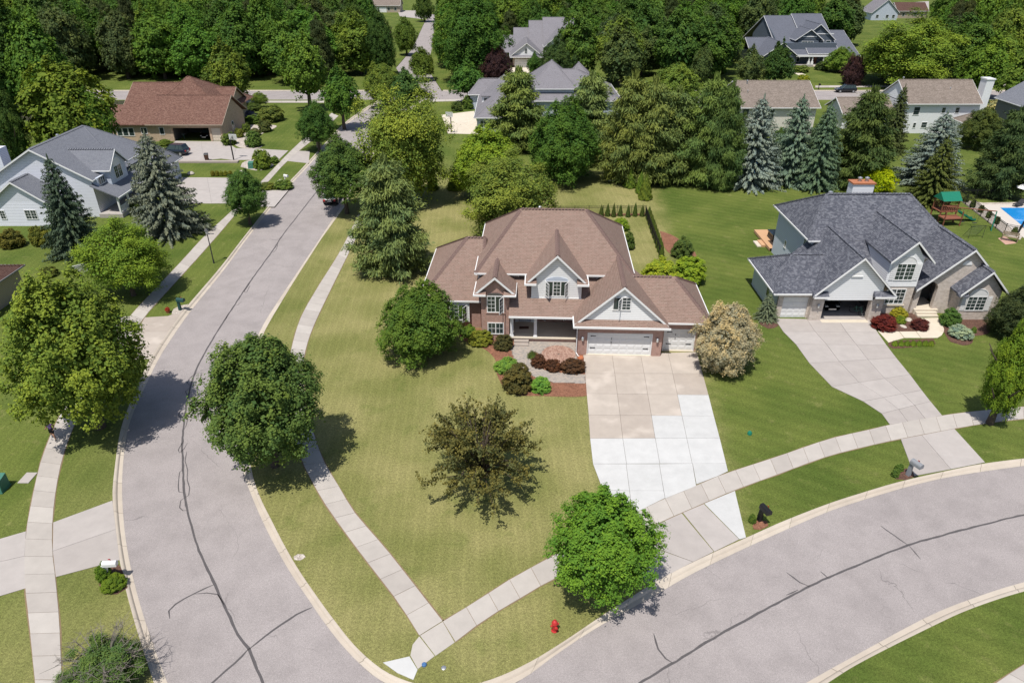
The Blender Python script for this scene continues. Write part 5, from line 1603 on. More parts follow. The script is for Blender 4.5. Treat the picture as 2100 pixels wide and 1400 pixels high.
def trunk_mesh(seed, limbs=7, r=0.028, top=0.72, first=0.22):
    rng = np.random.default_rng(seed)
    m = MB()
    m.tube([(0, 0, -0.01), (0.004, 0, 0.1), (-0.004, 0.004, 0.35), (0.004, 0, top)], [r*1.25, r, r*0.75, r*0.25], 8)
    for i in range(limbs):
        a = 2*math.pi*i/limbs+rng.normal()*0.3
        z = first+(top-0.15-first)*i/limbs
        e = (0.24*math.cos(a), 0.24*math.sin(a), z+0.24)
        m.tube([(0, 0, z), (e[0]*0.45, e[1]*0.45, z+0.08), e], [r*0.5, r*0.36, r*0.12], 6)
    me = m.mesh('trunk')
    me.materials.append(M['trunk'])
    return me

CR = {}
CR['maple'] = [broadleaf(s, 84, 13, 42, 0.032, 0.24, 0.068, 0.46, warp=0.09, rmin=0.60, low=-0.62) for s in (1, 2, 3)]
CR['round'] = [broadleaf(s, 48, 10, 26, 0.062, 0.29, 0.10, warp=0.10) for s in (4, 5, 6)]
CR['loose'] = [broadleaf(s, 74, 11, 62, 0.029, 0.24, 0.10, 0.10, 0.10, up=0.8, rmin=0.45, warp=0.2) for s in (7, 8)]
CR['oval'] = [broadleaf(s, 52, 10, 26, 0.060, 0.27, 0.095, 0.5) for s in (9, 10, 11)]
CR['shrub'] = [broadleaf(s, 60, 9, 22, 0.075, 0.20, 0.085, 0.05, low=-0.4, rmin=0.72, warp=0.06) for s in (12, 13)]
CR['spruce'] = [spruce(s) for s in (21, 22)]
CR['pine'] = [pine(s) for s in (31, 32, 33)]
CR['cone'] = [cone_dense(s) for s in (41, 42)]
CR['grass'] = [grass_clump(51)]
TR = [trunk_mesh(s) for s in (61, 62)]
TRC = [trunk_mesh(63, 0, 0.018, 0.96)]

def place(kind, x, y, R, V, zc, H, color, label, cat, name, group=None, i=None, trunkmat=None, rough_trunk=True, rz=None):
    i = random.randrange(100) if i is None else i
    t = thing(name, label, cat, (x, y, 0), random.uniform(0, 6.28) if rz is None else rz, group)
    lst = CR[kind]
    c = bpy.data.objects.new('crown' if cat == 'tree' else 'foliage', lst[i % len(lst)])
    COL.objects.link(c); c.parent = t
    if kind in ('spruce', 'pine', 'cone', 'grass'):
        c.location = (0, 0, zc); c.scale = (R, R, V)
        if kind in ('spruce', 'pine'):
            k = bpy.data.objects.new('trunk', TRC[0]); COL.objects.link(k); k.parent = t; k.scale = (H*0.9, H*0.9, H)
    else:
        c.location = (0, 0, zc); c.scale = (R, R, V)
        if cat == 'tree' or R > 1.0:
            k = bpy.data.objects.new('trunk' if cat == 'tree' else 'stem', TR[i % len(TR)]); COL.objects.link(k); k.parent = t; k.scale = (H*0.95, H*0.95, H*0.95)
    j = [random.uniform(0.93, 1.07) for _ in range(3)]
    c.color = (color[0]*j[0], color[1]*j[1], color[2]*j[2], 1)
    return t

def solve(bbox, clr):
    """crown bounding box in the photo + clearance below the crown -> x, y, R, V, zc"""
    x0, x1, y0, y1 = bbox
    cx, cy, Spx, w = (x0+x1)/2, (y0+y1)/2, (y1-y0)/2, x1-x0
    V = 2.0
    for _ in range(12):
        zc = clr+V
        p = G(cx, cy, zc)
        Z = proj(*p)[2]
        R = w/2*Z/F_PX
        a = abs(proj(p.x, p.y, zc+0.5)[1]-proj(p.x, p.y, zc-0.5)[1])
        b = abs(proj(p.x, p.y+0.5, zc)[1]-proj(p.x, p.y-0.5, zc)[1])
        V2 = math.sqrt(max(Spx**2-(b*R)**2, (0.45*Spx)**2))/a
        V = 0.5*V+0.5*V2
    return p.x, p.y, R, V, clr+V
def solve_at(bbox, yd):
    """the same for a crown whose distance is known from what it stands on"""
    x0, x1, y0, y1 = bbox
    d = ray((x0+x1)/2, (y0+y1)/2); t = yd/d[1]
    x, zc = d[0]*t, CAM_H+d[2]*t
    Z = proj(x, yd, zc)[2]; R = (x1-x0)/2*Z/F_PX
    a = abs(proj(x, yd, zc+0.5)[1]-proj(x, yd, zc-0.5)[1])
    return x, yd, R, (y1-y0)/2/a*0.97, zc
VS = {}
def sample(kind, i):
    me = CR[kind][i % len(CR[kind])]
    if me.name not in VS:
        n = len(me.vertices); v = np.empty(n*3, dtype=np.float32); me.vertices.foreach_get('co', v)
        VS[me.name] = v.reshape(-1, 3)[::max(1, n//1500)]
    return VS[me.name]
def pbox(P, x, y, R, V, zc, rz):
    c, s = math.cos(rz), math.sin(rz)
    X = x+(P[:, 0]*c-P[:, 1]*s)*R; Y = y+(P[:, 0]*s+P[:, 1]*c)*R; Z = zc+P[:, 2]*V
    zd = Y*CP-(Z-CAM_H)*SP; yd = -Y*SP-(Z-CAM_H)*CP
    px = 1050+F_PX*X/zd; py = 700+F_PX*yd/zd
    return np.percentile(px, 0.4), np.percentile(px, 99.6), np.percentile(py, 0.4), np.percentile(py, 99.6)
def fit(kind, i, bbox, x, y, R, V, clr, rz, base=-1.0, fixed_y=False, zc=None):
    """adjust place and size until the crown covers the traced box"""
    P = sample(kind, i)
    x0, x1, y0, y1 = bbox
    for _ in range(14):
        if not fixed_y: zc = clr-base*V
        b = pbox(P, x, y, R, V, zc, rz)
        Z = proj(x, y, zc)[2]
        R *= ((x1-x0)/(b[1]-b[0]))**0.8
        V *= min(1.25, max(0.8, ((y1-y0)/(b[3]-b[2]))**0.9))
        V = min(max(V, 0.42*R), 3.2*R if base < 0 else 9*R)
        x += 0.8*((x0+x1)-(b[0]+b[1]))/2*Z/F_PX
        dy = ((b[2]+b[3])-(y0+y1))/2
        if fixed_y:
            zc += 0.7*dy*Z/F_PX
        else:
            k = abs(proj(x, y+0.5, zc)[1]-proj(x, y-0.5, zc)[1])
            y += max(-6, min(6, 0.7*dy/k))
    return x, y, R, V, zc
def tree(kind, bbox, clr, color, label, name='broadleaf_tree', cat='tree', group=None, i=None, yd=None):
    x, y, R, V, zc = solve(bbox, clr) if yd is None else solve_at(bbox, yd)
    i = random.randrange(100) if i is None else i
    rz = random.uniform(0, 6.28)
    x, y, R, V, zc = fit(kind, i, bbox, x, y, R, V, clr, rz, -1.0, yd is not None, zc)
    return place(kind, x, y, R*0.95, V*0.96, zc, zc+V, color, label, cat, name, group, i, rz=rz)
def conifer(kind, bbox, color, label, name='spruce_tree', cat='tree', group=None, i=None):
    x0, x1, y0, y1 = bbox
    cx = (x0+x1)/2
    b = G(cx, y1)
    R = 2.0; y = b.y
    for _ in range(8):
        y = b.y+R*0.8
        Z = proj(0, y, 0.5)[2]
        R = (x1-x0)/2*Z/F_PX
    H = height_at(cx, y0, Vector((0, y, 0)))
    x = (cx-1050)/F_PX*proj(0, y, H*0.42)[2]
    i = random.randrange(100) if i is None else i
    rz = random.uniform(0, 6.28)
    x, y, R, H, zc = fit(kind, i, bbox, x, y, R, H, 0.0, rz, 0.0)
    return place(kind, x, y, R, H, 0.0, H, color, label, cat, name, group, i, rz=rz)
def shrub(bbox, color, label, kind='shrub', name='shrub', group=None, i=None):
    x0, x1, y0, y1 = bbox
    x, y, R, V, zc = solve(bbox, 0.0)
    if kind == 'grass':
        return place(kind, x, y-0.1, R*1.3, V*2.0, 0.0, V*2, color, label, 'plant', name, group, i)
    i = random.randrange(100) if i is None else i
    rz = random.uniform(0, 6.28)
    x, y, R, V, zc = fit(kind, i, bbox, x, y, R, V, 0.0, rz, -0.8)
    return place(kind, x, y, R, V, zc, V*1.6, color, label, 'shrub', name, group, i, rz=rz)

DKG, MDG, BRG, YLG = (0.057, 0.124, 0.027), (0.076, 0.166, 0.029), (0.098, 0.235, 0.027), (0.178, 0.274, 0.036)
OLV, PIN, SPR, BLU = (0.109, 0.140, 0.043), (0.100, 0.153, 0.051), (0.048, 0.099, 0.051), (0.195, 0.260, 0.267)
PUR = (0.058, 0.031, 0.039)
# trees near the corner house
tree('maple', (-14, 300, 555, 866), 1.9, (0.160, 0.240, 0.040), 'big yellow-green maple over the pavement where the jogger walks', 'maple_tree', i=0)
tree('maple', (395, 660, 688, 948), 1.6, (0.100, 0.165, 0.045), 'dark green maple on the verge inside the street bend', 'maple_tree', i=1)
tree('maple', (1130, 1364, 998, 1240), 1.4, (0.115, 0.245, 0.036), 'bright green maple at the foot of the white-patched driveway', 'maple_tree', i=2)
tree('maple', (775, 956, 576, 748), 0.4, (0.090, 0.162, 0.034), 'dense dark green maple against the left wing of the brick house', 'maple_tree', i=0)
tree('loose', (150, 346, 448, 592), 1.0, (0.165, 0.240, 0.036), 'light green spreading tree beside the pavement below the spruces', 'honeylocust_tree', i=0)
tree('maple', (634, 770, 276, 408), 2.3, (0.076, 0.152, 0.040), 'dark green street tree over the parked black car', 'street_tree', i=0)
tree('maple', (458, 548, 348, 442), 1.5, (0.079, 0.161, 0.040), 'small round street tree by the driveway of the pale blue house', 'street_tree', i=1)
tree('loose', (722, 928, 160, 405), 1.5, (0.195, 0.245, 0.052), 'tall yellow-green tree beside the street, left of the hip-roofed house', 'willow_tree', i=1)
tree('maple', (925, 1078, 258, 402), 1.0, (0.199, 0.299, 0.035), 'yellow-green maple in the back yard next to the dark green maple', 'maple_tree', i=2)
tree('loose', (955, 1142, 308, 490), 0.8, (0.180, 0.235, 0.052), 'light green feathery tree directly behind the brown roof', 'birch_tree', i=0)
tree('maple', (1085, 1232, 198, 376), 0.6, (0.066, 0.140, 0.029), 'dark green spreading maple in front of the row of pines', 'maple_tree', i=0)
conifer('pine', (722, 878, 335, 562), (0.145, 0.205, 0.091), 'soft grey-green pine at the left rear of the brick house', 'pine_tree', i=0)
# pine row
G_P = 'pines in the row behind the back lawn'
for k, bb in enumerate([(1005, 1132, 150, 305), (1148, 1262, 160, 325), (1228, 1352, 165, 368), (1318, 1432, 190, 368), (1392, 1502, 168, 376), (1442, 1524, 180, 384), (1275, 1400, 175, 372)]):
    conifer('pine', bb, [(0.146, 0.212, 0.068), (0.164, 0.224, 0.086), (0.138, 0.182, 0.062), (0.127, 0.174, 0.066), (0.120, 0.178, 0.062), (0.099, 0.159, 0.056), (0.134, 0.182, 0.066)][k], ['pine standing before the left roofs of the hip-roofed house', 'pine standing before the right roofs of the hip-roofed house', 'pine in the row just right of the dark green spreading maple', 'pine in the row below the light green dome-shaped tree', 'pine in the row, second from the pale blue spruce', 'pine closing the row next to the pale blue spruce', 'pine in the row directly behind the planter bed'][k], 'pine_tree', group=G_P, i=k)
conifer('spruce', (1474, 1602, 208, 396), BLU, 'pale blue spruce at the end of the pine row by the small pool', i=0)
conifer('spruce', (1562, 1674, 205, 390), (0.132, 0.204, 0.179), 'blue-green spruce in the middle of the three by the small pool', i=1)
conifer('spruce', (1620, 1724, 222, 400), (0.098, 0.166, 0.126), 'greener blue spruce nearest the dark pine behind the slate house', i=0)
conifer('pine', (1692, 1832, 192, 380), (0.071, 0.112, 0.040), 'large dark pine behind the yellow shrub', 'pine_tree', i=1)
conifer('spruce', (1792, 1862, 182, 320), (0.071, 0.105, 0.043), 'thin olive spruce against the white chimney house', i=1)
conifer('spruce', (1832, 1976, 238, 400), (0.176, 0.234, 0.234), 'pale blue spruce on the lawn below the white chimney house', i=0)
conifer('spruce', (1858, 1962, 288, 432), (0.092, 0.124, 0.040), 'olive spruce standing in front of the blue spruce near the play set', i=1)
conifer('pine', (1990, 2116, 232, 400), (0.060, 0.099, 0.043), 'dark spreading pine beside the fenced pool', 'pine_tree', i=2)
conifer('spruce', (88, 214, 330, 537), (0.076, 0.122, 0.096), 'dark blue-green spruce hiding the corner of the pale blue house', i=1)
conifer('spruce', (262, 420, 284, 502), (0.149, 0.204, 0.179), 'broad blue spruce in front of the pale blue house porch', i=0)
conifer('spruce', (1546, 1594, 603, 664), (0.143, 0.211, 0.167), 'small blue-green spruce at the corner of the slate house garage', i=1)
# front-lawn crab
me_c, mb_c = crab(77)
x, y, R, V, zc = solve((858, 1106, 815, 1045), 0.3)
CR['crab'] = [me_c]
x, y, R, V, zc = fit('crab', 0, (870, 1094, 822, 1030), x, y, R, 3.2, 0.0, 0.0, 0.0)
print('crab', x, y, R, V)
t = thing('crabapple_tree', 'sparse bronze-green crabapple raying out over the front lawn', 'tree', (x, y, 0))
c_ = bpy.data.objects.new('crown', me_c); COL.objects.link(c_); c_.parent = t; c_.scale = (R, R, V); c_.color = (0.128, 0.130, 0.053, 1)
mb_c.tube([(0, 0, -0.02), (0.005, 0, 0.12), (0, 0.004, 0.3)], [0.035, 0.028, 0.018], 8)
k_ = mb_c.build('trunk', M['trunk'], t, fix=False); k_.scale = (R, R, V)
tree('maple', (1424, 1562, 622, 768), 0.2, (0.445, 0.350, 0.262), 'beige blossoming tree beside the third garage door', 'lilac_tree', i=1)
tree('maple', (2012, 2140, 655, 852), 1.0, (0.143, 0.235, 0.031), 'yellow-green tree at the pavement in front of the slate house', 'maple_tree', i=1)
tree('maple', (2022, 2150, 588, 700), 0.1, (0.060, 0.076, 0.036), 'dark bronze-green tree at the right corner of the slate house', 'crabapple_tree', i=2)
tree('maple', (1762, 1842, 335, 394), 0.1, (0.40, 0.53, 0.014), 'bright yellow leafed tree behind the slate house chimney', 'golden_tree', i=0)
tree('maple', (1962, 2062, 222, 304), 0.3, (0.086, 0.124, 0.039), 'rounded olive tree behind the blue spruce', i=1)
# withered bush near the left pavement
x, y, R, V, zc = solve((118, 318, 1268, 1420), 0.3)
t = place('loose', x-0.1, y-0.25, R*0.85, V*0.80, zc*0.80, zc+V*0.4, (0.101, 0.162, 0.055), 'half-dead tree with bare grey twigs on the verge beside the pavement', 'tree', 'withered_tree', i=1)
rw = np.random.default_rng(5)
mb = MB()
for q in range(46):
    a = rw.uniform(0, 6.28); e = rw.uniform(0.2, 1.0)
    d = Vector((math.cos(a)*(1.15-0.5*e), math.sin(a)*(1.15-0.5*e), e*1.05))
    p0 = Vector((0, 0, zc*0.5)); p2 = Vector((d.x*R, d.y*R, zc*0.6+d.z*V*1.2)); p1 = (p0+p2)/2+Vector((0, 0, 0.25))
    mb.tube([p0, p1, p2], [0.034, 0.022, 0.007], 4, cap=False)
    for w in range(9):
        s = p1.lerp(p2, rw.uniform(0.1, 0.9)); mb.tube([s, s+Vector((rw.normal()*0.3, rw.normal()*0.3, rw.uniform(0, 0.4)))], [0.012, 0.004], 3, cap=False)
mb.build('twigs', M['trunk_grey'], t, fix=False)
# trees along the far streets
for bb, kd, clr, colr, lb, nm in [
    ((606, 692, 208, 292), 'maple', 1.6, (0.063, 0.127, 0.033), 'dark street tree above the brick mailbox', 'street_tree'),
    ((655, 738, 128, 238), 'oval', 2.2, MDG, 'green street tree at the corner of the cross street', 'street_tree'),
    ((574, 672, 68, 192), 'oval', 3.2, (0.126, 0.211, 0.036), 'bright oval street tree with bare lower trunk on the cross street', 'street_tree'),
    ((414, 512, 76, 200), 'oval', 1.5, (0.114, 0.191, 0.033), 'oval yellow-green tree right behind the red-brown ranch roof', 'street_tree'),
    ((510, 550, 188, 214), 'loose', 0.8, (0.155, 0.222, 0.048), 'tiny thin tree in the ranch house front lawn', 'young_tree'),
    ((36, 238, 118, 318), 'oval', 1.2, (0.132, 0.204, 0.031), 'tall yellow-green maple between the woods and the pale blue house', 'maple_tree'),
    ((150, 240, 180, 320), 'oval', 1.0, (0.109, 0.185, 0.031), 'green maple beside the left end of the ranch house', 'maple_tree'),
    ((-30, 70, 150, 330), 'maple', 1.2, (0.069, 0.122, 0.033), 'dark tree behind the chimney of the pale blue house', 'maple_tree'),
    ((918, 996, 118, 194), 'oval', 1.8, (0.071, 0.160, 0.036), 'neat green tree on the cross street in front of the hip-roofed house', 'street_tree'),
    ((984, 1052, 96, 168), 'maple', 1.2, PUR, 'dark purple plum tree beside the white-gabled house drive', 'plum_tree'),
    ((1080, 1114, 105, 150), 'oval', 0.4, (0.069, 0.140, 0.036), 'small green cone-shaped tree before the white garage door', 'young_tree'),
    ((1724, 1777, 113, 180), 'maple', -174, PUR, 'dark purple plum tree on the verge by the parked suv', 'plum_tree'),
    ((1564, 1632, 80, 168), 'oval', 1.0, (0.051, 0.105, 0.027), 'dark green tree screening the craftsman house garage', 'maple_tree'),
    ((1508, 1572, 90, 170), 'oval', 0.8, (0.089, 0.127, 0.048), 'grey-green tree left of the craftsman house', 'oak_tree'),
    ((1418, 1462, 92, 168), 'oval', 0.8, (0.094, 0.134, 0.045), 'grey-green narrow tree beyond the pine row', 'oak_tree'),
    ((1690, 1758, 96, 146), 'maple', 0.4, (0.137, 0.217, 0.040), 'rounded light green tree at the craftsman house corner', 'hawthorn_tree'),
    ((1752, 1978, 28, 172), 'loose', 1.5, (0.172, 0.255, 0.040), 'broad yellow-green tree right of the craftsman house', 'maple_tree'),
    ((1842, 1952, 82, 176), 'maple', 1.0, (0.066, 0.102, 0.040), 'dark grey-green tree in front of the broad yellow-green tree', 'oak_tree'),
    ((1955, 2080, 62, 186), 'oval', 1.2, (0.126, 0.204, 0.033), 'yellow-green tree behind the white end chimney', 'maple_tree'),
    ((2040, 2160, 90, 200), 'oval', 1.2, (0.106, 0.178, 0.036), 'mid green tree behind the grey lap-sided house', 'maple_tree'),
    ((744, 826, 130, 205), 'maple', 1.5, (0.137, 0.217, 0.043), 'yellow-green tree on the near verge of the cross street', 'street_tree'),
    ((800, 872, 138, 218), 'oval', 1.5, (0.076, 0.140, 0.043), 'dark green tree at the corner where the side street leaves', 'street_tree'),
    ((888, 1046, -10, 150), 'maple', 2.0, (0.066, 0.150, 0.029), 'big green tree beside the side street', 'maple_tree'),
    ((1325, 1452, 132, 240), 'maple', 1.5, (0.143, 0.211, 0.048), 'light green dome-shaped tree rising over the pine row', 'linden_tree'),
    ((1232, 1322, 42, 172), 'oval', 1.0, (0.077, 0.112, 0.043), 'grey-green tree between the two far houses', 'oak_tree'),
    ((1108, 1190, 72, 158), 'maple', 1.0, (0.060, 0.107, 0.036), 'dark tree hiding the right of the white-gabled house', 'oak_tree'),
    ((748, 812, 18, 142), 'maple', 1.5, (0.060, 0.112, 0.030), 'dark green tree left of the side street', 'maple_tree'),
    ((806, 856, 34, 104), 'maple', 1.2, (0.115, 0.175, 0.036), 'light green tree leaning over the side street', 'birch_tree'),
    ((838, 890, 96, 156), 'maple', 1.0, (0.105, 0.165, 0.034), 'light green tree at the mouth of the side street', 'birch_tree'),
    ((846, 892, -12, 40), 'maple', 1.0, (0.080, 0.130, 0.034), 'green tree beside the small tan house drive', 'maple_tree'),
    ((690, 762, -10, 120), 'maple', 1.5, (0.066, 0.115, 0.028), 'big green tree where the woods meet the side street', 'maple_tree'),
    ((1560, 1640, 262, 352), 'maple', 0.2, (0.062, 0.110, 0.034), 'dark leafy tree behind the gap between the blue spruces', 'dogwood_tree'),
    ((1655, 1720, 236, 330), 'maple', 0.2, (0.075, 0.120, 0.036), 'green tree between the greener spruce and the cream house', 'dogwood_tree'),
    ((1475, 1545, 232, 330), 'maple', 0.2, (0.070, 0.105, 0.036), 'dark tree below the left end of the cream house', 'dogwood_tree'),
    ((1200, 1262, 168, 230), 'loose', 0.5, (0.172, 0.242, 0.042), 'yellow-green tree at the right end of the hip-roofed house', 'birch_tree')]:
    tree(kd, bb, clr, colr, lb, nm, yd=-clr if clr < 0 else None)

# woods: individual trees, kept off the streets, drives and house fronts that the photograph shows open
CLEAR = [(495, 665, 178, 214, 168), (870, 1000, 168, 206, 170), (856, 884, 62, 100, 330), (832, 866, 132, 160, 330), (1040, 1092, 128, 160, 198), (1044, 1130, 48, 140, 215), (1632, 1758, 40, 190, 218), (1560, 1640, 36, 110, 216), (1665, 1830, 168, 220, 176),
         (228, 505, 168, 290, 150), (782, 822, 6, 30, 330), (822, 880, 18, 42, 330), (1500, 1690, 170, 230, 170), (1830, 2080, 165, 270, 172), (1792, 1905, 2, 40, 330), (985, 1240, 140, 260, 165), (695, 740, 240, 300, 160)]
BLOCKS = [(-26, 32, 124, 162), (-4, 20, 192, 230), (62, 98, 192, 232), (36, 56, 120, 142), (64, 86, 120, 152), (86, 104, 118, 136), (-80, -46, 112, 150), (-160, 250, 152, 170)]
rf = random.Random(3)
woods = []
yy = 146.0
while yy < 300:
    sp = 10.2 if yy < 200 else 12.5
    xx = -0.72*yy-6
    while xx < 0.72*yy+6:
        x = xx+rf.uniform(-2.6, 2.6); y = yy+rf.uniform(-3, 3)
        xx += sp
        if y < 170 and x > -52: continue
        if any(a-4 < x < b+4 and c-4 < y < d+4 for a, b, c, d in BLOCKS): continue
        hgt = rf.uniform(12, 18.5) if x < -30 else rf.uniform(10.5, 17)
        R = rf.uniform(5.0, 7.4)
        pt = proj(x, y, hgt); pm = proj(x, y, hgt*0.5); pb = proj(x, y, 1.0)
        w = R*F_PX/pm[2]*0.86
        bx = (pm[0]-w, pm[0]+w, pt[1]+4, pb[1])
        if any(y < far and bx[0] < b and bx[1] > a and bx[2] < d and bx[3] > c for a, b, c, d, far in CLEAR): continue
        if pt[1] < -75: hgt *= 0.8
        woods.append((x, y, R, hgt))
    yy += sp*0.82
print('woods', len(woods))
PAL = [((0.066, 0.134, 0.029), 'dark green broadleaf tree in the woods behind the houses'), ((0.086, 0.172, 0.031), 'mid green broadleaf tree in the woods behind the houses'),
       ((0.121, 0.198, 0.036), 'yellow-green broadleaf tree in the woods behind the houses'), ((0.080, 0.118, 0.048), 'grey-green broadleaf tree in the woods behind the houses')]
for x, y, R, hgt in woods:
    q = rf.choices(range(4), (5, 4, 2, 2))[0]
    if rf.random() < 0.11:
        place('pine', x, y, R*0.62, hgt*1.05, 0.0, hgt, (0.060, 0.085, 0.036), 'dark pine among the woodland trees behind the houses', 'tree', 'woodland_pine', 'dark pines in the woods', rf.randrange(6)); continue
    V = (hgt-1.8)/2*rf.uniform(0.82, 1.1)
    place(rf.choice(['round', 'round', 'oval', 'round']), x, y, R, V*1.05, 1.8+V, hgt, PAL[q][0], PAL[q][1], 'tree', 'woodland_tree', 'woodland trees, %s' % PAL[q][1].split(' broadleaf')[0], rf.randrange(6))
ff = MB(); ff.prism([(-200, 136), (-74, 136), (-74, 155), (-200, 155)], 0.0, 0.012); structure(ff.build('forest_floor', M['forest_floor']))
# ---------------------------------------------------------------- beds, patio and walk of the brick house
def inside(p, poly):
    x, y = p; r = False
    for i in range(len(poly)):
        a, b = poly[i], poly[i-1]
        if (a[1] > y) != (b[1] > y) and x < (b[0]-a[0])*(y-a[1])/(b[1]-a[1])+a[0]: r = not r
    return r
def bed(px, mat, name='mulch_bed', z=0.022, world=None):
    m = MB(); pts = catmull(W(px)+[G(*px[0])], 0.5)[:-1] if world is None else world
    m.prism([(p[0], p[1]) for p in pts], -0.02, z)
    return structure(m.build(name, M[mat]))
def RR(x, y): return (860+x/2.9167, 400+y/2.9167)
def KK(x, y): return (980+x/7.5, 680+y/7.5)
bed([RR(235, 850), RR(310, 893), RR(385, 918), RR(432, 955), RR(462, 1000), RR(458, 1045), RR(478, 1105), RR(525, 1172), RR(590, 1196), RR(720, 1201), RR(1006, 1198), RR(1000, 1100), RR(988, 960), RR(930, 880), RR(700, 850), RR(540, 838), RR(400, 800), RR(260, 800)], 'mulch_red')
patio_px = [KK(505, 235), KK(770, 150), KK(1500, 160), KK(1515, 420), KK(1250, 470), KK(1000, 420), KK(900, 310), KK(780, 330), KK(775, 400), KK(900, 520), KK(1050, 600), KK(1300, 645), KK(1648, 660), KK(1662, 800), KK(1150, 785), KK(1000, 735), KK(850, 690), KK(700, 565), KK(600, 480), KK(540, 370)]
pat = [(p.x, p.y) for p in W(patio_px)]
m = MB(); m.prism(pat, -0.02, 0.034); patio = structure(m.build('paver_walk', M['joint']))
cc = G(*KK(1240, 350)); RC = 1.32
m = MB(); ang = rad(-2.5); ca, sa = math.cos(ang), math.sin(ang)
xs = [p[0] for p in pat]; ys = [p[1] for p in pat]
r_ = random.Random(2)
def paver(mb, pts, z):
    mb.hexa([(p[0], p[1], 0.02) for p in pts], [(p[0], p[1], z) for p in pts])
yy, row = min(ys)-1, 0
while yy < max(ys)+1:
    xx = min(xs)-1+(row % 2)*0.1
    while xx < max(xs)+1:
        c0 = (xx+0.1, yy+0.05)
        if inside(c0, pat) and math.hypot(c0[0]-cc.x, c0[1]-cc.y) > RC+0.08:
            z = 0.045+r_.uniform(-0.003, 0.003)
            paver(m, [(xx+0.005, yy+0.005), (xx+0.195, yy+0.005), (xx+0.195, yy+0.095), (xx+0.005, yy+0.095)], z)
        xx += 0.2
    yy += 0.1; row += 1
m.build('grey_pavers', M['paver_island'], patio, fix=False)['kind'] = 'stuff'
m = MB(); r = 0.10
while r < RC:
    n = max(5, int(2*math.pi*(r+0.06)/0.2)); o = r_.uniform(0, 1)
    for k in range(n):
        a0, a1 = 2*math.pi*(k+o)/n+0.01/(r+0.1), 2*math.pi*(k+1+o)/n-0.01/(r+0.1)
        paver(m, [(cc.x+q*math.cos(a), cc.y+q*math.sin(a)) for q, a in ((r+0.006, a0), (r+0.114, a0), (r+0.114, a1), (r+0.006, a1))], 0.048+r_.uniform(-0.003, 0.003))
    r += 0.12
m.build('ring_pavers', M['paver_ring'], patio, fix=False)['kind'] = 'stuff'

YG, BZ, PB_, LG_ = (0.176, 0.215, 0.039), (0.081, 0.081, 0.036), (0.098, 0.049, 0.036), (0.137, 0.280, 0.055)
def bb(f, a, b, c, d):
    p, q = f(a, c), f(b, d); return (p[0], q[0], p[1], q[1])
shrub(bb(RR, 295, 432, 808, 912), YG, 'yellow-green rounded shrub below the stair tower windows')
shrub(bb(RR, 443, 556, 835, 937), BZ, 'dark bronze shrub beside the porch steps of the brick house')
shrub(bb(RR, 250, 335, 775, 852), (0.130, 0.195, 0.039), 'light green shrub under the box bay window')
shrub(bb(KK, 255, 615, 395, 655), LG_, 'low bright green shrub at the lawn edge, left of the curved walk')
shrub(bb(KK, 385, 835, 485, 955), (0.098, 0.101, 0.039), 'large dark bronze-green shrub in the bend of the curved walk')
shrub(bb(KK, 815, 1115, 695, 965), LG_, 'round bright green shrub in red mulch below the curved walk')
shrub(bb(KK, 822, 1045, 345, 565), PB_, 'purple barberry next to the ornamental grass by the patio')
shrub(bb(KK, 1038, 1283, 425, 635), PB_, 'middle purple barberry of the three around the patio')
shrub(bb(KK, 1275, 1645, 405, 665), PB_, 'largest purple barberry, at the driveway end of the patio')
shrub(bb(KK, 755, 920, 250, 405), (0.111, 0.163, 0.052), 'tuft of tall ornamental grass on the patio edge', 'grass', 'ornamental_grass')
tree('shrub', (1317, 1392, 526, 584), 0.0, (0.247, 0.325, 0.036), 'yellow-green mounded shrub at the right rear corner of the brown roof', 'viburnum_shrub', 'shrub', i=0)
tree('shrub', (1376, 1448, 526, 586), 0.0, (0.215, 0.293, 0.034), 'yellow-green mounded shrub next to the side lawn behind the third garage', 'viburnum_shrub', 'shrub', i=1)
bed([RR(1438, 215), RR(1500, 235), RR(1560, 270), RR(1640, 330), RR(1655, 385), RR(1590, 380), RR(1520, 360), RR(1470, 320)], 'mulch_red')
shrub(bb(RR, 1510, 1640, 250, 385), (0.091, 0.137, 0.044), 'small loose tree-like shrub in the side mulch bed', name='young_shrub')
shrub(bb(RR, 1160, 1255, 138, 220), (0.208, 0.286, 0.039), 'light green shrub inside the fenced yard by the brown roof')
shrub(bb(RR, 1212, 1288, 220, 332), (0.081, 0.137, 0.039), 'dark green shrub inside the fenced yard at the right eave')
b = G(1181, 731); s_o = MB(); s_o.lathe([(0.20, 0), (0.26, 0.1), (0.17, 0.22), (0.05, 0.25)], 7)
o = s_o.build('boulder', M['terracotta'], smooth=True); p = G(1191, 736); o.location = (p.x, p.y, 0.02); tag(o, 'small orange-pink boulder beside the downspout', 'boulder')

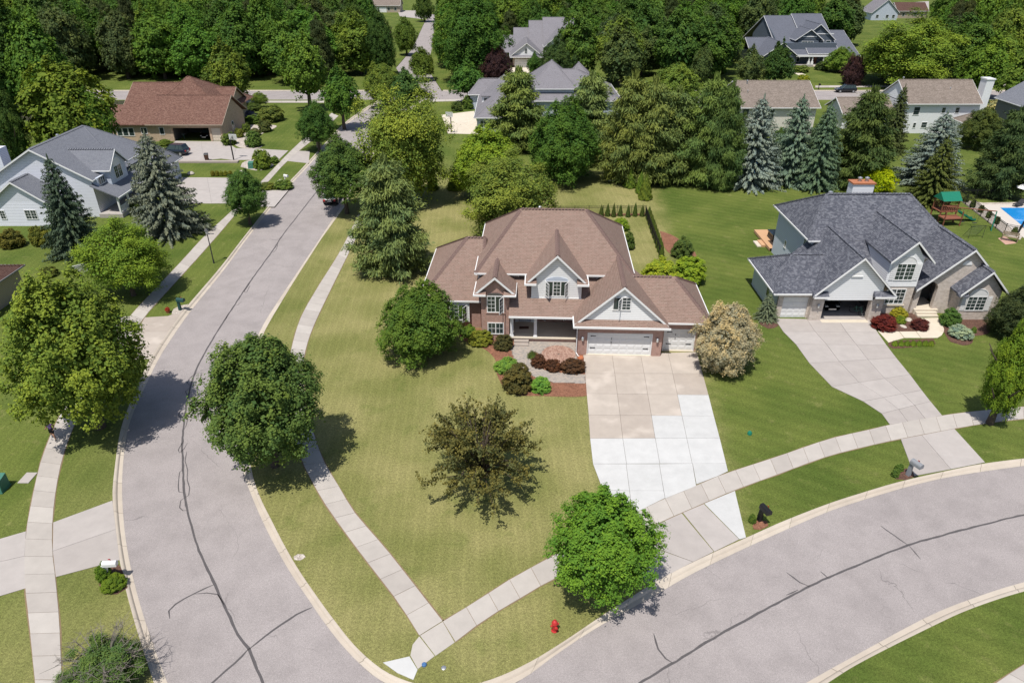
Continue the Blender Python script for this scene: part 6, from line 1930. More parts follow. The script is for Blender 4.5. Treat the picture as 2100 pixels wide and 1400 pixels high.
# garden fence behind the house, arborvitae along it
def fence(label, pts, h=1.3, post=1.9, name='metal_fence', pick=0.13):
    pts = [Vector((p[0], p[1])) for p in pts]
    t = thing(name, label, 'fence', (pts[0].x, pts[0].y, 0))
    o = pts[0]
    for a, b in zip(pts[:-1], pts[1:]):
        L = (b-a).length; n = max(1, int(round(L/post))); d = (b-a)/n; u = (b-a).normalized(); q = Vector((-u.y, u.x))*0.012
        for i in range(n+1):
            if a != pts[0] and i == 0: continue
            p = a+d*i-o
            m = MB(); m.box(p.x-0.03, p.x+0.03, p.y-0.03, p.y+0.03, 0, h+0.05); m.box(p.x-0.04, p.x+0.04, p.y-0.04, p.y+0.04, h+0.051, h+0.08); m.build('post', M['black_metal'], t)
        for i in range(n):
            p0, p1 = a+d*i-o, a+d*(i+1)-o
            m = MB()
            for z in (0.12, h-0.18, h):
                m.hexa([(p0.x-q.x, p0.y-q.y, z-0.02), (p1.x-q.x, p1.y-q.y, z-0.02), (p1.x+q.x, p1.y+q.y, z-0.02), (p0.x+q.x, p0.y+q.y, z-0.02)], [(p0.x-q.x, p0.y-q.y, z+0.02), (p1.x-q.x, p1.y-q.y, z+0.02), (p1.x+q.x, p1.y+q.y, z+0.02), (p0.x+q.x, p0.y+q.y, z+0.02)])
            k = int(d.length/pick)
            for j in range(1, k):
                c = p0.lerp(p1, j/k); m.box(c.x-0.009, c.x+0.009, c.y-0.009, c.y+0.009, 0.1, h+0.0)
            m.build('panel', M['black_metal'], t)
    return t
fence('black metal fence around the small yard behind the brown roof', W([(1120, 444), (1323, 443), (1337, 484), (1353, 528)]))
bed([(1225, 441), (1322, 440), (1322, 446), (1225, 447)], 'mulch_red', world=[G(*p) for p in [(1225, 439), (1325, 438), (1323, 442), (1225, 443)]])
AV = [(1233, 441), (1246, 441), (1258, 442), (1272, 441), (1288, 442), (1302, 441), (1317, 441)]
for k, (a, b_) in enumerate(AV):
    conifer('cone', (a-5, a+5, b_-20-(k % 3)*2, b_+4), (0.078, 0.120, 0.039), 'small arborvitae in the row along the rear of the black fence', 'arborvitae', 'shrub', 'arborvitae along the rear black fence', k)
for k in range(9):
    t_ = k/8; a = 1330+26*t_; b_ = 447+78*t_
    conifer('cone', (a-5.5, a+6.5, b_-23-4*t_, b_+4), (0.098, 0.150, 0.039), 'narrow arborvitae in the row outside the side of the black fence', 'arborvitae', 'shrub', 'arborvitae along the side of the black fence', k)
for bx, lb in (((877, 899, 351, 392), 'cone arborvitae on the back lawn below the tall yellow-green tree'), ((917, 946, 351, 392), 'cone arborvitae on the back lawn below the yellow-green maple'), ((1280, 1305, 346, 388), 'cone arborvitae on the back lawn standing alone near the planter'),
               ((1303, 1322, 355, 399), 'cone arborvitae on the back lawn, rear of the touching pair'), ((1310, 1337, 361, 412), 'cone arborvitae on the back lawn, front of the touching pair')):
    conifer('cone', bx, (0.130, 0.202, 0.039), lb, 'arborvitae', 'shrub')
p = G(1261, 369); t = thing('planter_box', 'raised wooden planter bed on the back lawn', 'planter', (p.x, p.y, 0))
for a in ((-1.0, 1.0, -0.6, -0.54), (-1.0, 1.0, 0.54, 0.6), (-1.0, -0.94, -0.54, 0.54), (0.94, 1.0, -0.54, 0.54)):
    m = MB(); m.box(*a, 0, 0.3); m.build('board', M['galv'], t)
m = MB(); m.box(-0.94, 0.94, -0.54, 0.54, 0, 0.24); m.build('soil', M['mulch_dark'], t)
for k in range(6):
    g_ = bpy.data.objects.new('seedling', CR['grass'][0]); COL.objects.link(g_); g_.parent = t; g_.location = (-0.75+k*0.3, 0.1*(-1)**k, 0.24); g_.scale = (0.325, 0.325, 0.390); g_.color = (0.08, 0.16, 0.03, 1)

# ---------------------------------------------------------------- beds of the slate house
def TT(x, y): return (1760+x/4.6676, 420+y/4.6676)
bed([TT(95, 1100), TT(230, 1035), TT(560, 1040), TT(600, 1085), TT(660, 1190), TT(545, 1212), TT(250, 1208), TT(170, 1190)], 'mulch_dark')
bed([TT(765, 1130), TT(990, 1095), TT(1260, 1095), TT(1240, 1235), TT(1110, 1255), TT(1090, 1325), TT(1000, 1345), TT(885, 1312), TT(825, 1225)], 'mulch_dark')
bed([TT(290, 1310), TT(720, 1280), TT(740, 1330), TT(330, 1375)], 'mulch_dark')
bed([(1558, 652), (1586, 648), (1596, 668), (1575, 674), (1558, 665)], 'mulch_dark')
w2 = bpy.data.objects.new('front_walk', None); COL.objects.link(w2); structure(w2)
for q in ([TT(185, 1207), TT(390, 1214), TT(440, 1275), TT(290, 1320)], [TT(392, 1214), TT(550, 1213), TT(600, 1275), TT(442, 1275)], [TT(552, 1213), TT(662, 1195), TT(700, 1192), TT(820, 1215), TT(800, 1250), TT(760, 1274), TT(602, 1276)],
          [TT(664, 1193), TT(598, 1085), TT(765, 1082), TT(790, 1120), TT(822, 1190), TT(820, 1213)]):
    slab(W(q), w2, 'concrete_cream', 0.03)
BUR = (0.137, 0.029, 0.029)
shrub(bb(TT, 128, 362, 1052, 1212), BUR, 'wide burgundy mound beside the slate house driveway')
shrub(bb(TT, 503, 678, 1088, 1206), (0.111, 0.034, 0.034), 'smaller burgundy mound beside the cream front walk')
shrub(bb(TT, 308, 472, 975, 1082), (0.286, 0.299, 0.039), 'yellow-green shrub under the slate house bay window')
shrub(bb(TT, 358, 462, 1058, 1148), (0.169, 0.273, 0.036), 'small bright green shrub between the two burgundy mounds')
shrub(bb(TT, 778, 988, 988, 1182), (0.081, 0.163, 0.044), 'rounded green cone shrub right of the arched entry')
tree('shrub', bb(TT, 862, 1106, 1138, 1292), 0.0, (0.273, 0.351, 0.338), 'dwarf blue-grey spruce mound in dark mulch', 'dwarf_spruce', 'shrub', i=1)
shrub(bb(TT, 1078, 1135, 1165, 1232), (0.130, 0.208, 0.046), 'small leafy plant behind the blue-grey mound')
for k in range(7):
    a = 320+k*58
    shrub(bb(TT, a, a+62, 1278, 1345), (0.156, 0.247, 0.039), 'clump of daylily leaves in the row along the cream walk', 'grass', 'daylily_clump', 'daylily row by the cream walk')
for k, (a, b_, s) in enumerate(((322, 1100, 0.30), (482, 1105, 0.34), (430, 1168, 0.28))):
    p = G(*TT(a, b_)); m = MB(); m.lathe([(0.9, 0), (1.1, 0.25), (0.85, 0.6), (0.3, 0.8)], 8); o = m.build('boulder', M['boulder'], smooth=True); o.location = (p.x, p.y, 0.0); o.scale = (s*1.1, s*0.8, s*0.7); o.rotation_euler = (0, 0, k)
    tag(o, ['pale boulder between burgundy and yellow-green shrubs', 'pale boulder right of the small bright green shrub', 'flat pale boulder at the front of the slate house bed'][k], 'boulder')
# deck behind the slate house
t = thing('wooden_deck', 'tan wooden deck behind the slate house', 'deck', (28.5, 71.85, 0))
for k in range(38):
    m = MB(); m.box(0, 5.5, k*0.15, k*0.15+0.142, 0.36, 0.40); m.build('plank', M['wood_tan'], t)
m = MB(); m.box(-0.03, -0.001, 0, 5.7, 0.1, 0.40); m.build('rim_board', M['wood_tan'], t)
for k in range(2):
    m = MB(); m.box(-0.5-k*0.45, -0.04-k*0.45, 1.3, 2.9, 0, 0.24-k*0.12); m.build('step', M['wood_tan'] if k == 0 else M['concrete_cream'], t)
m = MB(); m.hexa([(0.8, 1.8, 0.401), (2.4, 1.8, 0.401), (2.4, 3.6, 0.401), (0.8, 3.6, 0.401)], [(0.85, 1.85, 1.1), (2.35, 1.85, 1.1), (2.35, 3.55, 1.1), (0.85, 3.55, 1.1)])
o = m.build('hot_tub', M['dark_metal']); o.location = (28.5, 71.85, 0); tag(o, 'dark covered hot tub on the tan wooden deck', 'hot tub')
c_m = MB(); c_m.box(0.75, 2.45, 1.75, 3.65, 1.1, 1.22); c_m.build('cover', M['car_navy'], o)

# ---------------------------------------------------------------- pool, fence, play set on the right
def PP(x, y): return (1880+x/7.777, 360+y/7.777)
bed([], 'stones', 'gravel_bed', 0.02, [G(*p) for p in ((1966, 409), (2016, 416), (2130, 414), (2130, 420), (2012, 421), (2074, 470), (2100, 480), (2092, 492), (2058, 480))])
m = MB(); m.prism([G(*p)[:2] for p in ((2013, 420), (2240, 419), (2400, 545), (2180, 548), (2072, 468))], -0.02, 0.05); structure(m.build('pool_deck', M['pool_deck']))
m = MB(); m.prism([G(*p)[:2] for p in ((2051, 427), (2210, 427), (2330, 520), (2165, 520))], 0.0, 0.062); structure(m.build('pool', M['pool_water']))
m = MB(); m.prism([G(*p)[:2] for p in ((1470, 330), (1640, 325), (1650, 352), (1480, 358))], 0.0, 0.05); structure(m.build('pool', M['pool_water']))
fence('black metal fence around the pool', [G(*p) for p in ((2140, 411), (1965, 408), (2010, 444), (2058, 481), (2084, 486), (2096, 468), (2150, 480))], 1.3, 2.2)
for k, (a, b_) in enumerate(((1981, 412), (1995, 423), (2012, 434), (2028, 445), (2045, 457), (2081, 478))):
    shrub((a-7, a+7, b_-13, b_+4), (0.098, 0.143, 0.044), 'grassy shrub in the gravel bed inside the pool fence', name='pool_shrub', group='shrubs along the pool fence')
p = G(2098, 416); t = thing('patio_umbrella', 'white patio umbrella on the pool deck', 'umbrella', (p.x, p.y, 0.05))
m = MB(); m.tube([(0, 0, 0), (0, 0, 2.4)], 0.03, 8); m.build('pole', M['galv'], t)
m = MB()
for k in range(8):
    a0, a1 = math.pi/4*k, math.pi/4*(k+1)
    m.poly([(0, 0, 2.6), (1.4*math.cos(a0), 1.4*math.sin(a0), 1.95), (1.4*math.cos(a1), 1.4*math.sin(a1), 1.95)])
m.build('canopy', M['umbrella_white'], t)
m = MB(); m.lathe([(0.3, 0), (0.3, 0.08), (0.05, 0.14)], 10); m.build('base', M['dark_metal'], t)
p = G(2088, 423); t = thing('sun_lounger', 'dark sun lounger on the pool deck under the umbrella', 'lounger', (p.x, p.y, 0.05), 0.5)
m = MB(); m.box(-0.9, 0.3, -0.32, 0.32, 0.28, 0.36); m.build('seat', M['dark_metal'], t)
m = MB(); m.hexa([(0.3, -0.32, 0.28), (0.36, -0.32, 0.28), (0.468, 0.416, 0.364), (0.390, 0.416, 0.364)], [(0.85, -0.32, 0.75), (0.9, -0.32, 0.72), (0.9, 0.32, 0.72), (0.85, 0.32, 0.75)]); m.build('backrest', M['dark_metal'], t)
for a in (-0.8, 0.25):
    for b_ in (-0.28, 0.28): m = MB(); m.box(a-0.03, a+0.03, b_-0.03, b_+0.03, 0, 0.28); m.build('leg', M['dark_metal'], t)
slab(W([(2046, 489), (2060, 485), (2085, 499), (2062, 502)]), bpy.data.objects['pool_deck'], 'paver_pink', 0.03)
p = G(2069, 494); t = thing('wooden_bench', 'weathered wooden bench on the pink paver pad outside the pool fence', 'bench', (p.x, p.y, 0.03), -0.55)
for k in range(4): m = MB(); m.box(-0.8, 0.8, -0.22+k*0.12, -0.12+k*0.12, 0.43, 0.46); m.build('seat_slat', M['wood_grey'], t)
for k in range(3): m = MB(); m.box(-0.8, 0.8, 0.24, 0.27, 0.58+k*0.14, 0.68+k*0.14); m.build('back_slat', M['wood_grey'], t)
for a in (-0.76, 0.76):
    m = MB(); m.box(a-0.04, a+0.04, -0.24, -0.18, 0, 0.65); m.build('leg', M['wood_grey'], t)
    m = MB(); m.box(a-0.04, a+0.04, 0.2, 0.26, 0, 1.0); m.build('leg', M['wood_grey'], t)
    m = MB(); m.box(a-0.05, a+0.05, -0.26, 0.2, 0.65, 0.69); m.build('armrest', M['wood_grey'], t)
# play set
p = G(*PP(430, 740)); t = thing('play_set', 'wooden play set with green roof, green slide and swing beam', 'play set', (p.x, p.y+0.6, 0), 0.1)
for a in (-1.0, 1.0):
    for b_ in (-0.8, 0.8): m = MB(); m.box(a-0.06, a+0.06, b_-0.06, b_+0.06, 0, 2.9); m.build('post', M['wood_red'], t)
m = MB(); m.box(-1.1, 1.1, -0.9, 0.9, 1.35, 1.45); m.build('deck', M['wood_red'], t)
for s_ in (-1, 1):
    for k in range(9): m = MB(); m.box(-0.95+k*0.235-0.05, -0.95+k*0.235+0.05, s_*0.84-0.02, s_*0.84+0.02, 1.45, 2.1); m.build('baluster', M['wood_red'], t)
    m = MB(); m.box(-1.0, 1.0, s_*0.88-0.03, s_*0.88+0.03, 2.1, 2.2); m.build('rail', M['wood_red'], t)
m = MB(); m.hexa([(-1.2, -1.0, 2.75), (1.2, -1.0, 2.75), (1.2, 1.0, 2.75), (-1.2, 1.0, 2.75)], [(-1.2, -0.03, 3.6), (1.2, -0.03, 3.6), (1.2, 0.03, 3.6), (-1.2, 0.03, 3.6)]); m.build('canopy', M['green_plastic'], t)
m = MB(); m.box(-1.3, 1.0, -2.2, -0.9, 0.9, 1.0); m.build('lower_deck', M['wood_red'], t)
for a in (-1.25, 0.9): m = MB(); m.box(a-0.05, a+0.05, -2.15, -2.05, 0, 1.8); m.build('post', M['wood_red'], t)
m = MB(); prof = [(1.1, 1.42), (1.6, 1.25), (2.1, 0.85), (2.5, 0.75), (3.0, 0.4), (3.5, 0.2), (3.9, 0.18)]
for (x0, z0), (x1, z1) in zip(prof[:-1], prof[1:]):
    m.hexa([(x0, -0.75, z0-0.05), (x1, -0.75, z1-0.05), (x1, -0.15, z1-0.05), (x0, -0.15, z0-0.05)], [(x0, -0.75, z0), (x1, -0.75, z1), (x1, -0.15, z1), (x0, -0.15, z0)])
    for q in (-0.79, -0.11): m.hexa([(x0, q-0.04, z0-0.05), (x1, q-0.04, z1-0.05), (x1, q+0.04, z1-0.05), (x0, q+0.04, z0-0.05)], [(x0, q-0.04, z0+0.16), (x1, q-0.04, z1+0.16), (x1, q+0.04, z1+0.16), (x0, q+0.04, z0+0.16)])
m.build('slide', M['green_plastic'], t)
m = MB(); m.tube([(-0.8, -1.2, 2.2), (4.0, -3.4, 2.2)], 0.06, 8); m.build('swing_beam', M['wood_red'], t)
for q in ((4.5, -3.0), (3.6, -4.0)): m = MB(); m.tube([(4.0, -3.4, 2.2), (q[0], q[1], 0)], 0.06, 8); m.build('leg', M['green_plastic'], t)
for u in (0.4, 0.65):
    c0 = Vector((-0.8, -1.2, 2.15)).lerp(Vector((4.0, -3.4, 2.15)), u)
    m = MB(); m.tube([c0+Vector((-0.2, 0.1, 0)), c0+Vector((-0.2, 0.1, -1.6))], 0.012, 5); m.tube([c0+Vector((0.2, -0.1, 0)), c0+Vector((0.2, -0.1, -1.6))], 0.012, 5); m.box(c0.x-0.24, c0.x+0.24, c0.y-0.1, c0.y+0.1, 0.52, 0.56); m.build('swing', M['dark_metal'], t)
p = G(*PP(930, 1000)); t = thing('soccer_goal', 'small wire-framed soccer goal on the lawn by the play set', 'goal', (p.x, p.y, 0), 0.15)
m = MB(); m.tube([(-0.9, 0, 0), (-0.9, 0, 1.5), (0.9, 0, 1.5), (0.9, 0, 0)], 0.025, 6); m.tube([(-0.9, 0, 1.5), (-0.9, 0.9, 0)], 0.02, 6); m.tube([(0.9, 0, 1.5), (0.9, 0.9, 0)], 0.02, 6); m.build('frame', M['dark_metal'], t)
m = MB()
for k in range(13): u = -0.9+1.8*k/12; m.tube([(u, 0, 1.5), (u, 0.9, 0)], 0.006, 4)
for k in range(9): m.tube([(-0.9, 0.1*k, 1.5-k*1.5/9), (0.9, 0.1*k, 1.5-k*1.5/9)], 0.006, 4)
m.build('net', M['net'], t)

# ---------------------------------------------------------------- shrubs and yards across the street
def UU(x, y): return (x/4.667, 240+y/4.667)
shrub(bb(UU, -20, 235, 1068, 1275), (0.137, 0.137, 0.034), 'olive yew mound under the small window of the pale blue house')
shrub(bb(UU, 272, 512, 1045, 1248), (0.143, 0.146, 0.034), 'olive yew mound under the double window of the pale blue house')
shrub((82, 120, 546, 570), (0.104, 0.130, 0.039), 'clipped shrub between the brown roof and the spreading tree')
shrub(bb(UU, 1235, 1352, 775, 915), (0.065, 0.111, 0.034), 'dark rounded shrub below the porch railing of the pale blue house')
for bx, cl, lb in (((980, 1112, 556, 672), (0.111, 0.169, 0.046), 'clipped round shrub beside the ranch garage'), ((1183, 1327, 543, 692), (0.098, 0.163, 0.046), 'clipped round shrub at the edge of the ranch drive lawn'),
                   ((1308, 1518, 322, 474), (0.143, 0.189, 0.046), 'large umbrella-shaped shrub on the ranch house lawn'), ((1098, 1180, 520, 605), (0.182, 0.195, 0.046), 'yellowish shrub along the ranch house side path'),
                   ((1160, 1235, 472, 560), (0.130, 0.176, 0.046), 'green shrub along the ranch house side wall'), ((1215, 1320, 515, 590), (0.117, 0.156, 0.052), 'loose shrub below the umbrella-shaped shrub'),
                   ((1300, 1415, 448, 560), (0.111, 0.137, 0.047), 'dark loose shrub by the white boulder'), ((1250, 1408, 705, 884), (0.156, 0.215, 0.042), 'round green shrub beside the utility box'),
                   ((1395, 1475, 756, 825), (0.130, 0.195, 0.042), 'low shrub on the pavement side of the utility box'), ((1180, 1330, 400, 480), (0.098, 0.169, 0.039), 'low hedge behind the umbrella-shaped shrub'),
                   ((1200, 1340, 312, 372), (0.085, 0.143, 0.039), 'low green bed at the tiny thin tree'), ((160, 238, 645, 712), (0.117, 0.058, 0.039), 'reddish shrub at the left end of the ranch wall'),
                   ((440, 560, 620, 665), (0.130, 0.195, 0.042), 'low hedge at the ranch garage corner'), ((262, 330, 620, 665), (0.130, 0.208, 0.044), 'small green shrub at the ranch wall')):
    shrub(bb(V4, *bx), cl, lb)
for k in range(5): shrub(bb(V4, 888+k*38, 930+k*38, 882, 934), (0.182, 0.195, 0.033), 'tiny clipped shrub in the short row beside the pale house drive', group='tiny clipped shrubs by the drive')
shrub(bb(V4, 1150, 1282, 368, 432), (0.182, 0.169, 0.312), 'purple flowering catmint mound at the ranch corner', name='catmint')
bed([V4(1148, 850), V4(1165, 815), V4(1215, 795), V4(1280, 790), V4(1430, 830), V4(1350, 875), V4(1270, 880)], 'stones', 'gravel_bed')
bed([V4(1100, 600), V4(1210, 500), V4(1300, 490), V4(1460, 500), V4(1300, 590), V4(1330, 680), V4(1180, 690), V4(1100, 660)], 'stones', 'gravel_bed')
for bx in ((1320, 1460, 985, 1050), (1440, 1600, 960, 1050)):
    shrub(bb(V4, *bx), (0.137, 0.195, 0.047), 'low spreading ground cover around the white mailbox of the pale house', group='ground cover at the white mailbox')
t = shrub(bb(V4, 1440, 1545, 965, 1015), (0.66, 0.64, 0.74), 'white flowering clump under the white mailbox', name='flower_clump')
for a, b_, lb in ((1328, 458, 'white boulder under the umbrella-shaped shrub'), (1160, 905, 'pale rock beside the tiny clipped shrubs'), (720, 915, 'pale rock by the blue spruce')):
    p = G(*V4(a, b_)); m = MB(); m.lathe([(0.9, 0), (1.1, 0.3), (0.8, 0.8), (0.3, 1.0)], 8); o = m.build('boulder', M['boulder'], smooth=True); o.location = (p.x, p.y, 0); o.scale = (0.5, 0.45, 0.45); tag(o, lb, 'boulder')
p = G(*V4(880, 812)); m = MB(); m.box(-7.0, 5.0, -0.4, 0.4, 0, 0.25); o = m.build('retaining_wall', M['step_stone']); o.location = (p.x-0.5, p.y, 0); tag(o, 'low stone edging wall along the ranch house drive', 'wall')
shrub((949, 972, 196, 226), (0.111, 0.169, 0.039), 'clipped shrub left of the hip-roofed house drive'); shrub((925, 948, 209, 229), (0.091, 0.137, 0.039), 'low dark shrub beside the clipped one at the hip-roofed house')
shrub((1671, 1698, 126, 146), (0.065, 0.104, 0.039), 'dark shrub right of the craftsman porch'); shrub((1636, 1661, 153, 168), (0.260, 0.299, 0.039), 'yellow shrub on the craftsman front lawn'); shrub((1626, 1659, 135, 150), (0.143, 0.208, 0.052), 'leafy flower bed before the craftsman porch')
shrub((2020, 2068, 205, 236), (0.42, 0.40, 0.26), 'cream flowering shrub beside the grey lap-sided house'); shrub((770, 800, 250, 272), (0.117, 0.195, 0.078), 'ornamental grass by the basketball drive', 'grass', 'ornamental_grass')
p = G(1640, 152); m = MB(); m.box(-1.0, 1.0, -14, -1, 0, 0.03); o = structure(m.build('front_walk', M['concrete_cream'])); o.location = (p.x, p.y+12, 0)
# ---------------------------------------------------------------- street furniture
def mailbox(px, rot, body, postm, label, h=1.05, plastic=False):
    p = G(*px); t = thing('mailbox', label, 'mailbox', (p.x, p.y, 0), rot)
    m = MB()
    if plastic: m.hexa([(-0.12, -0.12, 0), (0.12, -0.12, 0), (0.12, 0.12, 0), (-0.12, 0.12, 0)], [(-0.09, -0.09, h), (0.09, -0.09, h), (0.09, 0.09, h), (-0.09, 0.09, h)])
    else: m.box(-0.06, 0.06, -0.06, 0.06, 0, h+0.25)
    m.build('post', M[postm], t)
    if not plastic: m = MB(); m.box(-0.05, 0.05, -0.55, 0.2, h-0.12, h-0.05); m.build('arm', M[postm], t)
    m = MB(); n = 8; w = 0.14 if not plastic else 0.18
    pr = [(-w, 0), (w, 0)]+[(w*math.cos(math.pi*k/n), 0.16+w*math.sin(math.pi*k/n)) for k in range(n+1)]
    m.wall(pr, 'x', -0.62, 0.08); bo = m.build('box', M[body], t, smooth=False); bo.location = (0, 0, h-0.05)
    m = MB(); m.wall([(q[0]*1.04, q[1]*1.02) for q in pr], 'x', -0.65, -0.621); m.build('lid', M[body], bo)
    m = MB(); m.box(w+0.001, w+0.02, -0.3, -0.26, 0.1, 0.32); m.box(w+0.001, w+0.02, -0.3, -0.18, 0.26, 0.32); m.build('flag', M['red_paint'], bo)
    return t
mailbox((370, 636), rad(80), 'dark_green_paint', 'dark_green_paint', 'dark green plastic mailbox in a ring of stones', 1.0, True)
bed([(352, 645), (356, 634), (370, 627), (386, 624), (378, 634), (366, 645)], 'stones', 'gravel_bed', 0.03)
p = G(345, 641); m = MB(); m.lathe([(0.14, 0), (0.2, 0.25), (0.22, 0.28)], 10); o = m.build('flower_pot', M['terracotta']); o.location = (p.x, p.y, 0); tag(o, 'small red-brown flower pot near the dark green mailbox', 'pot')
g_ = bpy.data.objects.new('flowers', CR['shrub'][0]); COL.objects.link(g_); g_.parent = o; g_.location = (0, 0, 0.36); g_.scale = (0.25, 0.25, 0.2); g_.color = (0.35, 0.06, 0.04, 1)
mailbox((226, 1186), rad(95), 'white_paint', 'white_trim', 'white mailbox on a white post between two round shrubs', 1.05)
shrub((194, 230, 1152, 1194), (0.10, 0.165, 0.022), 'round green shrub behind the white mailbox by the left drive')
shrub((207, 258, 1174, 1216), (0.105, 0.175, 0.022), 'round green shrub in front of the white mailbox by the left drive')
bed([(204, 1200), (200, 1170), (235, 1150), (256, 1180), (262, 1205), (240, 1218), (214, 1218)], 'mulch_dark', 'mulch_bed')
mailbox((1557, 1067), rad(20), 'black_metal', 'black_metal', 'black mailbox beside the apron of the white-patched driveway', 1.05, True)
bed([(1543, 1078), (1552, 1067), (1572, 1068), (1576, 1078), (1560, 1086), (1546, 1085)], 'mulch_red')
shrub((1535, 1551, 1053, 1074), (0.09, 0.16, 0.03), 'small green plant beside the black mailbox', name='plant')
mailbox((1862, 974), rad(25), 'grey_plastic', 'grey_plastic', 'grey mailbox with two small bushes by the slate house apron', 1.05, True)
bed([(1836, 982), (1840, 966), (1858, 960), (1874, 968), (1876, 977), (1858, 984)], 'mulch_dark')
shrub((1828, 1846, 960, 981), (0.10, 0.18, 0.045), 'small pale green bush left of the grey mailbox', name='bush'); shrub((1835, 1854, 951, 968), (0.08, 0.15, 0.04), 'small green bush behind the grey mailbox', name='bush')
mailbox((586, 376), rad(60), 'white_paint', 'white_trim', 'white mailbox above white flowers on the verge', 1.05)
mailbox((1678, 184), rad(0), 'black_metal', 'black_metal', 'black mailbox on the verge before the craftsman house', 1.1)
p = G(655, 302); t = thing('brick_mailbox', 'brick mailbox pillar under the dark street tree', 'mailbox', (p.x, p.y, 0))
m = MB(); m.box(-0.35, 0.35, -0.35, 0.35, 0, 1.4); m.build('pillar', M['brick_tan'], t)
m = MB(); m.box(-0.4, 0.4, -0.4, 0.4, 1.4, 1.5); m.build('cap', M['concrete_cream'], t); m = MB(); m.box(0.35, 0.37, -0.15, 0.15, 0.9, 1.2); m.build('door', M['black_metal'], t)

p = G(1137, 1292); t = thing('fire_hydrant', 'red fire hydrant on the verge near the corner', 'hydrant', (p.x, p.y, 0), 0.4)
m = MB(); m.lathe([(0.17, 0), (0.17, 0.05), (0.115, 0.06), (0.115, 0.5), (0.16, 0.5), (0.16, 0.55), (0.125, 0.56)], 16); m.build('barrel', M['red_paint'], t, smooth=True)
m = MB(); m.lathe([(0.15, 0.56), (0.14, 0.63), (0.09, 0.71), (0.035, 0.74), (0.035, 0.80)], 16); m.build('bonnet', M['red_paint'], t, smooth=True)
for a in ((0.115, 0.22, 0, 0), (-0.115, -0.22, 0, 0)): m = MB(); m.tube([(a[0], 0, 0.42), (a[1], 0, 0.42)], 0.055, 10); m.build('nozzle', M['red_paint'], t)
m = MB(); m.tube([(0, -0.115, 0.38), (0, -0.24, 0.38)], 0.075, 12); m.build('pumper_nozzle', M['red_paint'], t)
m = MB(); m.box(-0.045, 0.045, -0.26, -0.241, 0.34, 0.42); m.build('cap_nut', M['red_paint'], t)
def flat_cap(px, r, h, mat, label, cat, name):
    p = G(*px); m = MB(); m.lathe([(r, 0), (r, h*0.6), (r*0.6, h)], 14); o = m.build(name, M[mat], smooth=True); o.location = (p.x, p.y, 0.0); tag(o, label, cat); return o
flat_cap((870, 1363), 0.12, 0.12, 'blue_plastic', 'blue water valve on the grass beside the corner ramp', 'water valve', 'water_valve')
flat_cap((910, 1369), 0.12, 0.05, 'galv', 'pale round valve cover in the grass by the corner', 'manhole', 'round_manhole')
flat_cap((1537, 890), 0.16, 0.24, 'green_plastic', 'green utility marker dome on the lawn between the two drives', 'marker', 'utility_marker')
p = G(614, 1142); bed([], 'stones', 'bare_patch', 0.012, [(p.x+0.35*math.cos(k), p.y+0.25*math.sin(k*1.0)) for k in (0, 1, 2, 3, 4, 5)])
p = G(57, 980); m = MB(); m.box(-0.35, 0.35, -0.5, 0.5, 0, 0.05); o = m.build('utility_cover', M['concrete_grey']); o.location = (p.x, p.y, 0); tag(o, 'grey concrete utility cover flush with the left lawn', 'cover')
for px, lb, w in (((516, 345), 'green utility box in the pebble bed', 0.8), ((0, 1003), 'green utility box at the left lawn edge', 0.9)):
    p = G(*px); m = MB(); m.box(-w/2, w/2, -w/2, w/2, 0, 0.08); m.hexa([(-w/2*0.94, -w/2*0.94, 0.08), (w/2*0.94, -w/2*0.94, 0.08), (w/2*0.94, w/2*0.94, 0.08), (-w/2*0.94, w/2*0.94, 0.08)], [(-w/2*0.94, -w/2*0.7, 0.85), (w/2*0.94, -w/2*0.7, 0.85), (w/2*0.94, w/2*0.94, 1.0), (-w/2*0.94, w/2*0.94, 1.0)])
    o = m.build('utility_box', M['utility_green']); o.location = (p.x, p.y, 0); tag(o, lb, 'utility box')
    m = MB(); m.box(-0.02, 0.02, -w/2-0.0, -w/2*0.9, 0.3, 0.45); m.build('latch', M['galv'], o)
# storm inlet in the corner kerb
p = G(708, 1326, ZR)
# lamp post
p = G(438.8, 539.7); t = thing('lamp_post', 'dark lamp post on the verge opposite the pine', 'lamp post', (p.x, p.y, 0))
m = MB(); m.tube([(0, 0, 0), (0, 0, 0.6), (0, 0, 3.35)], [0.09, 0.06, 0.045], 10); m.build('pole', M['dark_metal'], t, smooth=True)
m = MB(); m.hexa([(-0.09, -0.09, 3.35), (0.09, -0.09, 3.35), (0.09, 0.09, 3.35), (-0.09, 0.09, 3.35)], [(-0.15, -0.15, 3.72), (0.15, -0.15, 3.72), (0.15, 0.15, 3.72), (-0.15, 0.15, 3.72)]); m.build('lantern', M['lamp_glass'], t)
m = MB(); m.hexa([(-0.2, -0.2, 3.72), (0.2, -0.2, 3.72), (0.2, 0.2, 3.72), (-0.2, 0.2, 3.72)], [(-0.04, -0.04, 3.92), (0.04, -0.04, 3.92), (0.04, 0.04, 3.92), (-0.04, 0.04, 3.92)]); m.build('lantern_cap', M['dark_metal'], t)
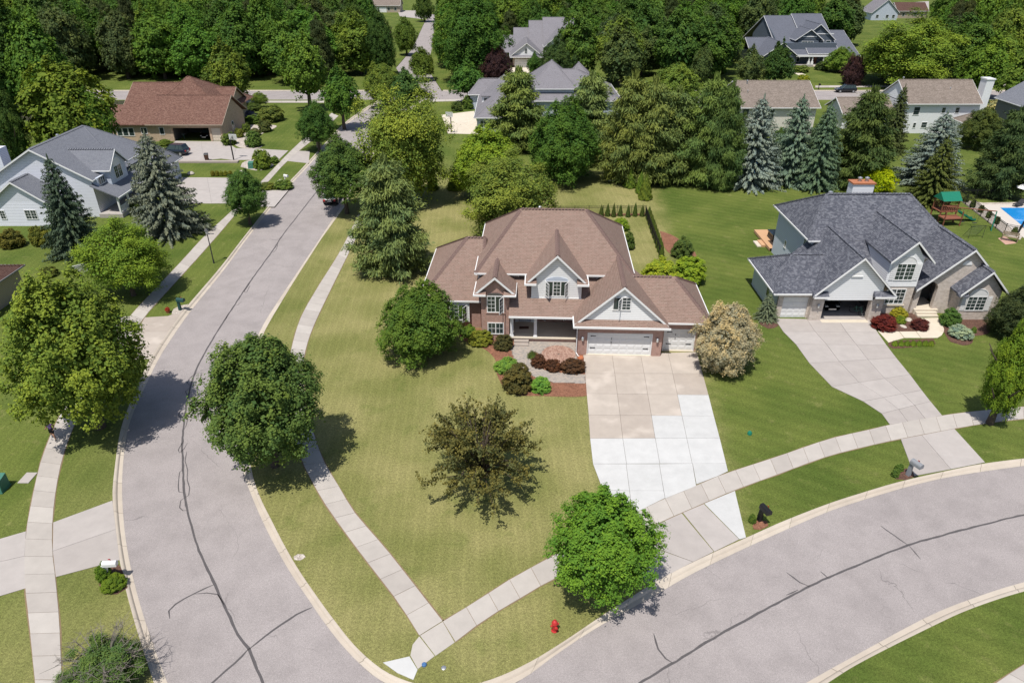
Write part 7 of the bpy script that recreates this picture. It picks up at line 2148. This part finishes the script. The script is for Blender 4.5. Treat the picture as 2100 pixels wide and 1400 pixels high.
def hoop(px, rot, label, h=3.05):
    p = G(*px); t = thing('basketball_hoop', label, 'basketball hoop', (p.x, p.y, 0), rot)
    m = MB(); m.box(-0.07, 0.07, -0.07, 0.07, 0, h); m.build('pole', M['black_metal'], t)
    m = MB(); m.tube([(0, 0, h-0.4), (0, -0.9, h+0.2)], 0.05, 6); m.tube([(0, 0, h), (0, -0.9, h+0.45)], 0.04, 6); m.build('arm', M['black_metal'], t)
    m = MB(); m.box(-0.6, 0.6, -0.96, -0.93, h-0.1, h+0.65); bd = m.build('backboard', M['lamp_glass'], t)
    m = MB()
    for a in ((-0.63, 0.63, h-0.14, h-0.08), (-0.63, 0.63, h+0.63, h+0.69), (-0.63, -0.57, h-0.08, h+0.63), (0.57, 0.63, h-0.08, h+0.63)): m.box(a[0], a[1], -0.985, -0.925, a[2], a[3])
    for a in ((-0.3, 0.3, h+0.10, h+0.15), (-0.3, 0.3, h+0.5, h+0.55), (-0.3, -0.25, h+0.15, h+0.5), (0.25, 0.3, h+0.15, h+0.5)): m.box(a[0], a[1], -0.975, -0.961, a[2], a[3])
    m.build('frame', M['white_trim'], bd)
    m = MB(); m.tube([(0.23*math.cos(k*math.pi/6), -1.22+0.23*math.sin(k*math.pi/6), h) for k in range(13)], 0.012, 5); m.build('rim', M['terracotta'], bd)
    m = MB()
    for k in range(10):
        a = k*math.pi/5; m.tube([(0.23*math.cos(a), -1.22+0.23*math.sin(a), h), (0.14*math.cos(a+0.3), -1.22+0.14*math.sin(a+0.3), h-0.4)], 0.006, 4)
    m.build('net', M['white_trim'], bd)
    return t
hoop(V4(1090, 790), rad(170), 'black basketball hoop beside the ranch house drive')
hoop((925.6, 272), rad(-10), 'basketball hoop on the cream drive of the hip-roofed house')
hoop((176, 596), rad(40), 'basketball hoop with white-framed board behind the big yellow-green maple', 2.4)
p = G(*V4(860, 797)); t = thing('wheelie_bin', 'dark brown wheelie bin on the ranch house drive', 'bin', (p.x, p.y, 0.024), 0.3)
m = MB(); m.hexa([(-0.25, -0.28, 0.05), (0.25, -0.28, 0.05), (0.25, 0.28, 0.05), (-0.25, 0.28, 0.05)], [(-0.31, -0.36, 1.0), (0.31, -0.36, 1.0), (0.31, 0.36, 1.0), (-0.31, 0.36, 1.0)]); m.build('bin_body', M['mulch_dark'], t)
m = MB(); m.hexa([(-0.33, -0.38, 1.0), (0.33, -0.38, 1.0), (0.33, 0.4, 1.0), (-0.33, 0.4, 1.0)], [(-0.28, -0.3, 1.08), (0.28, -0.3, 1.08), (0.28, 0.4, 1.1), (-0.28, 0.4, 1.1)]); m.build('lid', M['dark_metal'], t)
for a in (-0.27, 0.27): m = MB(); m.tube([(a-0.03, 0.3, 0.12), (a+0.03, 0.3, 0.12)], 0.12, 12); m.build('wheel', M['rubber'], t)

# ---------------------------------------------------------------- vehicles
def car(label, loc, rot, paint, suv=True, L=4.7, cat='car', name='parked_car'):
    """front towards +x"""
    t = thing(name, label, cat, loc, rot)
    h = 1.70 if suv else 1.45
    belt = 0.98 if suv else 0.86
    hw = 0.92
    st = [(-L/2, 0.55, belt*0.86, 0.80), (-L/2+0.12, 0.36, belt, 0.88), (-L/2+0.9, 0.26, belt*1.02, hw), (0, 0.24, belt, hw), (L/2-1.35, 0.25, belt*0.97, hw), (L/2-0.45, 0.28, belt*0.84, 0.88), (L/2-0.1, 0.36, belt*0.72, 0.78), (L/2, 0.45, belt*0.6, 0.66)]
    rings = []
    for x, zb, zt, w in st:
        rings.append([(x, -w*0.92, zb), (x, -w, zb+0.15), (x, -w, zt-0.18), (x, -w*0.90, zt), (x, w*0.90, zt), (x, w, zt-0.18), (x, w, zb+0.15), (x, w*0.92, zb)])
    m = MB(); n = 8
    for a, b in zip(rings[:-1], rings[1:]):
        for k in range(n): m.poly([a[k], b[k], b[(k+1) % n], a[(k+1) % n]])
    m.poly(rings[0]); m.poly(rings[-1][::-1])
    body = m.build('body', M[paint], t, smooth=True)
    x0, x1 = -L/2+(0.25 if suv else 0.75), L/2-1.35
    r0, r1 = -L/2+(0.55 if suv else 1.35), L/2-2.15
    m = MB(); w0, w1 = hw*0.89, hw*0.70
    m.hexa([(x0, -w0, belt-0.02), (x1, -w0, belt-0.03), (x1, w0, belt-0.03), (x0, w0, belt-0.02)], [(r0, -w1, h-0.05), (r1, -w1, h-0.05), (r1, w1, h-0.05), (r0, w1, h-0.05)])
    cab = m.build('cabin_glass', M['glass'], t)
    m = MB(); m.hexa([(r0-0.12, -w1-0.03, h-0.06), (r1+0.10, -w1-0.03, h-0.06), (r1+0.10, w1+0.03, h-0.06), (r0-0.12, w1+0.03, h-0.06)], [(r0, -w1*0.9, h), (r1, -w1*0.9, h), (r1, w1*0.9, h), (r0, w1*0.9, h)])
    for s in (-1, 1):
        for xb, xt in ((x0, r0), (x1, r1), ((x0+x1)/2-0.1, (r0+r1)/2-0.1), (x0+0.75, r0+0.5)):
            m.tube([(xb, s*(w0+0.005), belt-0.02), (xt, s*(w1+0.005), h-0.05)], 0.035, 4)
    m.build('roof', M[paint], t)
    for x in (-L/2+0.85, L/2-0.9):
        for s in (-1, 1):
            m = MB(); m.tube([(x, s*0.72, 0.33), (x, s*0.93, 0.33)], 0.33, 16); w = m.build('wheel', M['rubber'], t)
            m = MB(); m.tube([(x, s*0.90, 0.33), (x, s*0.945, 0.33)], 0.21, 10); m.build('rim', M['galv'], w)
    for s in (-1, 1):
        m = MB(); m.box(L/2-0.32, L/2-0.09, s*0.52-0.14, s*0.52+0.14, belt*0.66, belt*0.80); m.build('headlight', M['lamp_glass'], t)
        m = MB(); m.box(-L/2-0.03, -L/2+0.12, s*0.66-0.12, s*0.66+0.12, belt*0.68, belt*0.92); m.build('tail_light', M['red_paint'], t)
        m = MB(); m.box(L/2-1.6, L/2-1.45, s*0.92, s*1.06, belt-0.02, belt+0.12); m.build('mirror', M[paint], t)
    m = MB(); m.box(L/2-0.02, L/2+0.025, -0.35, 0.35, belt*0.42, belt*0.58); m.build('grille', M['galv'], t)
    m = MB(); m.box(-L/2-0.02, -L/2+0.02, -0.24, 0.24, belt*0.62, belt*0.74); m.build('number_plate', M['white_trim'], t)
    return t
p = G(356, 319); car('dark suv parked on the ranch house drive behind the blue spruce', (p.x, p.y+0.6, 0.024), rad(172), 'car_navy', cat='car', name='parked_suv')
a, b_ = G(690, 409, ZR), G(640, 478, ZR)
car('black car parked at the kerb under the dark street tree', (-23.7, 89.6, ZR), rad(91), 'car_black', True, name='parked_car')
p = G(1734, 190, ZR); car('black suv parked on the cross street before the purple plum', (p.x, FAR1-1.5, ZR), rad(180), 'car_black', name='parked_suv')
car('dark silver-nosed car inside the open garage of the slate house', (23.99+5.5, 56.26+3.0, 0.05), rad(-90), 'car_black', False, 4.4)
car('dark car inside the open garage of the ranch house', (-49.2-3.8, 120.3+3.3, 0.0), rad(-90), 'car_black', False, 4.4)
def bicycle(label, loc, rot):
    t = thing('bicycle', label, 'bicycle', loc, rot)
    for x in (-0.5, 0.5):
        m = MB(); m.tube([(x+0.33*math.cos(k*math.pi/8), 0, 0.33+0.33*math.sin(k*math.pi/8)) for k in range(17)], 0.022, 6)
        w = m.build('tyre', M['rubber'], t)
        m = MB()
        for k in range(8): m.tube([(x, 0, 0.33), (x+0.32*math.cos(k*math.pi/4), 0, 0.33+0.32*math.sin(k*math.pi/4))], 0.004, 3)
        m.build('spokes', M['galv'], w)
    m = MB()
    for q in (((-0.5, 0.33), (-0.05, 0.3)), ((-0.05, 0.3), (-0.18, 0.8)), ((-0.16, 0.72), (0.36, 0.76)), ((-0.05, 0.3), (0.38, 0.7)), ((0.5, 0.33), (0.34, 0.95)), ((-0.5, 0.33), (-0.16, 0.7))): m.tube([(q[0][0], 0, q[0][1]), (q[1][0], 0, q[1][1])], 0.02, 6)
    m.build('frame', M['utility_green'], t)
    m = MB(); m.tube([(0.34, -0.3, 0.98), (0.34, 0.3, 0.98)], 0.016, 6); m.build('handlebar', M['galv'], t)
    m = MB(); m.hexa([(-0.32, -0.07, 0.82), (-0.05, -0.03, 0.82), (-0.05, 0.03, 0.82), (-0.32, 0.07, 0.82)], [(-0.32, -0.08, 0.87), (-0.05, -0.03, 0.86), (-0.05, 0.03, 0.86), (-0.32, 0.08, 0.87)]); m.build('saddle', M['rubber'], t)
bicycle('bicycle standing beside the car in the slate house garage', (23.99+7.7, 56.26+0.6, 0.05), rad(-60))
bicycle('bicycle standing in the ranch house garage', (-49.2-7.2, 120.3+1.2, 0.0), rad(-70))

# ---------------------------------------------------------------- the jogger
def person(label, loc, rot):
    t = thing('person', label, 'person', loc, rot)
    J = {'pel': ((0, 0, 0.92), 0.135), 'wai': ((0, 0, 1.06), 0.115), 'che': ((0, -0.01, 1.26), 0.135), 'nek': ((0, -0.01, 1.40), 0.060), 'hb': ((0, -0.03, 1.48), 0.066), 'hd': ((0, -0.035, 1.565), 0.088), 'ht': ((0, -0.03, 1.645), 0.060),
         'ls': ((0.165, 0, 1.34), 0.058), 'le': ((0.24, 0.10, 1.10), 0.042), 'lw': ((0.22, -0.10, 1.00), 0.030), 'lh': ((0.21, -0.17, 0.99), 0.028),
         'rs': ((-0.165, 0, 1.34), 0.058), 're': ((-0.235, 0.04, 1.09), 0.042), 'rw': ((-0.23, -0.17, 1.12), 0.030), 'rh': ((-0.22, -0.23, 1.15), 0.028),
         'lp': ((0.095, 0, 0.87), 0.098), 'lk': ((0.10, -0.14, 0.50), 0.060), 'la': ((0.10, -0.06, 0.10), 0.038), 'lt': ((0.10, -0.20, 0.045), 0.034),
         'rp': ((-0.095, 0, 0.87), 0.098), 'rk': ((-0.10, 0.08, 0.50), 0.060), 'ra': ((-0.10, 0.34, 0.22), 0.038), 'rt': ((-0.10, 0.33, 0.09), 0.034)}
    E_ = [('pel', 'wai'), ('wai', 'che'), ('che', 'nek'), ('nek', 'hb'), ('hb', 'hd'), ('hd', 'ht'), ('che', 'ls'), ('ls', 'le'), ('le', 'lw'), ('lw', 'lh'), ('che', 'rs'), ('rs', 're'), ('re', 'rw'), ('rw', 'rh'),
          ('pel', 'lp'), ('lp', 'lk'), ('lk', 'la'), ('la', 'lt'), ('pel', 'rp'), ('rp', 'rk'), ('rk', 'ra'), ('ra', 'rt')]
    J['ns'] = ((0, -0.125, 1.555), 0.022); E_.append(('hd', 'ns'))
    for s, w_, hnd in ((1, 'lw', 'lh'), (-1, 'rw', 'rh')):
        b0 = Vector(J[hnd][0]); d = (b0-Vector(J[w_][0])).normalized(); side = Vector((1, 0, 0))
        for f in range(5):
            o = side*(-0.024+0.016*f) if f < 4 else side*(-s*0.035)
            k1 = '%s%d' % (hnd, f); L = (0.05, 0.058, 0.055, 0.045, 0.035)[f]
            J[k1] = (tuple(b0+o*0.8+d*L), 0.0085); J[k1+'t'] = (tuple(b0+o+d*L*1.5+Vector((0, 0, -0.03))), 0.0075)
            E_ += [(hnd, k1), (k1, k1+'t')]
    names = list(J); me = bpy.data.meshes.new('body')
    me.from_pydata([J[k][0] for k in names], [(names.index(a), names.index(b)) for a, b in E_], [])
    o = bpy.data.objects.new('body', me); COL.objects.link(o)
    md = o.modifiers.new('skin', 'SKIN'); md.use_smooth_shade = True
    for i, k in enumerate(names): me.skin_vertices[0].data[i].radius = (J[k][1], J[k][1]*(0.78 if k in ('che', 'wai', 'pel') else 1.0))
    for v in me.skin_vertices[0].data: v.use_root = False
    me.skin_vertices[0].data[names.index('pel')].use_root = True
    sb = o.modifiers.new('sub', 'SUBSURF'); sb.levels = 2; sb.render_levels = 2
    dg = bpy.context.evaluated_depsgraph_get()
    m2 = bpy.data.meshes.new_from_object(o.evaluated_get(dg)); m2.name = 'body'
    bpy.data.objects.remove(o)
    for k in ('skin', 'top_purple', 'shorts_black', 'hair', 'red_paint'): m2.materials.append(M[k])
    for p_ in m2.polygons:
        c = p_.center
        if c.z > 1.03 and c.z < 1.40 and abs(c.x) < 0.175: p_.material_index = 1
        elif 0.66 < c.z <= 1.03 and abs(c.x) < 0.205 and c.y > -0.20: p_.material_index = 2
        elif c.z < 0.12 or (c.z < 0.24 and c.y > 0.30): p_.material_index = 2
        p_.use_smooth = True
    b = bpy.data.objects.new('body', m2); COL.objects.link(b); b.parent = t
    m = MB(); m.lathe([(0.03, 1.50), (0.085, 1.53), (0.105, 1.60), (0.085, 1.68), (0.03, 1.70)], 12, (0, -0.002)); m.tube([(0, 0.09, 1.62), (0, 0.16, 1.56), (0, 0.15, 1.38)], [0.04, 0.035, 0.01], 8)
    m.build('hair', M['hair'], t, smooth=True)
    for s in (-1, 1):
        m = MB(); m.lathe([(0.008, -0.006), (0.012, 0), (0.008, 0.006)], 6); e = m.build('eye', M['shorts_black'], t); e.location = (s*0.032, -0.118, 1.585)
    return t
p = G(113, 903); person('woman in a purple tank top and black shorts walking on the pavement', (p.x, p.y, 0.03), rad(15))

# small far details: concrete turning circle between the far roofs
m = MB(); m.prism([G(*q)[:2] for q in ((1845, 24), (1905, 20), (1905, 3), (1860, 6))], -0.02, 0.02); structure(m.build('cul_de_sac', M['concrete_grey']))
